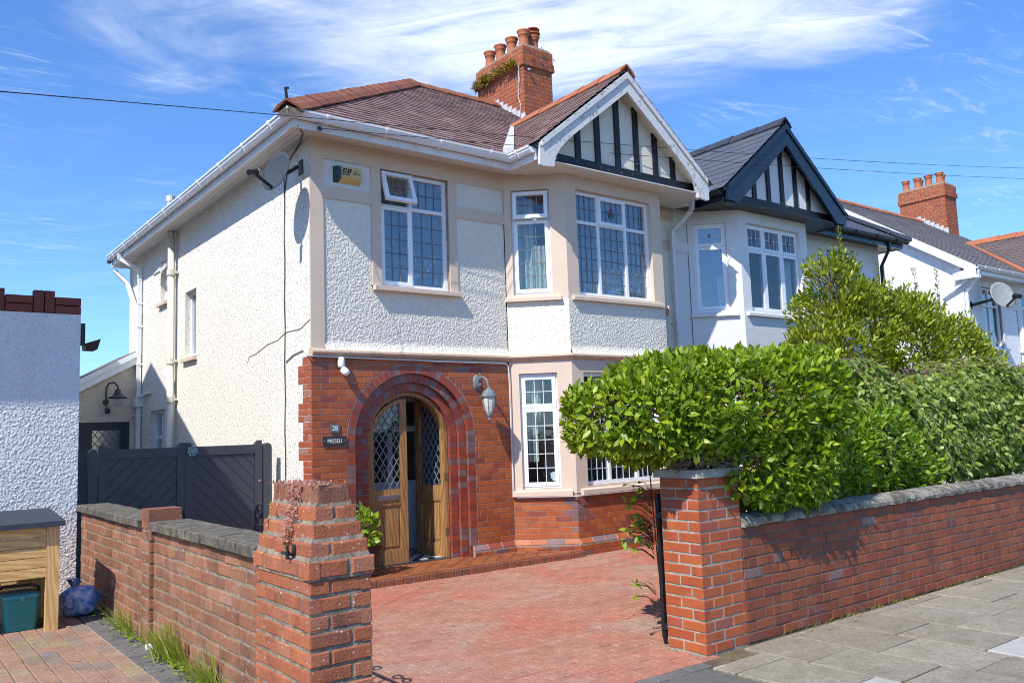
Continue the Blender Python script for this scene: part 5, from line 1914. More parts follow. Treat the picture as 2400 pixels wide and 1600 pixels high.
b.tube([(CHX0 + 0.10, CHY0 - 0.03, 8.42), (CHX0 + 0.10, CHY0 - 0.09, 8.40)], 0.02, 6)
b.build('aerial_bracket', M_flash, CH)
b = MB()
b.tube([(CHX0 - 0.02, CHY0 + 0.14, 8.2), (CHX0 - 0.018, CHY0 + 0.16, 7.9), (CHX0 - 0.02, CHY0 + 0.10, 7.75), (CHX0 - 0.02, CHY0 + 0.13, 7.5), (CHX0 - 0.05, CHY0 - 0.05, 7.40), (CHX0 - 0.1, CHY0 - 0.2, 7.28)], 0.007, 5)
b.build('aerial_cable', M_cable_white, CH)
# ------------------------------------------------------------------ the other half of the pair (mirrored), and the next house down
TF = lambda p: (12.84 - p[0], p[1], p[2])
N = thing('semi_detached_house', 'white semi-detached house with dark slate gable and blue-black bargeboards, beyond the tall shrub', 'house', (3.2, 0, -0.13))
SN = dict(full=False, hip=True, band=M_nbr_white, dash=M_nbr_rough, inset=M_nbr_white, ledge=M_nbr_white, path=[(-0.36, 8.55), (-0.36, -0.36), (2.76, -0.36), (2.76, -0.90)], fascia=M_blue_black, gutter=M_black_plastic,
          soffit=M_black_plastic, barge=M_blue_black, verge=M_black_plastic, stud=M_black_timber, infill=M_nbr_white, slate=M_slate2, ridge=M_roof_felt, ridge_g=M_roof_felt, gauge=0.235, tw=0.46, tt=0.007, jit=0.001, rl=0.45, rlg=0.6, nslate=300, foot=False, ridge_x0=0)
semi(N, SN)
b = MB()
b.fbox(FS, 0.03, 8.6, -0.4, 5.19, -0.22, 0)
b.build('side_wall', M_nbr_rough, N)
b = MB()
b.fbox(FF, 0, 2.89, -0.4, 2.52, -0.2, 0)
for f, L in ((FA, AL), (FB, 1.94), (FC, AL)):
    b.fbox(f, 0, L, -0.4, 0.71, -0.15, 0)
b.build('lower_wall', M_nbr_rough, N)
window(N, FF.at(0.95, 3.412), 1.02, 1.498, [0.5], 1.05, 0.075)
window(N, FC.at(0.22, 3.425), 0.54, 1.475, [], 1.09, 0.05, sash={(0, 0), (0, 1)}, lead={1: (2, 1)}, lead_mat=M_lead_pale, tulip={(0, 1): 0.6}, curtains=[(0.02, 0.16, 0.08, 0.62, M_curtain, 0.9)])
window(N, FB.at(0.21, 3.412), 1.51, 1.505, [0.50, 1.01], 1.07, 0.075, sash={(0, 0), (1, 0), (2, 0), (0, 1), (1, 1), (2, 1)}, lead={1: (2, 1)}, lead_mat=M_lead_pale, tulip={(0, 1): 0.6, (1, 1): 0.6, (2, 1): 0.6}, glass=M_glass_clear, curtains=[(0.03, 0.2, 0.05, 1.0, M_curtain, 0.9)])
window(N, FA.at(0.10, 3.425), 0.54, 1.475, [], 1.09, 0.05, curtains=[(0.02, 0.52, 0.03, 1.45, M_room, 0.9)])  # dim curtain added to block the sky seen through the bay
window(N, FA.at(0.13, 0.775), 0.52, 1.55, [], 1.085, 0.06)
window(N, FC.at(0.21, 0.775), 0.52, 1.55, [], 1.085, 0.06)
window(N, FB.at(0.21, 0.785), 1.51, 1.54, [0.48, 1.03], 1.08, 0.06)
b = MB()
pipe_square(b, [(0.25, -0.38, 5.17), (0.25, -0.38, 5.02), (0.02, -0.07, 4.75), (0.02, -0.07, 0.1)], 0.062)
b.build('drainpipe', M_black_plastic, N)

TF = lambda p: (p[0] + 16.63, p[1], p[2] - 0.22)
T3 = thing('semi_detached_house', 'far white roughcast house with grey tiled roof, red ridge and white gable verge', 'house', (3.2, 0, -0.13))
ST = dict(full=False, hip=False, band=M_nbr_white, dash=M_third, inset=M_nbr_white, ledge=M_nbr_white, path=[(-0.20, -0.36), (2.76, -0.36), (2.76, -0.90)], fascia=M_upvc, gutter=M_upvc_old, soffit=M_upvc, barge=M_upvc, verge=M_upvc,
          stud=M_upvc, infill=M_nbr_white, slate=M_slate3, slate_g=M_slate4, ridge=M_ridge_new, ridge_g=M_ridge_new, gauge=0.145, tw=0.32, tt=0.010, jit=0.0015, rl=0.42, rlg=0.5, nslate=300, foot=False, ridge_x0=-0.22)
semi(T3, ST)
b = MB()
b.fprism(FS, [(0.03, -0.6), (8.69, -0.6), (8.69, 5.2), (RY, ZR - 0.08), (0.03, 5.46)], -0.22, 0)
b.build('gable_wall', M_third, T3)
b = MB()
for o0, o1, n in ((-0.20, 0.0, 0.20), (-0.20, -0.0, 0.0)):
    pass
b.fprism(FS, [(-0.42, E5 - 0.20), (RY, ZR - 0.20), (RY, ZR + 0.02), (-0.42, E5 + 0.02)], 0.17, 0.225)
b.fprism(FS, [(9.0, E5 - 0.20), (RY, ZR - 0.20), (RY, ZR + 0.02), (9.0, E5 + 0.02)], 0.17, 0.225)
b.build('verge_board', M_upvc, T3)
b = MB()
b.fprism(FS, [(-0.42, E5 - 0.17), (RY, ZR - 0.17), (RY, ZR - 0.14), (-0.42, E5 - 0.14)], 0.0, 0.17)
b.build('verge_soffit', M_upvc, T3)
b = MB()
b.fprism(FS, [(-0.42, 4.98), (0.12, 4.98), (0.12, 5.14), (-0.42, 5.25)], 0.0, 0.224)
b.build('eaves_box', M_upvc, T3)
b = MB()
b.fbox(FF, 0, 2.89, -0.6, 2.52, -0.2, 0)
b.build('lower_wall', M_third, T3)
for f3, w3 in ((FA.at(0.10, 3.425), 0.54), (FB.at(0.21, 3.412), 1.51), (FC.at(0.22, 3.425), 0.54), (FA.at(0.13, 0.775), 0.52), (FB.at(0.21, 0.785), 1.51), (FC.at(0.21, 0.775), 0.52)):
    window(T3, f3, w3, 1.48 if f3.o.z > 3 else 1.545, [0.5, 1.01] if w3 > 1 else [], 1.06, 0.06)
window(T3, FF.at(0.95, 3.412), 1.02, 1.498, [0.5], 1.05, 0.075, curtains=[(0.1, 0.4, 0.1, 1.4, M_curtain, 0.9)])
b = MB()
b.tube([(-0.012, 4.4, 4.0), (-0.012, 3.0, 4.15), (-0.012, 1.6, 4.32), (-0.012, 0.4, 4.47)], 0.014, 5)
b.build('wall_cable', M_cable_grey, T3)
b = MB()
pipe_square(b, [(-0.14, -0.42, 5.17), (-0.14, -0.40, 4.98), (0.03, -0.05, 4.70), (0.03, -0.05, 0)], 0.062)
pipe_square(b, [(-0.14, -0.42, 5.12), (-0.06, 0.5, 4.62), (-0.06, 0.62, 0)], 0.062)
b.build('drainpipe', M_upvc, T3)
chimney(T3, 5.66, 6.40, 2.80, 4.25, 7.0, 8.60, 9.00, M_chim, 0, 0.080, [(5.86, 3.0, 0.36, False), (5.86, 3.35, 0.36, False), (5.86, 3.7, 0.36, False), (5.86, 4.08, 0.36, False), (6.2, 3.1, 0.36, False), (6.2, 3.8, 0.36, False)], 0)
b = MB()
for k in range(7):
    y = 2.78 + 0.135 * k
    zr = E5 + (y + 0.42) * SL
    b.box(5.645, 5.672, y, y + 0.145, zr - 0.02, zr + 0.22)
b.build('stepped_flashing', M_flash, T3)
TF = None

# ------------------------------------------------------------------ the flat-roofed extension next door and the unseen house it belongs to
X = thing('flat_roofed_extension', 'white roughcast flat-roofed extension with dark red brick coping, at left edge', 'extension', (-3.5, 0.9, 0.16))
XF = Fr((-4.62, -0.15, 0), (1, 0, 0), (0, 0, 1), (0, -1, 0))
dash_panel('roughcast_wall', X, XF, 0.9, 2.16, 0.14, 2.83, M_ext, -0.006, 0.0085, (), 0, 0.0075, seed=11)
b = MB()
b.box(-4.62, -2.462, -0.145, 2.3, 0.0, 2.83)
b.build('wall', M_ext, X)
b = MB()
b.box(-4.62, -2.47, -0.10, 2.3, 2.83, 2.98)
b.build('parapet', M_mortar_old, X)
P = Pieces()
u = 2.16
while u > 0:
    for (z0, z1) in ((2.834, 2.908), (2.916, 2.990)):
        P.add(XF, [(u - 0.222, z0), (u, z0), (u, z1), (u - 0.222, z1)], -0.10, 0.004, M_coping_brick, 0.003, 0.001, 0.004)
    u -= 0.230
    for k in range(2):
        P.add(XF, [(u - 0.085, 2.834), (u, 2.834), (u, 3.045), (u - 0.085, 3.045)], -0.10, 0.006, M_coping_brick, 0.003, 0.001, 0.004)
        u -= 0.093
P.emit('coping_brick', X, 300)

Q = thing('unseen_neighbouring_house', 'white rendered house next door, unseen past the left edge, shaped for its shadows', 'house', (-6, 4, 0.16))  # out of view; wing and roofs shaped to shade the extension and side wall
b = MB()
b.box(-11, -3.06, 2.7, 9.0, 0.0, 4.75)
b.prism([(-3.06, 2.7, 4.75), (-3.06, 9.0, 4.75), (-3.06, 5.85, 6.45)], [(-11, 2.7, 4.75), (-11, 9.0, 4.75), (-11, 5.85, 6.45)])
b.box(-11, -4.75, -0.75, 2.7, 0.0, 5.15)
b.build('wall', M_ext, Q)
b = MB()
for s, ye in ((1, 2.32), (-1, 9.38)):
    y2 = 5.85
    b.prism([(-2.96, ye, 4.62), (-2.96, y2, 6.60), (-11.1, y2, 6.60), (-11.1, ye, 4.62)], [(-2.96, ye, 4.52), (-2.96, y2, 6.5), (-11.1, y2, 6.5), (-11.1, ye, 4.52)])
b.prism([(-4.30, -1.20, 5.22), (-4.30, 3.2, 6.9), (-11.1, 3.2, 6.9), (-11.1, -1.20, 5.22)], [(-4.30, -1.20, 5.12), (-4.30, 3.2, 6.8), (-11.1, 3.2, 6.8), (-11.1, -1.20, 5.12)])
b.build('roof', M_slate3, Q)

# ------------------------------------------------------------------ low wall between the drives
LW = thing('boundary_wall', 'low mottled brick wall with dark coping between the two drives', 'wall', (-2.32, -2.5, 0.16))
b = MB()
b.box(-2.419, -2.215, -4.79, -0.152, -0.3, 0.945)
b.build('mortar_core', M_mortar_old, LW)
P = Pieces()
WL = Fr((-2.42, 0, 0), (0, 1, 0), (0, 0, 1), (-1, 0, 0))
for q in lay(-4.785, -2.725, 0.155, 0.940, 0.0785, 0.222, 0.011):
    P.add(WL, q, -0.05, 0.004, M_low, 0.006, 0.003, 0.012)
for q in lay(-2.53, -0.155, 0.155, 0.940, 0.0785, 0.222, 0.011):
    P.add(WL, q, -0.05, 0.004, M_low, 0.006, 0.003, 0.012)
P.emit('brick', LW, 300, 'brickwork')
P = Pieces()
ZL = Fr((-2.46, 0, 0.955), (0, 1, 0), (1, 0, 0), (0, 0, 1))
y = -4.80
while y < -0.2:
    L = random.uniform(0.27, 0.33)
    a, c = y, min(y + L, -0.156)
    if not (a < -2.53 and c > -2.73):
        P.add(ZL, [(a, 0.0), (c - 0.006, 0.0), (c - 0.006, 0.275), (a, 0.275)], -0.012, 0.047, M_coping_dark, 0.008, 0.003, 0.010)
    elif a < -2.735:
        P.add(ZL, [(a, 0.0), (-2.735, 0.0), (-2.735, 0.275), (a, 0.275)], -0.012, 0.047, M_coping_dark, 0.008, 0.003, 0.010)
    y += L
P.emit('coping_stone', LW, 300)
# the small pillar in its middle
b = MB()
b.box(-2.453, -2.235, -2.717, -2.538, -0.2, 1.06)
b.build('pillar', M_mortar_old, LW)
P = Pieces()
PL1 = Fr((-2.455, 0, 0), (0, 1, 0), (0, 0, 1), (-1, 0, 0))
PL2 = Fr((-2.455, -2.722, 0), (1, 0, 0), (0, 0, 1), (0, -1, 0))
z = 0.155
k = 0
while z < 1.0:
    zt = z + 0.067 if z < 0.92 else z + 0.074
    c = -2.66 if k % 2 else -2.722
    if k % 2:
        P.add(PL1, [(-2.722, z), (-2.63, z), (-2.63, zt), (-2.722, zt)], -0.04, 0.003, M_low, 0.006, 0.002, 0.01)
        P.add(PL1, [(-2.62, z), (-2.53, z), (-2.53, zt), (-2.62, zt)], -0.04, 0.003, M_low, 0.006, 0.002, 0.01)
    else:
        P.add(PL1, [(-2.722, z), (-2.53, z), (-2.53, zt), (-2.722, zt)], -0.04, 0.003, M_low, 0.006, 0.002, 0.01)
    P.add(PL2, [(0.004, z), (0.222, z), (0.222, zt), (0.004, zt)], -0.04, 0.003, M_low, 0.006, 0.002, 0.01)
    z += 0.0785
    k += 1
P.emit('pillar_brick', LW, 300)
b = MB()
b.box(-2.46, -2.23, -2.727, -2.525, 1.0, 1.083)
b.build('pillar_cap', M_cap, LW)

# ------------------------------------------------------------------ left gate pier, stepped in towards the top
LP = thing('gate_pier', 'weathered brick gate pier with stepped top, red stonecrop growing on it', 'gate pier', (-2.3, -5.12, -0.12), 'brick gate piers')
px0, px1, py0, py1 = -2.45, -2.13, -5.45, -4.785
b = MB()
b.box(px0 + 0.006, px1 - 0.006, py0 + 0.006, py1 - 0.006, -0.35, 0.90)
STEPS = [(0.905, 0.982, -0.012), (0.987, 1.062, 0.010), (1.068, 1.142, 0.031), (1.150, 1.222, 0.052), (1.228, 1.325, 0.069)]
for k, (z0, z1, ins) in enumerate(STEPS):
    b.box(px0 + ins + 0.008, px1 - ins - 0.008, py0 + ins + 0.008, py1 - ins - 0.008, z0 - 0.01, z1 - 0.004)
    if k + 1 < len(STEPS):
        n2 = STEPS[k + 1][2]
        i1, i2 = ins + 0.012, n2 + 0.002
        b.prism([(px0 + i2, py0 + i2, z1 + 0.026), (px1 - i2, py0 + i2, z1 + 0.026), (px1 - i2, py1 - i2, z1 + 0.026), (px0 + i2, py1 - i2, z1 + 0.026)],
                [(px0 + i1, py0 + i1, z1 - 0.012), (px1 - i1, py0 + i1, z1 - 0.012), (px1 - i1, py1 - i1, z1 - 0.012), (px0 + i1, py1 - i1, z1 - 0.012)])
b.build('mortar_core', M_mortar_old, LP)
P = Pieces()


def course_ring(P, x0, x1, y0, y1, z0, z1, mat, row, L=0.215, soldiers=False, ch=0.006, sides='FLRB'):
    f = {'F': (Fr((x0, y0, 0), (1, 0, 0), (0, 0, 1), (0, -1, 0)), x1 - x0), 'L': (Fr((x0, y0, 0), (0, 1, 0), (0, 0, 1), (-1, 0, 0)), y1 - y0),
         'R': (Fr((x1, y0, 0), (0, 1, 0), (0, 0, 1), (1, 0, 0)), y1 - y0), 'B': (Fr((x0, y1, 0), (1, 0, 0), (0, 0, 1), (0, 1, 0)), x1 - x0)}
    j = 0.012
    for s in sides:
        fr, W = f[s]
        if soldiers and s in 'LR':
            cuts = [0.0]
            n = max(2, round(W / 0.078))
            cuts = [W * i / n for i in range(n + 1)]
        elif soldiers:
            cuts = [0, W]
        else:
            first = (0.108 if (row % 2 == 0) == (s in 'FB') else 0.216)
            cuts = [0.0]
            x = first
            while x < W - 0.05:
                cuts.append(x)
                x += L
            cuts.append(W)
        for a, c in zip(cuts[:-1], cuts[1:]):
            P.add(fr, [(a + (j / 2 if a > 0 else 0.001), z0), (c - (j / 2 if c < W else 0.001), z0), (c - (j / 2 if c < W else 0.001), z1), (a + (j / 2 if a > 0 else 0.001), z1)], -0.06, 0.0, mat, ch, 0.002, 0.008)


z = 0.905 - 0.0795 * 15
k = 0
while z < 0.89:
    course_ring(P, px0, px1, py0, py1, z + 0.005, z + 0.0695, M_pier, k)
    z += 0.0795
    k += 1
for k, (z0, z1, ins) in enumerate(STEPS):
    course_ring(P, px0 + ins, px1 - ins, py0 + ins, py1 - ins, z0, z1, M_cap if k == 4 else M_pier, k + 1, soldiers=(k == 4), ch=0.008 if k < 4 else 0.012)
P.emit('brick', LP, 300, 'brickwork')
b = MB()
b.box(px0 + 0.082, px1 - 0.082, py0 + 0.082, py1 - 0.082, 1.30, 1.318)
b.build('pier_top', M_cap, LP)
b = MB()
b.box(-2.445, -2.425, -5.285, -5.245, 0.955, 1.05)
b.tube([(-2.43, -5.265, 1.0), (-2.475, -5.265, 1.01), (-2.475, -5.20, 1.01)], 0.008, 8)
b.tube([(-2.475, -5.265, 0.985), (-2.475, -5.265, 1.05)], 0.007, 8)
b.build('gate_catch', M_iron, LP)

# ------------------------------------------------------------------ right gate pier and street wall
RP = thing('gate_pier', 'smooth red brick gate pier with stone cap, under the overhanging clipped hedge', 'gate pier', (1.05, -4.8, -0.12), 'brick gate piers')
b = MB()
b.box(0.814, 1.289, -4.966, -4.60, -0.35, 1.155)
b.build('mortar_core', M_mortar_pale, RP)
P = Pieces()
for k in range(16):
    z0 = -0.115 + 0.0795 * k
    course_ring(P, 0.81, 1.292, -4.97, -4.60, z0 + 0.004, min(z0 + 0.070, 1.15), M_rpier, k, ch=0.004)
P.emit('brick', RP, 300, 'brickwork')
b = MB()
b.prism([(0.785, -4.995, 1.215), (1.315, -4.995, 1.215), (1.315, -4.575, 1.215), (0.785, -4.575, 1.215)], [(0.775, -5.005, 1.155), (1.325, -5.005, 1.155), (1.325, -4.565, 1.155), (0.775, -4.565, 1.155)])
b.build('cap_stone', M_cap_stone, RP)

RW = thing('garden_wall', 'low red brick street wall with pale rounded coping running along the pavement', 'wall', (5.5, -4.86, -0.12))
b = MB()
b.box(1.294, 26, -4.966, -4.75, -0.35, 0.75)
b.build('mortar_core', M_mortar_dark, RW)
P = Pieces()
WR = Fr((1.294, -4.97, 0), (1, 0, 0), (0, 0, 1), (0, -1, 0))
for q in lay(0.003, 11.5, -0.115, 0.752, 0.0795, 0.226, 0.0095, header_rows=5, start=2):
    P.add(WR, q, -0.05, 0.0, M_purple if random.random() < 0.012 else M_right, 0.005, 0.0025, 0.008)
P.emit('brick', RW, 300, 'brickwork')
P = Pieces()
x = 1.294
while x < 16:
    L = random.uniform(0.55, 0.75)
    f = Fr((x, -4.97, 0.755), (0, 1, 0), (0, 0, 1), (1, 0, 0))
    prof = [(-0.032, 0.0), (-0.036, 0.03), (-0.022, 0.058), (0.03, 0.082), (0.11, 0.094), (0.19, 0.082), (0.25, 0.05), (0.25, 0.0)]
    nseg = 10
    V, F = [], []
    for i in range(nseg + 1):
        t = i / nseg
        for (a, c) in prof:
            j = mnoise.noise((x * 5 + t * 6, a * 20, c * 20)) * 0.009
            V.append(f.p(a + j, c + j * 0.7, t * (L - 0.004)))
    m = len(prof)
    for i in range(nseg):
        for k in range(m - 1):
            F.append((i * m + k, i * m + k + 1, (i + 1) * m + k + 1, (i + 1) * m + k))
    F.append(tuple(range(m)))
    F.append(tuple(range(nseg * m, nseg * m + m)))
    P.raw(V, F, M_coping, L * 0.2, (0, -0.7, 0.7))
    x += L
P.emit('coping_stone', RW, 300)

# ------------------------------------------------------------------ boarded side gates
GA = thing('driveway_gates', 'pair of dark grey gates with diagonal boards across the side passage', 'gates', (-1.15, 0.9, -0.1))
GF = Fr((0, 0.9, 0), (1, 0, 0), (0, 0, 1), (0, -1, 0))
for x0, x1 in ((-2.172, -2.082), (-0.232, -0.132)):
    b = MB()
    m = (x0 + x1) / 2
    b.fprism(GF, [(x0, -0.15), (x1, -0.15), (x1, 1.47), (x1 - 0.015, 1.505), (m, 1.52), (x0 + 0.015, 1.505), (x0, 1.47)], -0.09, 0.012)
    b.build('gate_post', M_anth, GA)
for x0, x1, s in ((-2.066, -1.162, 1), (-1.156, -0.252, -1)):
    b = MB()
    st = 0.085
    for a, c in ((x0, x0 + st), (x1 - st, x1)):
        out = a if a == x0 else c
        inn = c if a == x0 else a
        dirn = 1 if inn > out else -1
        b.fprism(GF, [(out, 0.03), (inn, 0.03), (inn, 1.502), (inn + dirn * 0.0, 1.515), (out + dirn * 0.055, 1.555), (out, 1.555)], -0.045, 0)
        b.fprism(GF, [(inn, 1.50), (inn + dirn * 0.02, 1.50), (inn, 1.517)], -0.045, 0)
    b.fbox(GF, x0 + st, x1 - st, 1.40, 1.505, -0.045, -0.001)
    b.fbox(GF, x0 + st, x1 - st, 0.03, 0.14, -0.045, -0.001)
    leaf = b.build('gate_leaf', M_anth, GA)
    P = Pieces()
    w = 0.104 * 1.0
    reg = [(x0 + st, 0.14), (x1 - st, 0.14), (x1 - st, 1.40), (x0 + st, 1.40)]
    for k in range(-20, 34):
        c0 = k * w * math.sqrt(2)
        g = 0.0035
        q = [(x0 - 3, c0 + g - 3 * s), (x0 + 3, c0 + g + 3 * s), (x0 + 3, c0 + w * math.sqrt(2) - g + 3 * s), (x0 - 3, c0 + w * math.sqrt(2) - g - 3 * s)]
        q = clip_conv(q, reg)
        if len(q) >= 3 and abs(area(q)) > 0.001:
            P.add(GF, q, -0.035, -0.014, M_anth, 0.003, 0.0, 0.0)
    P.emit('board', leaf, 300)
    b = MB()
    b.fbox(GF, x0 + st, x1 - st, 0.14, 1.40, -0.034, -0.026)
    b.build('backing', M_anth, leaf)
b = MB()
for k in range(20):
    a0, a1 = 2 * math.pi * k / 20, 2 * math.pi * (k + 1) / 20
    b.tube([(-1.205 + 0.045 * math.cos(a0), 0.885, 0.72 + 0.045 * math.sin(a0)), (-1.205 + 0.045 * math.cos(a1), 0.885, 0.72 + 0.045 * math.sin(a1))], 0.007, 6, cap=False)
b.box(-1.235, -1.175, 0.892, 0.8995, 0.74, 0.80)
b.build('ring_handle', M_iron, GA)
b = MB()
b.box(-2.46, -2.178, 0.93, 0.96, -0.3, 1.50)
tag(b.build('fence_panel', M_slate_door, None), 'narrow dark filler panel between the white extension and the grey gates', 'fence panel')

# ------------------------------------------------------------------ open iron gates
def iron_leaf(name, label, hinge, d, L, hg=0.0):
    g = thing(name, label, 'iron gate', hinge, 'black iron drive gates')
    hx, hy, hz = hinge
    d = Vector((d[0], d[1], 0)).normalized()
    h = Vector((hx, hy, 0))

    def at(t, z):
        q = h + d * t
        z = z + hg if z > 0.5 else z
        return (q.x, q.y, z)
    b = MB()
    b.bar(at(0, -0.06), at(0, 1.03), 0.034, 0.034)
    b.build('stile', M_iron, g)
    b = MB()
    b.bar(at(L, -0.04), at(L, 0.98), 0.03, 0.03)
    b.build('stile', M_iron, g)
    b = MB()
    b.bar(at(0.017, 0.04), at(L - 0.015, 0.04), 0.012, 0.035)
    b.build('rail', M_iron, g)
    b = MB()
    b.bar(at(0.017, 0.88), at(L - 0.015, 0.88), 0.012, 0.035)
    b.build('rail', M_iron, g)
    for k in range(1, 8):
        t = L * k / 8
        b = MB()
        b.tube([at(t, 0.06), at(t, 0.865), at(t, 0.90)], 0.007, 6)
        b.lathe([(0.0, 0.98), (0.013, 0.94), (0.008, 0.90)], (at(t, 0)[0], at(t, 0)[1], 0), 8)
        b.build('upright', M_iron, g)
    for t0, s in ((L, -1), (L * 0.5, 1), (L * 0.5, -1)):
        b = MB()
        pts = []
        for k in range(26):
            a = k / 25 * 1.75 * math.pi * 1.3
            r = 0.055 * (1 - 0.62 * k / 25)
            pts.append(at(t0 + s * (0.06 - r * math.cos(a)), 0.97 + r * math.sin(a)))
        b.tube(pts, 0.010, 6)
        b.build('scroll', M_iron, g)
    for z in (0.86, 0.02):
        b = MB()
        b.bar(at(-0.03, z), at(0.03, z), 0.05, 0.045)
        b.build('hinge_collar', M_iron, g)
    b = MB()
    b.lathe([(0.0, -0.13), (0.012, -0.11), (0.022, -0.06), (0.022, -0.02), (0.017, 0.0)], (hx, hy, 0), 10)
    b.build('pivot_pin', M_iron, g)


iron_leaf('iron_gate', 'black iron gate folded back edge-on beside the smooth red pier', (0.868, -4.52, -0.12), (0.765, 0.644), 1.45)
iron_leaf('iron_gate', 'black iron gate with scroll behind the stepped weathered pier', (-2.10, -4.70, -0.12), (0.0, 1.0), 0.85, 0.13)
# ------------------------------------------------------------------ lettering
def text(name, parent, s, fr, a, b_, size, mat, align='CENTER', depth=0.001, shear=0.0, xs=1.0):
    cu = bpy.data.curves.new(name, 'FONT')
    cu.body = s
    cu.size = size
    cu.align_x = align
    cu.extrude = depth
    cu.shear = shear
    o = bpy.data.objects.new(name, cu)
    COL.objects.link(o)
    dg = bpy.context.evaluated_depsgraph_get()
    me = bpy.data.meshes.new_from_object(o.evaluated_get(dg))
    bpy.data.objects.remove(o)
    bpy.data.curves.remove(cu)
    me.materials.clear()
    me.materials.append(mat)
    m = fr.m(a, b_, 0) @ Matrix.Diagonal((xs, 1, 1, 1))
    for v in me.vertices:
        v.co = m @ v.co
    me.name = name
    return link(bpy.data.objects.new(name, me), parent)


# ------------------------------------------------------------------ things fixed to the house
g = thing('house_number_plate', 'small grey number plate reading 28 above the name plate', 'sign', (0.28, -0.01, 1.6))
b = MB()
b.fbox(FF, 0.222, 0.338, 1.612, 1.712, 0.002, 0.016)
b.build('plate', M_greyplate, g)
text('lettering', g, '28', FF.at(0, 0, 0.0165), 0.280, 1.636, 0.078, M_white_ink)
g = thing('house_name_plate', 'dark slate name plate reading PRESELI on the brick by the door', 'sign', (0.27, -0.01, 1.46))
b = MB()
b.fbox(FF, 0.128, 0.418, 1.462, 1.566, 0.002, 0.018)
b.build('plate', M_slateplate, g)
text('lettering', g, 'PRESELI', FF.at(0, 0, 0.0185), 0.273, 1.490, 0.066, M_white_ink, xs=0.84, depth=0.0015)
for x in (0.142, 0.404):
    b = MB()
    b.lathe([(0.0, 0.004), (0.006, 0.003), (0.007, 0.0)], FF.p(x, 1.515, 0.018), 8, (0, -1, 0))
    b.build('screw', M_metal, g)

g = thing('alarm_box', 'yellowed burglar alarm box with dark end, under the eaves at the corner', 'alarm box', (0.5, -0.02, 4.6))
AFr = Fr((0, 0.0, 0), (1, 0, 0), (0, 0, 1), (0, -1, 0))


def wedge(b, x0, x1, ins0, ins1):
    z0, z1 = 4.635, 4.838
    back = [(x0, z0, -0.02), (x1, z0, -0.02), (x1, z1, -0.02), (x0, z1, -0.02)]
    front = [(x0 + ins0, z0 + 0.055, 0.062), (x1 - ins1, z0 + 0.055, 0.062), (x1 - ins1, z1 - 0.008, 0.062), (x0 + ins0, z1 - 0.008, 0.062)]
    b.prism([AFr.p(*p) for p in front], [AFr.p(*p) for p in back])


b = MB()
wedge(b, 0.372, 0.665, 0.015, 0.012)
b.build('cover', M_alarm, g)
b = MB()
wedge(b, 0.308, 0.372, 0.03, -0.0145)
b.build('end_cover', M_alarm_dark, g)
TFr = AFr.at(0, 0, 0.0635)
b = MB()
for x in (0.405, 0.468):
    b.fprism(TFr, [(x - 0.012, 4.752), (x + 0.038, 4.752), (x + 0.058, 4.808), (x + 0.008, 4.808)], 0, 0.0015)
b.build('logo_blocks', M_ink, g)
text('logo_lettering', g, 'A', TFr, 0.428, 4.757, 0.062, M_alarm, shear=0.25, depth=0.003)
text('logo_lettering', g, '1', TFr, 0.489, 4.757, 0.062, M_alarm, shear=0.25, depth=0.003)
text('lettering', g, 'ALARMS', TFr, 0.392, 4.722, 0.034, M_ink, 'LEFT', xs=0.85)
text('lettering', g, '051-', TFr, 0.588, 4.775, 0.030, M_ink, xs=0.9)
text('lettering', g, '480 4455', TFr, 0.588, 4.748, 0.030, M_ink, xs=0.9)

g = thing('security_sensor', 'small white security sensor under the string course above the arch', 'sensor', (0.36, -0.05, 2.35))
b = MB()
b.lathe([(0.0, 0.10), (0.03, 0.095), (0.042, 0.06), (0.042, 0.0), (0.036, -0.03), (0, -0.03)], (0.355, -0.05, 2.40), 14)
b.build('bracket', M_upvc, g, smooth=True)
b = MB()
b.lathe([(0.0, 0.055), (0.035, 0.05), (0.045, 0.02), (0.045, -0.03), (0.03, -0.05), (0.0, -0.052)], (0.385, -0.085, 2.325), 14, (0.35, -0.5, -0.55))
b.build('sensor_head', M_upvc, g, smooth=True)

# wall lantern
g = thing('wall_lantern', 'verdigris swan-neck lantern with frosted panes on the brickwork right of the arch', 'lantern', (2.34, -0.01, 2.2))
b = MB()
b.lathe([(0.0, 0.03), (0.03, 0.03), (0.055, 0.015), (0.062, 0.0)], (2.335, -0.002, 2.215), 16, (0, -1, 0))
for v in range(len(b.v)):
    x, y, z = b.v[v]
    b.v[v] = (x, y, 2.215 + (z - 2.215) * 1.75)
b.build('wall_plate', M_verd, g, smooth=True)
b = MB()
LX, LY = 2.375, -0.215
pts = []
for k in range(15):
    t = k / 14
    a = math.pi * (1.08 - 1.08 * t)
    pts.append((2.335 + (LX - 2.335) * t, -0.02 - (0.215 - 0.02) * (0.5 - 0.5 * math.cos(math.pi * t) * 1.0), 2.20 + 0.085 * math.sin(math.pi * min(1, t * 1.05)) + (-0.02) * t - max(0, t - 0.8) * 0.25))
b.tube(pts, 0.014, 10)
b.tube([(2.335, -0.03, 2.20), (2.335, -0.06, 2.16), (2.34, -0.085, 2.175), (2.34, -0.075, 2.20)], 0.008, 8)
b.tube([(2.345, -0.07, 2.27), (2.345, -0.075, 2.31), (2.345, -0.06, 2.33)], 0.007, 8)
b.build('swan_neck', M_verd, g, smooth=True)
b = MB()
b.lathe([(0.012, 0.15), (0.016, 0.125), (0.035, 0.095), (0.055, 0.088), (0.085, 0.055), (0.098, 0.018), (0.112, 0.012), (0.112, 0.0), (0.088, -0.004), (0.0, -0.004)], (LX, LY, 2.015), 8)
b.build('lantern_cap', M_verd, g)
b = MB()
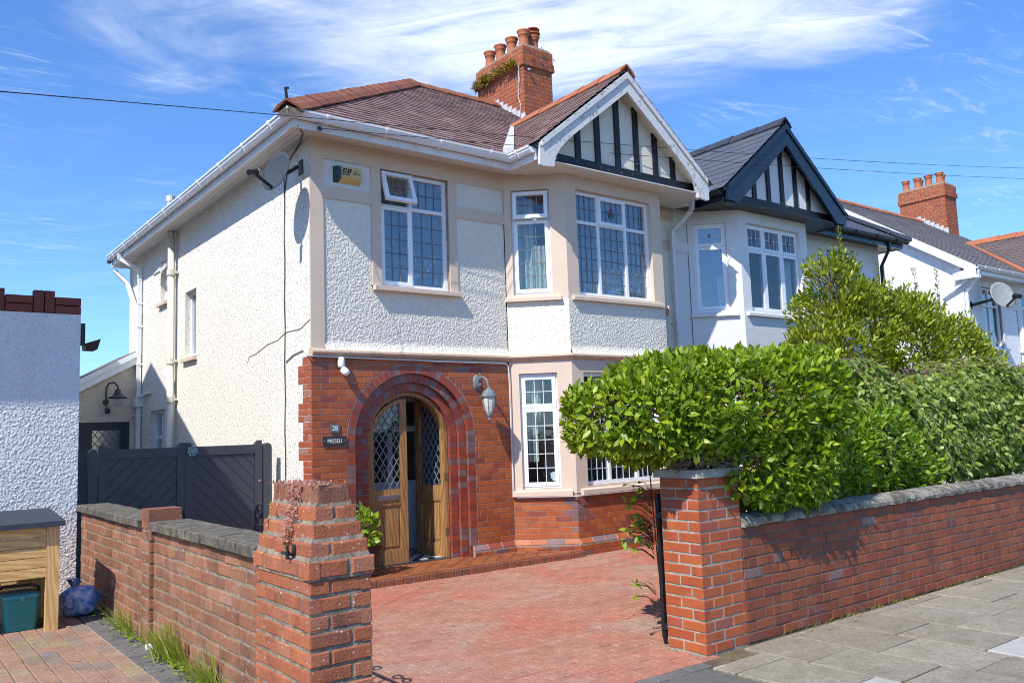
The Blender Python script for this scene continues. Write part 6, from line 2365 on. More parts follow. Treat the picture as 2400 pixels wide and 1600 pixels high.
prof = [(0.086, 0.0), (0.083, -0.05), (0.072, -0.12), (0.052, -0.19), (0.030, -0.232)]
b.lathe(prof, (LX, LY, 2.011), 8)
b.build('pane', M_glass_frost, g)
for k in range(8):
    a = 2 * math.pi * k / 8
    b = MB()
    b.tube([(LX + (r + 0.002) * math.cos(a), LY + (r + 0.002) * math.sin(a), 2.011 + h) for r, h in prof], 0.0045, 5)
    b.build('rib', M_verd, g)
b = MB()
b.lathe([(0.032, 0.005), (0.034, -0.012), (0.016, -0.035), (0.012, -0.05), (0.018, -0.056), (0.019, -0.066), (0.008, -0.078), (0, -0.088)], (LX, LY, 1.78), 10)
b.build('finial', M_verd, g, smooth=True)

# old lamp on the lean-to
g = thing('wall_lamp', 'dark rusty barn lamp with clear globe on the cream lean-to', 'wall lamp', (-0.6, 7.78, 2.3))
b = MB()
b.tube([(-0.60, 7.74, 2.28), (-0.60, 7.72, 2.62), (-0.58, 7.60, 2.70), (-0.52, 7.46, 2.70), (-0.48, 7.38, 2.62), (-0.48, 7.38, 2.52)], 0.016, 8)
b.tube([(-0.60, 7.79, 2.36), (-0.60, 7.72, 2.36)], 0.05, 10)
b.build('bracket', mat_plain('dark_bronze', (0.05, 0.035, 0.032), 0.5, 0.2, 20), g)
b = MB()
b.lathe([(0.02, 0.14), (0.05, 0.12), (0.06, 0.06), (0.10, 0.01), (0.17, -0.025), (0.165, -0.035), (0.05, 0.0), (0.0, 0.0)], (-0.48, 7.38, 2.44), 18)
b.build('lamp_shade', bpy.data.materials['dark_bronze'], g, smooth=True)
b = MB()
b.lathe([(0.055, 0.0), (0.085, -0.05), (0.09, -0.10), (0.06, -0.16), (0.0, -0.175)], (-0.48, 7.38, 2.42), 16)
b.build('globe', M_glass_clear, g, smooth=True)
b = MB()
b.lathe([(0.0, 0.12), (0.03, 0.11), (0.05, 0.06), (0.04, 0.0), (0, -0.01)], (-0.58, 7.72, 2.15), 12)
b.build('sensor_head', bpy.data.materials['dark_bronze'], g, smooth=True)


# satellite dishes
def dish(label, c, nrm, r, wall, mat, k=1.0, arm=None):
    c, nrm, wall = Vector(c), Vector(nrm).normalized(), Vector(wall)
    g = thing('satellite_dish', label, 'satellite dish', wall)
    uu = Vector((0, 0, 1)).cross(nrm).normalized()
    vv = nrm.cross(uu)
    prof = [(0.0, 0.0), (0.35, 0.012), (0.6, 0.036), (0.82, 0.07), (1.0, 0.105), (1.0, 0.09), (0.8, 0.05), (0.5, 0.01), (0, -0.02)]
    b = MB()
    seg = 28
    i0 = 0
    for pr, ph in prof:
        for j in range(seg):
            t = 2 * math.pi * j / seg
            b.v.append(tuple(c + uu * (pr * r * math.cos(t)) + vv * (pr * r * 1.12 * math.sin(t)) + nrm * (ph * 2.0 * r - 0.1 * r)))
    for q in range(len(prof) - 1):
        for j in range(seg):
            b.f.append((q * seg + j, q * seg + (j + 1) % seg, (q + 1) * seg + (j + 1) % seg, (q + 1) * seg + j))
            b.r.append(0)
    b.build('reflector', mat, g, smooth=True)
    foot = c - vv * r * 0.98 + nrm * 0.02
    lnb = c + nrm * r * 1.35 - vv * r * 0.78
    b = MB()
    b.bar(foot, lnb, 0.026 * k, 0.030 * k)
    b.build('arm', M_black_plastic, g)
    b = MB()
    d = (c - lnb).normalized()
    b.tube([lnb - d * 0.07 * k, lnb + d * 0.02 * k], 0.036 * k, 12)
    b.tube([lnb + d * 0.02 * k, lnb + d * 0.055 * k], 0.042 * k, 12)
    b.build('receiver', M_black_plastic, g)
    b = MB()
    b.tube([lnb + d * 0.05 * k, lnb + d * 0.065 * k], 0.040 * k, 12)
    b.build('receiver_cap', M_upvc, g)
    b = MB()
    b.tube([c - nrm * 0.12 * r, c - nrm * 0.4 * r, wall + Vector((-0.05, 0, 0)) if abs(wall.x) < 1e-3 else wall - nrm * 0.0], 0.024 * k, 8)
    b.build('mounting_arm', M_black_plastic, g)
    b = MB()
    b.box(wall.x - 0.012, wall.x, wall.y - 0.06, wall.y + 0.06, wall.z - 0.09, wall.z + 0.09) if abs(wall.x) < 1e-3 else b.box(wall.x - 0.06, wall.x + 0.06, wall.y, wall.y + 0.012, wall.z - 0.09, wall.z + 0.09)
    b.build('wall_bracket', M_iron, g)
    return g


dish('dark grey satellite dish on the sunny side wall below the eaves', (-0.36, 0.10, 4.68), (-0.86, -0.27, 0.25), 0.225, (0.0, 0.24, 4.83), M_dish)
dish('pale weathered satellite dish on the far white house', (17.42, -0.52, 4.38), (-0.45, -0.78, 0.30), 0.31, (16.95, 0.0, 4.18), M_dish_pale, 1.5)

g = thing('floodlight', 'black floodlight on the side of the white roughcast extension', 'floodlight', (-2.46, -0.02, 2.6))
b = MB()
b.box(-2.46, -2.40, -0.05, 0.07, 2.55, 2.76)
b.build('back_box', M_black_plastic, g)
b = MB()
b.prism([(-2.40, -0.10, 2.56), (-2.28, -0.16, 2.60), (-2.28, 0.14, 2.60), (-2.40, 0.12, 2.56)], [(-2.40, -0.08, 2.50), (-2.30, -0.12, 2.50), (-2.30, 0.10, 2.50), (-2.40, 0.10, 2.50)])
b.build('lamp_head', M_black_plastic, g)


# overhead cables
def cable(name, label, p, q, sag, rad=0.0042):
    p, q = Vector(p), Vector(q)
    b = MB()
    b.tube([p + (q - p) * t + Vector((0, 0, -sag * 4 * t * (1 - t))) for t in [k / 24 for k in range(25)]], rad, 5)
    return tag(b.build(name, M_cable, None), label, 'cable', 'overhead cables')


dirA = Vector((-3.47, -3.0, 3.87)) - CAMP
eA = CAMP + dirA * 2.2
cable('overhead_cable', 'black cable leaving the eaves corner across the sky to the left edge', (-0.40, -0.50, 5.15), (-4.775, -4.0625, 3.31), 0.0, 0.0042)
cable('overhead_cable', 'upper black cable crossing the sky above the two gables', (-0.40, -0.50, 5.15), (18.6, -1.85, 7.32), 0.12)
cable('overhead_cable', 'lower black cable crossing in front of the gables', (-0.06, -0.40, 5.11), (18.6, -1.85, 7.05), 0.10)
b = MB()
b.tube([(-0.02, -0.362, 5.12), (-0.06, -0.41, 5.11)], 0.022, 8)
b.build('cable_bracket', M_iron, H)

# ------------------------------------------------------------------ planter, bin store, caddy, bag
g = thing('plant_pot', 'tall square oxblood glazed pot with studded rim on the tiled step by the door', 'plant pot', (0.42, -0.30, -0.033))


def sq_frustum(b, cx, cy, z0, z1, w0, w1):
    b.prism([(cx - w1, cy - w1, z1), (cx + w1, cy - w1, z1), (cx + w1, cy + w1, z1), (cx - w1, cy + w1, z1)], [(cx - w0, cy - w0, z0), (cx + w0, cy - w0, z0), (cx + w0, cy + w0, z0), (cx - w0, cy + w0, z0)])


PX, PY = 0.46, -0.285
b = MB()
sq_frustum(b, PX, PY, -0.033, 0.29, 0.128, 0.158)
b.build('pot', M_glaze, g)
b = MB()
for s in range(4):
    d = [(1, 0), (0, 1), (-1, 0), (0, -1)][s]
    e = (-d[1], d[0])
    q = lambda a, w: (PX + d[0] * w + e[0] * a, PY + d[1] * w + e[1] * a)
    p0, p1 = q(-0.17, 0.17), q(0.17, 0.17)
    i0, i1 = q(-0.135, 0.135), q(0.135, 0.135)
    b.prism([(p0[0], p0[1], 0.315), (p1[0], p1[1], 0.315), (i1[0], i1[1], 0.315), (i0[0], i0[1], 0.315)], [(p0[0], p0[1], 0.278), (p1[0], p1[1], 0.278), (i1[0], i1[1], 0.278), (i0[0], i0[1], 0.278)])
b.build('rim', M_glaze, g)
for s in range(2):
    d = [(0, -1), (1, 0)][s]
    e = (-d[1], d[0])
    sl = (0.158 - 0.128) / 0.323
    for k in range(26):
        # a ring of studs round each face
        t = k / 26
        if t < 0.3:
            a, z = -1 + 2 * t / 0.3, 0
        elif t < 0.5:
            a, z = 1, (t - 0.3) / 0.2
        elif t < 0.8:
            a, z = 1 - 2 * (t - 0.5) / 0.3, 1
        else:
            a, z = -1, 1 - (t - 0.8) / 0.2
        zz = 0.0 + 0.25 * z
        w = 0.128 + (zz + 0.033) * sl
        b = MB()
        b.lathe([(0.0, 0.006), (0.006, 0.009), (0.013, 0.004), (0.015, -0.002)], (PX + d[0] * w + e[0] * a * (w - 0.022), PY + d[1] * w + e[1] * a * (w - 0.022), zz), 8, (d[0], d[1], -0.05))
        b.build('stud', M_glaze, g)
b = MB()
b.box(PX - 0.135, PX + 0.135, PY - 0.135, PY + 0.135, 0.26, 0.285)
b.build('soil', M_earth, g)

g = thing('bin_store', 'pine slatted bin store with dark felted lid beside the white extension', 'bin store', (-3.3, -1.4, 0.16))
bx0, bx1, by0, by1 = -4.3, -2.855, -1.70, -1.02
b = MB()
b.prism([(bx0 - 0.03, by0 - 0.05, 0.985), (bx1 + 0.03, by0 - 0.05, 0.985), (bx1 + 0.03, by1 + 0.03, 1.045), (bx0 - 0.03, by1 + 0.03, 1.045)], [(bx0 - 0.03, by0 - 0.05, 0.945), (bx1 + 0.03, by0 - 0.05, 0.945), (bx1 + 0.03, by1 + 0.03, 1.005), (bx0 - 0.03, by1 + 0.03, 1.005)])
b.build('lid', M_roof_felt, g)
for x, y in ((bx1 - 0.09, by0), (bx0, by0), (bx1 - 0.09, by1 - 0.06), (bx0, by1 - 0.06)):
    b = MB()
    b.box(x, x + 0.09, y, y + 0.05, 0.155, 0.955 if y == by0 else 1.0)
    b.build('post', M_pine_v, g)
for k in range(5):
    z1 = 0.945 - k * 0.077
    b = MB()
    b.box(bx0 + 0.09, bx1 - 0.092, by0 + 0.008, by0 + 0.03, z1 - 0.072, z1)
    b.build('board', M_pine, g)
for k in range(10):
    z1 = 0.97 - k * 0.08
    b = MB()
    b.box(bx1 - 0.03, bx1 - 0.008, by0 + 0.052, by1 - 0.062, z1 - 0.076, z1)
    b.build('board', M_pine, g)
    b = MB()
    b.box(bx0 + 0.02, bx1 - 0.04, by1 - 0.03, by1 - 0.01, z1 - 0.076, z1)
    b.build('board', M_pine, g)
b = MB()
b.box(-3.24, -3.14, by0 + 0.012, by0 + 0.05, 0.54, 0.56)
b.build('cleat', M_pine, g)

g = thing('food_caddy', 'teal plastic food waste caddy with handle under the bin store', 'waste caddy', (-3.08, -1.45, 0.16))
CXk, CYk = -3.085, -1.45


def rrect(w, d, r, n=5):
    o = []
    for (sx, sy, a0) in ((1, 1, 0), (-1, 1, 90), (-1, -1, 180), (1, -1, 270)):
        for k in range(n + 1):
            a = math.radians(a0 + 90 * k / n)
            o.append((sx * (w - r) + r * math.cos(a), sy * (d - r) + r * math.sin(a)))
    return o


def loft(b, secs):
    i0 = len(b.v)
    n = None
    for (z, pts) in secs:
        n = len(pts)
        b.v += [(CXk + x, CYk + y, z) for x, y in pts]
    for k in range(len(secs) - 1):
        for j in range(n):
            b.f.append((i0 + k * n + j, i0 + k * n + (j + 1) % n, i0 + (k + 1) * n + (j + 1) % n, i0 + (k + 1) * n + j)); b.r.append(0)
    b.f.append(tuple(range(i0, i0 + n))); b.r.append(0)
    e = i0 + (len(secs) - 1) * n
    b.f.append(tuple(range(e, e + n))); b.r.append(0)


b = MB()
loft(b, [(0.160, rrect(0.098, 0.10, 0.03)), (0.166, rrect(0.104, 0.106, 0.03)), (0.22, rrect(0.108, 0.108, 0.03)), (0.222, rrect(0.112, 0.112, 0.03)), (0.40, rrect(0.122, 0.122, 0.035)), (0.402, rrect(0.127, 0.127, 0.035)), (0.412, rrect(0.127, 0.127, 0.035))])
b.build('body', M_teal, g)
b = MB()
loft(b, [(0.413, rrect(0.130, 0.130, 0.035)), (0.428, rrect(0.132, 0.132, 0.035)), (0.440, rrect(0.118, 0.118, 0.04)), (0.446, rrect(0.09, 0.09, 0.04))])
b.build('lid', M_teal_lid, g)
b = MB()
b.tube([(CXk - 0.135, CYk + 0.0, 0.41), (CXk - 0.14, CYk + 0.10, 0.455), (CXk - 0.1, CYk + 0.155, 0.47), (CXk + 0.1, CYk + 0.155, 0.47), (CXk + 0.14, CYk + 0.10, 0.455), (CXk + 0.135, CYk, 0.41)], 0.009, 6)
b.build('handle', M_black_plastic, g)
b = MB()
b.box(CXk - 0.015, CXk + 0.015, CYk - 0.148, CYk - 0.128, 0.395, 0.43)
b.build('latch', M_teal_lid, g)

# blue bin bag
b = MB()
nu, nv = 40, 26
for j in range(nv + 1):
    ph = math.pi * j / nv
    for i in range(nu):
        t = 2 * math.pi * i / nu
        r = max(0.0, math.sin(ph)) ** 0.75
        n = 1 + 0.16 * mnoise.noise((math.cos(t) * 1.8 + 3, math.sin(t) * 1.8, ph * 1.6)) + 0.05 * math.sin(t * 9 + ph * 3) * max(0, math.cos(ph)) ** 1.0
        z = math.cos(ph)
        x, y = 0.158 * r * n * math.cos(t), 0.15 * r * n * math.sin(t)
        zz = 0.155 + 0.118 + 0.128 * z * (1 + 0.12 * mnoise.noise((x * 9, y * 9, 1)))
        zz = max(zz, 0.162)
        b.v.append((-2.615 + x, -1.18 + y, zz))
for j in range(nv):
    for i in range(nu):
        b.f.append((j * nu + i, j * nu + (i + 1) % nu, (j + 1) * nu + (i + 1) % nu, (j + 1) * nu + i)); b.r.append(0)
g = thing('bin_bag', 'knotted blue plastic bin bag on the ground beside the bin store', 'bin bag', (-2.615, -1.18, 0.16))
b.build('bag', M_bag, g, smooth=True)
b = MB()
for k in range(5):
    a = k * 1.25
    base = Vector((-2.66, -1.20, 0.375))
    tip = base + Vector((0.05 * math.cos(a), 0.04 * math.sin(a), 0.065 + 0.02 * (k % 2)))
    side = Vector((-math.sin(a), math.cos(a), 0.2)) * 0.028
    b.prism([base - side * 0.4, tip - side, tip + side * 0.8], [base + side * 0.4 + Vector((0.004, 0.004, 0)), tip - side + Vector((0.006, 0, 0)), tip + side * 0.8 + Vector((0.006, 0.002, -0.006))])
b.tube([(-2.66, -1.20, 0.35), (-2.66, -1.20, 0.385)], [0.035, 0.018], 8)
b.build('knot', M_bag, g, smooth=True)
b = MB()
b.box(-2.515, -2.475, -2.93, -2.885, 0.162, 0.192)
tag(b.build('litter_box', M_white_card, None), 'tiny white card box on the grey edging by the low wall', 'litter')

# ornament on the gate
b = MB()
for k in range(14):
    a = 2 * math.pi * k / 14
    c = Vector((-1.085, 0.878, 1.455))
    r0 = 0.028 + 0.020 * (k % 2)
    b.tube([c + Vector((r0 * math.cos(a), 0.0, r0 * math.sin(a))), c + Vector((0.058 * math.cos(a + 0.5), -0.01, 0.058 * math.sin(a + 0.5)))], [0.013, 0.006], 6)
b.tube([(-1.085, 0.898, 1.455), (-1.085, 0.865, 1.455)], 0.022, 8)
tag(b.build('gate_ornament', M_succ, None), 'small verdigris flower ornament hung where the grey gates meet', 'ornament')


# ------------------------------------------------------------------ plants
LEAF_V = np.array([(0, 0, 0), (-0.20, 0.26, 0.05), (0, 0.30, -0.005), (0.20, 0.26, 0.05), (-0.215, 0.58, 0.045), (0, 0.62, -0.01), (0.215, 0.58, 0.045), (0, 1.0, -0.07)])
LEAF_F = [(0, 2, 1), (0, 3, 2), (1, 2, 5, 4), (2, 3, 6, 5), (4, 5, 7), (5, 6, 7)]
BLADE_V = np.array([(-0.02, 0, 0), (0.02, 0, 0), (-0.016, 0.5, 0.03), (0.016, 0.5, 0.03), (0, 1.0, 0.16)])
BLADE_F = [(0, 1, 3, 2), (2, 3, 4)]
BIRCH_V = np.array([(0, 0, 0), (-0.36, 0.28, 0.03), (0, 0.36, -0.01), (0.36, 0.28, 0.03), (-0.22, 0.62, 0.02), (0.22, 0.62, 0.02), (0, 1.0, -0.05)])
BIRCH_F = [(0, 2, 1), (0, 3, 2), (1, 2, 4), (2, 3, 5), (2, 5, 6, 4)]


def norm(a):
    return a / np.maximum(1e-9, np.linalg.norm(a, axis=-1, keepdims=True))


def leaf_mesh(name, pos, tip, nrm, size, mat, parent, tv=LEAF_V, tf=LEAF_F, limit=0, lname='leaf', width=1.0):
    """leaves at pos, pointing along tip, faces towards nrm; the largest in view become single leaves"""
    Y = norm(tip)
    X = norm(np.cross(Y, nrm))
    Z = np.cross(X, Y)
    n = len(pos)
    idx = np.arange(n)
    if limit:
        d = pos - np.array(CAMP)
        zc = d @ np.array(CF)
        xx, yy = FPX * (d @ np.array(CR)) / zc, FPX * (d @ np.array(CU)) / zc
        face = np.abs(np.sum(Z * norm(-d), 1))
        sc = size ** 2 / zc ** 2 * face
        sc[(np.abs(xx) > 1190) | (np.abs(yy) > 790) | (zc < 0.3)] = -1
        # leave out those deep inside: keep the outermost layer
        sc = sc * LEAFDEPTH if LEAFDEPTH is not None and len(LEAFDEPTH) == n else sc
        order = np.argsort(-sc)
        one = order[:limit]
        me = bpy.data.meshes.new(lname)
        V = tv.copy()
        V[:, 0] *= width
        me.from_pydata([tuple(v) for v in V], [], tf)
        me.materials.append(mat)
        me.shade_smooth()
        for i in one:
            s = size[i]
            m = Matrix(((X[i, 0] * s, Y[i, 0] * s, Z[i, 0] * s, pos[i, 0]), (X[i, 1] * s, Y[i, 1] * s, Z[i, 1] * s, pos[i, 1]), (X[i, 2] * s, Y[i, 2] * s, Z[i, 2] * s, pos[i, 2]), (0, 0, 0, 1)))
            link(bpy.data.objects.new(lname, me), parent, m)
        idx = order[limit:]
    k = len(tv)
    V = tv.copy()
    V[:, 0] *= width
    W = pos[idx, None, :] + size[idx, None, None] * (V[None, :, 0:1] * X[idx, None, :] + V[None, :, 1:2] * Y[idx, None, :] + V[None, :, 2:3] * Z[idx, None, :])
    W = W.reshape(-1, 3)
    m = len(idx)
    li, ls, st = [], [], 0
    base = np.arange(m) * k
    lens = np.array([len(f) for f in tf])
    flat = np.concatenate([np.array(f) for f in tf])
    L = (base[:, None] + flat[None, :]).ravel()
    me = bpy.data.meshes.new(name)
    me.vertices.add(len(W))
    me.vertices.foreach_set('co', W.ravel())
    me.loops.add(len(L))
    me.loops.foreach_set('vertex_index', L)
    nf = m * len(tf)
    me.polygons.add(nf)
    st = (np.arange(m)[:, None] * len(flat) + np.concatenate([[0], np.cumsum(lens)[:-1]])[None, :]).ravel()
    me.polygons.foreach_set('loop_start', st)
    me.update(calc_edges=True)
    me.shade_smooth()
    at = me.attributes.new('rnd', 'FLOAT', 'FACE')
    at.data.foreach_set('value', np.repeat(rng.random(m), len(tf)))
    me.materials.append(mat)
    return tag(link(bpy.data.objects.new(name, me), parent), kind='stuff')


LEAFDEPTH = None


def blob_points(blobs, n, p=3.0, depth=0.10, rough=0.10, seed=0):
    """points near the skin of rounded blobs, their outward normals and how far out they lie"""
    r = np.random.default_rng(seed)
    P, Nn, D = [], [], []
    vols = np.array([b[1][0] * b[1][1] + b[1][0] * b[1][2] + b[1][1] * b[1][2] for b in blobs])
    cnt = (n * vols / vols.sum()).astype(int)
    for (c, h), m in zip(blobs, cnt):
        c, h = np.array(c), np.array(h)
        q = r.uniform(-1, 1, (m, 3))
        ax = r.integers(0, 3, m)
        # weight faces by area
        w = np.array([h[1] * h[2], h[0] * h[2], h[0] * h[1]])
        ax = r.choice(3, m, p=w / w.sum())
        q[np.arange(m), ax] = np.sign(r.uniform(-1, 1, m))
        rr = (np.abs(q) ** p).sum(1) ** (1 / p)
        q = q / rr[:, None]
        nn = norm(np.sign(q) * np.abs(q) ** (p - 1) / h)
        pos = c + q * h
        ns = np.array([mnoise.noise((x * 2.2, y * 2.2, z * 2.2 + seed)) + 0.5 * mnoise.noise((x * 6, y * 6, z * 6)) for x, y, z in pos])
        dd = np.abs(r.normal(0, depth, m))
        pos = pos + nn * (rough * ns - dd)[:, None]
        P.append(pos); Nn.append(nn); D.append(np.exp(-dd / max(depth, 1e-3) * 0.7))
    P, Nn, D = np.concatenate(P), np.concatenate(Nn), np.concatenate(D)
    # drop what lies well inside another blob
    keep = np.ones(len(P), bool)
    for (c, h) in blobs:
        t = (np.abs((P - np.array(c)) / np.array(h)) ** p).sum(1)
        keep &= t > 0.42
    return P[keep], Nn[keep], D[keep]


def bush(g, blobs, n, size, mat, limit, depth=0.10, rough=0.10, p=3.0, up=0.35, droop=0.0, seed=1, tv=LEAF_V, tf=LEAF_F, width=1.0, spread=0.8, nup=0.5, stick=1.0):
    global LEAFDEPTH
    P, Nn, D = blob_points(blobs, n, p, depth, rough, seed)
    r = np.random.default_rng(seed + 50)
    m = len(P)
    tip = norm(Nn * stick + np.array([0, 0, up - droop]) + r.normal(0, spread, (m, 3)) * 0.75)
    nn = norm(Nn * 0.8 + np.array([0, 0, nup]) + r.normal(0, 0.40, (m, 3)))
    sz = size * r.uniform(0.42, 1.32, m)
    LEAFDEPTH = D
    o = leaf_mesh('foliage', P, tip, nn, sz, mat, g, tv, tf, limit, width=width)
    LEAFDEPTH = None
    return o


def core(g, blobs, f, mat, p=3.0, name='twigs', n=500, seed=3):
    r = np.random.default_rng(seed)
    b = MB()
    for (c, h) in blobs:
        for _ in range(int(n / len(blobs))):
            q = r.uniform(-1, 1, 3)
            q = q / (np.abs(q) ** p).sum() ** (1 / p)
            a = np.array(c) + q * np.array(h) * r.uniform(0.2, 0.6)
            e = np.array(c) + q * np.array(h) * f
            mid = (a + e) / 2 + r.normal(0, 0.03, 3)
            b.tube([a, mid, e], [0.007, 0.005, 0.003], 4, cap=False)
    return tag(b.build(name, mat, g), kind='stuff')


# the clipped hedge over the right pier
g = thing('clipped_hedge', 'large clipped glossy laurel-like hedge overhanging the right brick gate pier', 'hedge', (1.6, -4.5, -0.1))
HB = [((1.55, -4.62, 1.72), (1.15, 0.66, 0.40)), ((2.20, -4.58, 1.72), (0.66, 0.68, 0.47)), ((0.68, -4.50, 1.62), (0.48, 0.56, 0.31)), ((2.0, -4.62, 1.22), (0.66, 0.60, 0.42)), ((0.95, -4.60, 1.50), (0.50, 0.52, 0.26)), ((1.33, -4.80, 1.40), (0.30, 0.32, 0.17)), ((1.34, -4.92, 1.22), (0.25, 0.24, 0.26))]
bush(g, HB, 38000, 0.076, M_laurel, 300, depth=0.075, rough=0.085, up=0.32, seed=4, width=1.05, stick=0.6)
core(g, HB, 0.88, M_twig, n=420)
core(g, [((1.0, -4.88, 1.30), (0.36, 0.18, 0.10))], 1.0, M_twig_pale, n=260, seed=9, name='bare_twigs')
b = MB()
b.tube([(1.9, -4.4, -0.2), (1.9, -4.4, 0.6), (1.8, -4.45, 1.4)], [0.05, 0.045, 0.03], 8)
b.tube([(1.9, -4.4, 0.5), (1.5, -4.45, 1.0), (1.0, -4.4, 1.5)], [0.04, 0.03, 0.02], 8)
b.build('trunk', M_bark, g)

g = thing('shrub', 'bright green bushy shrub leaning over the street wall coping, right of the clipped hedge', 'shrub', (4.0, -4.3, -0.1))
MBl = [((4.05, -4.36, 1.22), (0.80, 0.50, 0.52)), ((3.45, -4.38, 1.12), (0.50, 0.42, 0.42)), ((4.55, -4.40, 1.05), (0.48, 0.42, 0.38)), ((2.95, -4.25, 1.20), (0.50, 0.36, 0.48))]
bush(g, MBl, 19000, 0.080, M_laurel2, 300, depth=0.13, rough=0.16, p=2.2, up=0.45, seed=14, width=0.82, spread=0.9)
core(g, MBl, 0.85, M_twig, n=220, p=2.2)

# tall shrub with upright shoots
g = thing('tall_shrub', 'tall olive-green shrub with spiky upright shoots in front of the white house', 'shrub', (7.6, -2.6, -0.1))
TB = [((6.80, -2.55, 2.70), (0.80, 0.7, 0.85)), ((6.50, -2.55, 3.30), (0.36, 0.40, 0.60)), ((7.9, -2.55, 2.6), (1.15, 0.75, 0.85)), ((7.65, -2.55, 3.05), (0.48, 0.45, 0.48)), ((9.3, -2.5, 2.45), (1.1, 0.75, 0.72)), ((6.1, -2.65, 2.35), (0.62, 0.6, 0.62)), ((10.2, -2.5, 2.2), (0.7, 0.6, 0.55))]
TB = [((c[0] + 0.30, c[1], c[2]), hh) for c, hh in TB]
bush(g, TB, 52000, 0.080, M_bay_leaf, 300, depth=0.16, rough=0.26, p=2.3, up=0.95, seed=24, width=0.85, spread=0.8)
core(g, TB, 0.9, M_twig, n=420, p=2.2)
r = np.random.default_rng(77)
sp, st, sn, ss = [], [], [], []
tw = MB()
shoots = [(6.62, -2.6, 3.55, 0.55), (6.5, -2.6, 3.5, 0.40), (6.80, -2.55, 3.3, 0.45), (7.0, -2.6, 3.1, 0.4), (6.3, -2.65, 3.0, 0.35), (7.62, -2.6, 3.25, 0.50), (7.45, -2.6, 3.1, 0.38), (7.9, -2.6, 3.05, 0.45), (8.15, -2.6, 2.95, 0.35), (8.95, -2.55, 2.75, 0.75), (9.08, -2.55, 2.7, 0.55), (9.65, -2.5, 2.6, 0.85), (9.75, -2.5, 2.55, 0.6), (8.5, -2.6, 2.85, 0.45), (10.3, -2.5, 2.45, 0.35), (5.85, -2.7, 2.7, 0.35), (5.65, -2.7, 2.5, 0.3)]
for (x, y, z, L) in shoots:
    x += 0.30
    L *= 1.35 if x < 8.6 else 1.6
    d = norm(np.array([r.normal(0, 0.08), r.normal(0, 0.08), 1.0]))
    p0 = np.array([x, y, z])
    tw.tube([p0 - d * 0.3, p0 + d * L], [0.008, 0.003], 4, cap=False)
    for k in range(int(L / 0.009)):
        t = r.uniform(0, 1)
        a = r.uniform(0, 6.28)
        o = np.array([math.cos(a), math.sin(a), 0.75 + 0.5 * t])
        sp.append(p0 + d * L * t + 0.01 * o); st.append(o + r.normal(0, .2, 3)); sn.append(np.array([math.cos(a), math.sin(a), 0.9])); ss.append(r.uniform(0.05, 0.085) * (1 - 0.35 * t))
leaf_mesh('shoot_foliage', np.array(sp), np.array(st), np.array(sn), np.array(ss), M_bay_leaf, g, width=0.8)
tw.build('shoots', M_twig, g, kind='stuff')
b = MB()
for x in (6.5, 7.4, 8.6):
    b.tube([(x, -2.6, -0.2), (x + 0.1, -2.55, 1.2), (x + 0.05, -2.5, 2.4)], [0.05, 0.04, 0.02], 7)
b.build('trunk', M_bark, g)

# weeping birch mound
g = thing('weeping_birch', 'weeping mound of small pale birch leaves and trailing brown twigs above the street wall', 'tree', (6.6, -3.9, -0.1))
r = np.random.default_rng(99)
tw = MB()
sp, st, sn, ss = [], [], [], []
for k in range(620):
    x = r.uniform(3.55, 11.0)
    back = r.uniform(0, 1) ** 1.3
    y0 = -3.4 - 0.75 * r.uniform(0, 1)
    hump = 0.12 * math.sin(x * 1.9) + 0.07 * math.sin(x * 4.3 + 1) - (0.35 * max(0, 4.5 - x) ** 1.5)
    ztop = 2.10 + hump - 0.25 * r.uniform(0, 1) ** 2 + 0.02 * (x - 6)
    yout = -4.50 - 0.30 * r.uniform(0, 1)
    L = r.uniform(0.5, 1.5)
    p = np.array([x, y0, ztop])
    ctrl = [p]
    v = norm(np.array([r.normal(0, 0.45), (yout - y0) * 0.9, 0.12]))
    nseg = 9
    for s in range(nseg):
        v = norm(v + np.array([r.normal(0, 0.10), r.normal(0, 0.07), -0.30]))
        q = ctrl[-1] + v * L / nseg
        if q[2] < 0.80:
            break
        if q[1] < -4.98:
            q[1] = -4.98 + r.uniform(0, 0.05)
        ctrl.append(q)
    if len(ctrl) < 3:
        continue
    tw.tube(ctrl, [0.0042 * (1 - 0.75 * i / len(ctrl)) + 0.0012 for i in range(len(ctrl))], 4, cap=False)
    for s in range(1, len(ctrl)):
        for _ in range(9):
            t = r.uniform(0, 1)
            c = ctrl[s - 1] * (1 - t) + ctrl[s] * t
            o = norm(np.array([r.normal(0, 0.8), -0.35 + r.normal(0, 0.6), -0.75 + r.normal(0, 0.35)]))
            sp.append(c + o * 0.015); st.append(o); sn.append(norm(np.array([r.normal(0, 0.5), -0.75, 0.65]))); ss.append(r.uniform(0.045, 0.085))
LEAFDEPTH = None
leaf_mesh('foliage', np.array(sp), np.array(st), np.array(sn), np.array(ss), M_birch, g, BIRCH_V, BIRCH_F, 300)
tw.build('trailing_twigs', M_twig_pale, g, kind='stuff')
BB = [((6.6, -3.95, 1.42), (2.7, 0.72, 0.70)), ((9.8, -3.9, 1.45), (1.8, 0.7, 0.72)), ((4.6, -4.0, 1.35), (0.8, 0.6, 0.62))]
P_, N_, D_ = blob_points(BB, 24000, 2.6, 0.18, 0.12, 31)
m = len(P_)
leaf_mesh('inner_foliage', P_, norm(N_ * 0.4 + np.array([0, 0, -0.8]) + r.normal(0, 0.5, (m, 3))), norm(N_ + r.normal(0, 0.4, (m, 3))), r.uniform(0.05, 0.095, m), M_birch, g, BIRCH_V, BIRCH_F)
b = MB()
b.tube([(6.6, -3.6, -0.2), (6.6, -3.6, 1.2), (6.5, -3.7, 2.0)], [0.07, 0.06, 0.04], 8)
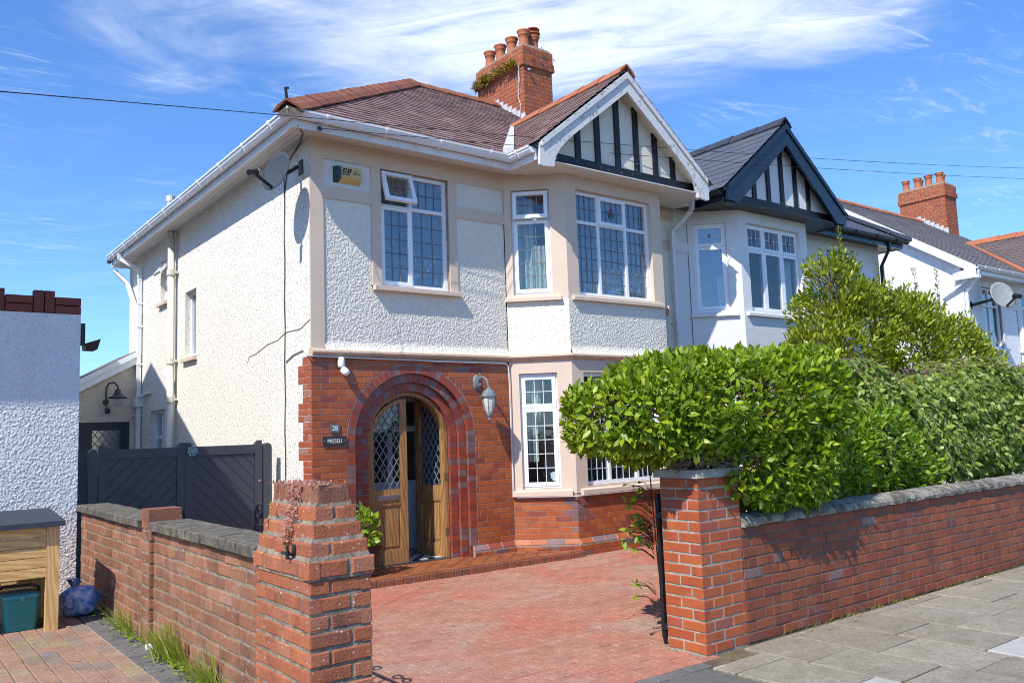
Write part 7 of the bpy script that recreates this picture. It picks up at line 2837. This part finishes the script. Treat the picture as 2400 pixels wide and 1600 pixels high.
for k in range(16):
    a = r.uniform(-1, 1)
    b.tube([(6.5, -3.7, 1.8), (6.5 + a * 1.2, -3.8, 2.15 + 0.08 * r.uniform(-1, 1)), (6.5 + a * 2.8, -4.1, 2.02 + 0.1 * r.uniform(-1, 1))], [0.03, 0.018, 0.006], 5)
b.build('trunk', M_bark, g)

# plant in the glazed pot
g = thing('potted_shrub', 'lime green leafy plant growing in the oxblood pot by the door', 'plant', (PX, PY, 0.28))
PB = [((PX, PY, 0.46), (0.20, 0.18, 0.19)), ((PX - 0.05, PY, 0.62), (0.13, 0.12, 0.14))]
bush(g, PB, 560, 0.088, M_lime, 300, depth=0.05, rough=0.05, p=2.0, up=0.6, seed=44, width=1.15, spread=0.9)
core(g, PB, 0.8, M_twig, n=30, p=2.0, seed=6, name='stems')

# sprig beside the right pier
g = thing('climbing_sprig', 'sprig of lime leaves sticking out beside the smooth right gate pier', 'plant', (1.1, -4.3, -0.1))
pts = []
r = np.random.default_rng(5)
for (zc, n) in ((0.80, 16), (0.70, 14), (0.62, 8), (0.27, 7), (0.95, 8), (1.05, 8)):
    for _ in range(n):
        pts.append((0.94 + r.uniform(-0.16, 0.06), -4.25 + r.uniform(-0.06, 0.06), zc + r.uniform(-0.06, 0.06)))
pts = np.array(pts)
leaf_mesh('leaves', pts, norm(np.array([-0.8, -0.3, 0.0]) + r.normal(0, .5, pts.shape)), norm(np.array([-0.3, -0.5, 0.8]) + r.normal(0, .3, pts.shape)), r.uniform(0.06, 0.10, len(pts)), M_lime, g, limit=40)
b = MB()
b.tube([(1.12, -4.28, -0.1), (1.08, -4.28, 0.5), (1.05, -4.27, 1.25)], 0.006, 5)
for q in pts:
    b.tube([(1.05, -4.275, q[2] - 0.10), ((1.05 + q[0]) / 2, (q[1] - 4.275) / 2, q[2] - 0.02), tuple(q)], 0.003, 4, cap=False)
b.build('stem', M_twig, g)

# ferns on the chimney
r = np.random.default_rng(8)
sp, st, sn, ss = [], [], [], []
for k in range(34):
    y = CHY0 + 0.15 + (CHY1 - CHY0 - 0.1) * r.uniform(0, 1)
    base = np.array([CHX0 - 0.05, y, 8.53 + r.uniform(-0.05, 0.05)])
    for _ in range(r.integers(12, 26)):
        d = norm(np.array([-0.8 + r.normal(0, .4), r.normal(0, .7), 0.35 + r.normal(0, .5)]))
        sp.append(base + d * r.uniform(0, 0.09) + np.array([0, 0, r.uniform(0, 0.05)])); st.append(d); sn.append(norm(np.array([-.3, -.3, 1]) + r.normal(0, .4, 3))); ss.append(r.uniform(0.05, 0.10))
for k in range(10):
    base = np.array([r.uniform(CHX0, CHX1), CHY0 - 0.05, r.choice([8.56, 8.72, 8.90])])
    for _ in range(6):
        d = norm(np.array([r.normal(0, .6), -0.7, 0.2 + r.normal(0, .5)]))
        sp.append(base + d * r.uniform(0, 0.03)); st.append(d); sn.append(norm(np.array([0, -.3, 1]) + r.normal(0, .4, 3))); ss.append(r.uniform(0.03, 0.05))
o = leaf_mesh('chimney_fern', np.array(sp), np.array(st), np.array(sn), np.array(ss), M_fern, None, width=0.7)
tag(o, 'yellow-green ferns and moss growing from the corbel of the nearest chimney', 'ferns', kind='stuff')

# stonecrop on the left pier
sp, st, sn, ss = [], [], [], []
for k in range(520):
    t = r.uniform(0, 1) ** 0.8
    if k < 160:
        c = np.array([-2.33 + r.normal(0, 0.06), -5.10 + r.normal(0, 0.13), 1.325])
        o = norm(np.array([r.normal(0, .5), r.normal(0, .5), 0.9]))
    else:
        c = np.array([-2.375 - 0.065 * (t) - 0.008, -5.175 + r.normal(0, 0.030 + 0.012 * (1 - t)), 1.325 - 0.27 * t])
        o = norm(np.array([-0.8, r.normal(0, .5), r.normal(-0.1, .5)]))
    sp.append(c); st.append(o); sn.append(norm(np.array([-.6, -.3, .7]) + r.normal(0, .5, 3))); ss.append(r.uniform(0.010, 0.022))
o = leaf_mesh('stonecrop', np.array(sp), np.array(st), np.array(sn), np.array(ss), M_sedum, None, width=1.2)
tag(o, 'trailing pink stonecrop on the stepped left gate pier', 'stonecrop', kind='stuff')
sp, st, sn, ss = [], [], [], []
for (y, z, n) in ((-5.17, 1.07, 40), (-5.19, 0.98, 30), (-4.97, 1.22, 14), (-5.20, 1.0, 24)):
    for _ in range(n):
        o = norm(np.array([-0.8, r.normal(0, .5), r.normal(0, .6)]))
        sp.append(np.array([-2.42 - r.uniform(0, 0.03), y + r.normal(0, 0.018), z + r.normal(0, 0.025)])); st.append(o); sn.append(norm(np.array([-.6, -.3, .7]) + r.normal(0, .5, 3))); ss.append(r.uniform(0.010, 0.02))
o = leaf_mesh('pier_moss', np.array(sp), np.array(st), np.array(sn), np.array(ss), M_fern, None)
tag(o, 'tufts of moss in the joints of the stepped left gate pier', 'moss', kind='stuff')

# grass and weeds along the foot of the low wall
sp, st, sn, ss = [], [], [], []
tufts = [(-2.2, 70, 0.15, 0.10), (-2.05, 50, 0.20, 0.08), (-3.25, 130, 0.22, 0.12), (-3.45, 90, 0.24, 0.10), (-3.62, 40, 0.18, 0.10), (-3.9, 60, 0.14, 0.14), (-4.15, 90, 0.20, 0.12), (-4.35, 70, 0.16, 0.15), (-2.8, 30, 0.07, 0.12), (-2.5, 30, 0.05, 0.15), (-1.8, 20, 0.06, 0.1), (-4.6, 60, 0.12, 0.12)]
for (y, n, L, w) in tufts:
    for _ in range(n):
        a = r.uniform(0, 6.28)
        sp.append(np.array([-2.445 - abs(r.normal(0, 0.035)), y + r.normal(0, w), 0.155]))
        st.append(norm(np.array([-0.25 + 0.35 * math.cos(a), 0.45 * math.sin(a), 1.0])))
        sn.append(norm(np.array([-1, r.normal(0, .5), 0.3])))
        ss.append(L * r.uniform(0.4, 1.35))
o = leaf_mesh('grass_weeds', np.array(sp), np.array(st), np.array(sn), np.array(ss), M_grass, None, BLADE_V, BLADE_F, width=1.3)
tag(o, 'grass tufts sprouting along the foot of the low boundary wall', 'grass', kind='stuff')
sp, st, sn, ss = [], [], [], []
for _ in range(420):
    y = r.choice([-4.4, -4.2, -4.0, -3.7, -2.6, -2.3, -1.6, -3.3]) + r.normal(0, 0.16)
    a = r.uniform(0, 6.28)
    sp.append(np.array([-2.47 - abs(r.normal(0, 0.06)), y, 0.165 + abs(r.normal(0, 0.03))])); st.append(norm(np.array([math.cos(a), math.sin(a), 0.25]))); sn.append(norm(np.array([r.normal(0, .3), r.normal(0, .3), 1]))); ss.append(r.uniform(0.015, 0.04))
o = leaf_mesh('leafy_weeds', np.array(sp), np.array(st), np.array(sn), np.array(ss), M_laurel2, None, width=1.2)
tag(o, 'low broad-leaved weeds creeping over the grey edging', 'weeds', kind='stuff')
sp, st, sn, ss = [], [], [], []
for _ in range(340):
    x = r.choice([1.9, 2.3, 2.6, 3.0, 3.6, 4.4, 4.7, 5.4, 6.2]) + r.normal(0, 0.22)
    sp.append(np.array([x, -4.985 - abs(r.normal(0, 0.02)), -0.11])); a = r.uniform(0, 6.28)
    st.append(norm(np.array([0.5 * math.cos(a), -0.4 + 0.4 * math.sin(a), 0.8]))); sn.append(norm(np.array([0, -1, .6]) + r.normal(0, .3, 3))); ss.append(r.uniform(0.015, 0.045))
o = leaf_mesh('wall_foot_weeds', np.array(sp), np.array(st), np.array(sn), np.array(ss), M_grass, None, BLADE_V, BLADE_F, width=2.4)
tag(o, 'small weeds where the street wall meets the pavement', 'weeds', kind='stuff')
sp, st, sn, ss = [], [], [], []
spots = [(r.uniform(1.4, 6), -5.03 - abs(r.normal(0, 0.10)), -0.098) for _ in range(60)] + [(r.uniform(-1.5, 3.0), r.uniform(-4.8, -0.8), -0.115) for _ in range(26)] + [(r.uniform(-3.1, -2.55), r.uniform(-3.4, -1.5), 0.164) for _ in range(16)] + [(r.uniform(1.5, 4), r.uniform(-6.4, -5.2), -0.098) for _ in range(10)]
for c in spots:
    a = r.uniform(0, 6.28)
    sp.append(np.array(c)); st.append(np.array([math.cos(a), math.sin(a), 0.15])); sn.append(norm(np.array([r.normal(0, .3), r.normal(0, .3), 1]))); ss.append(r.uniform(0.018, 0.04))
o = leaf_mesh('fallen_leaves', np.array(sp), np.array(st), np.array(sn), np.array(ss), M_dry_leaf, None)
tag(o, 'dry yellow leaves scattered over the drive and pavement', 'leaves', kind='stuff')

b = MB()
b.v = []
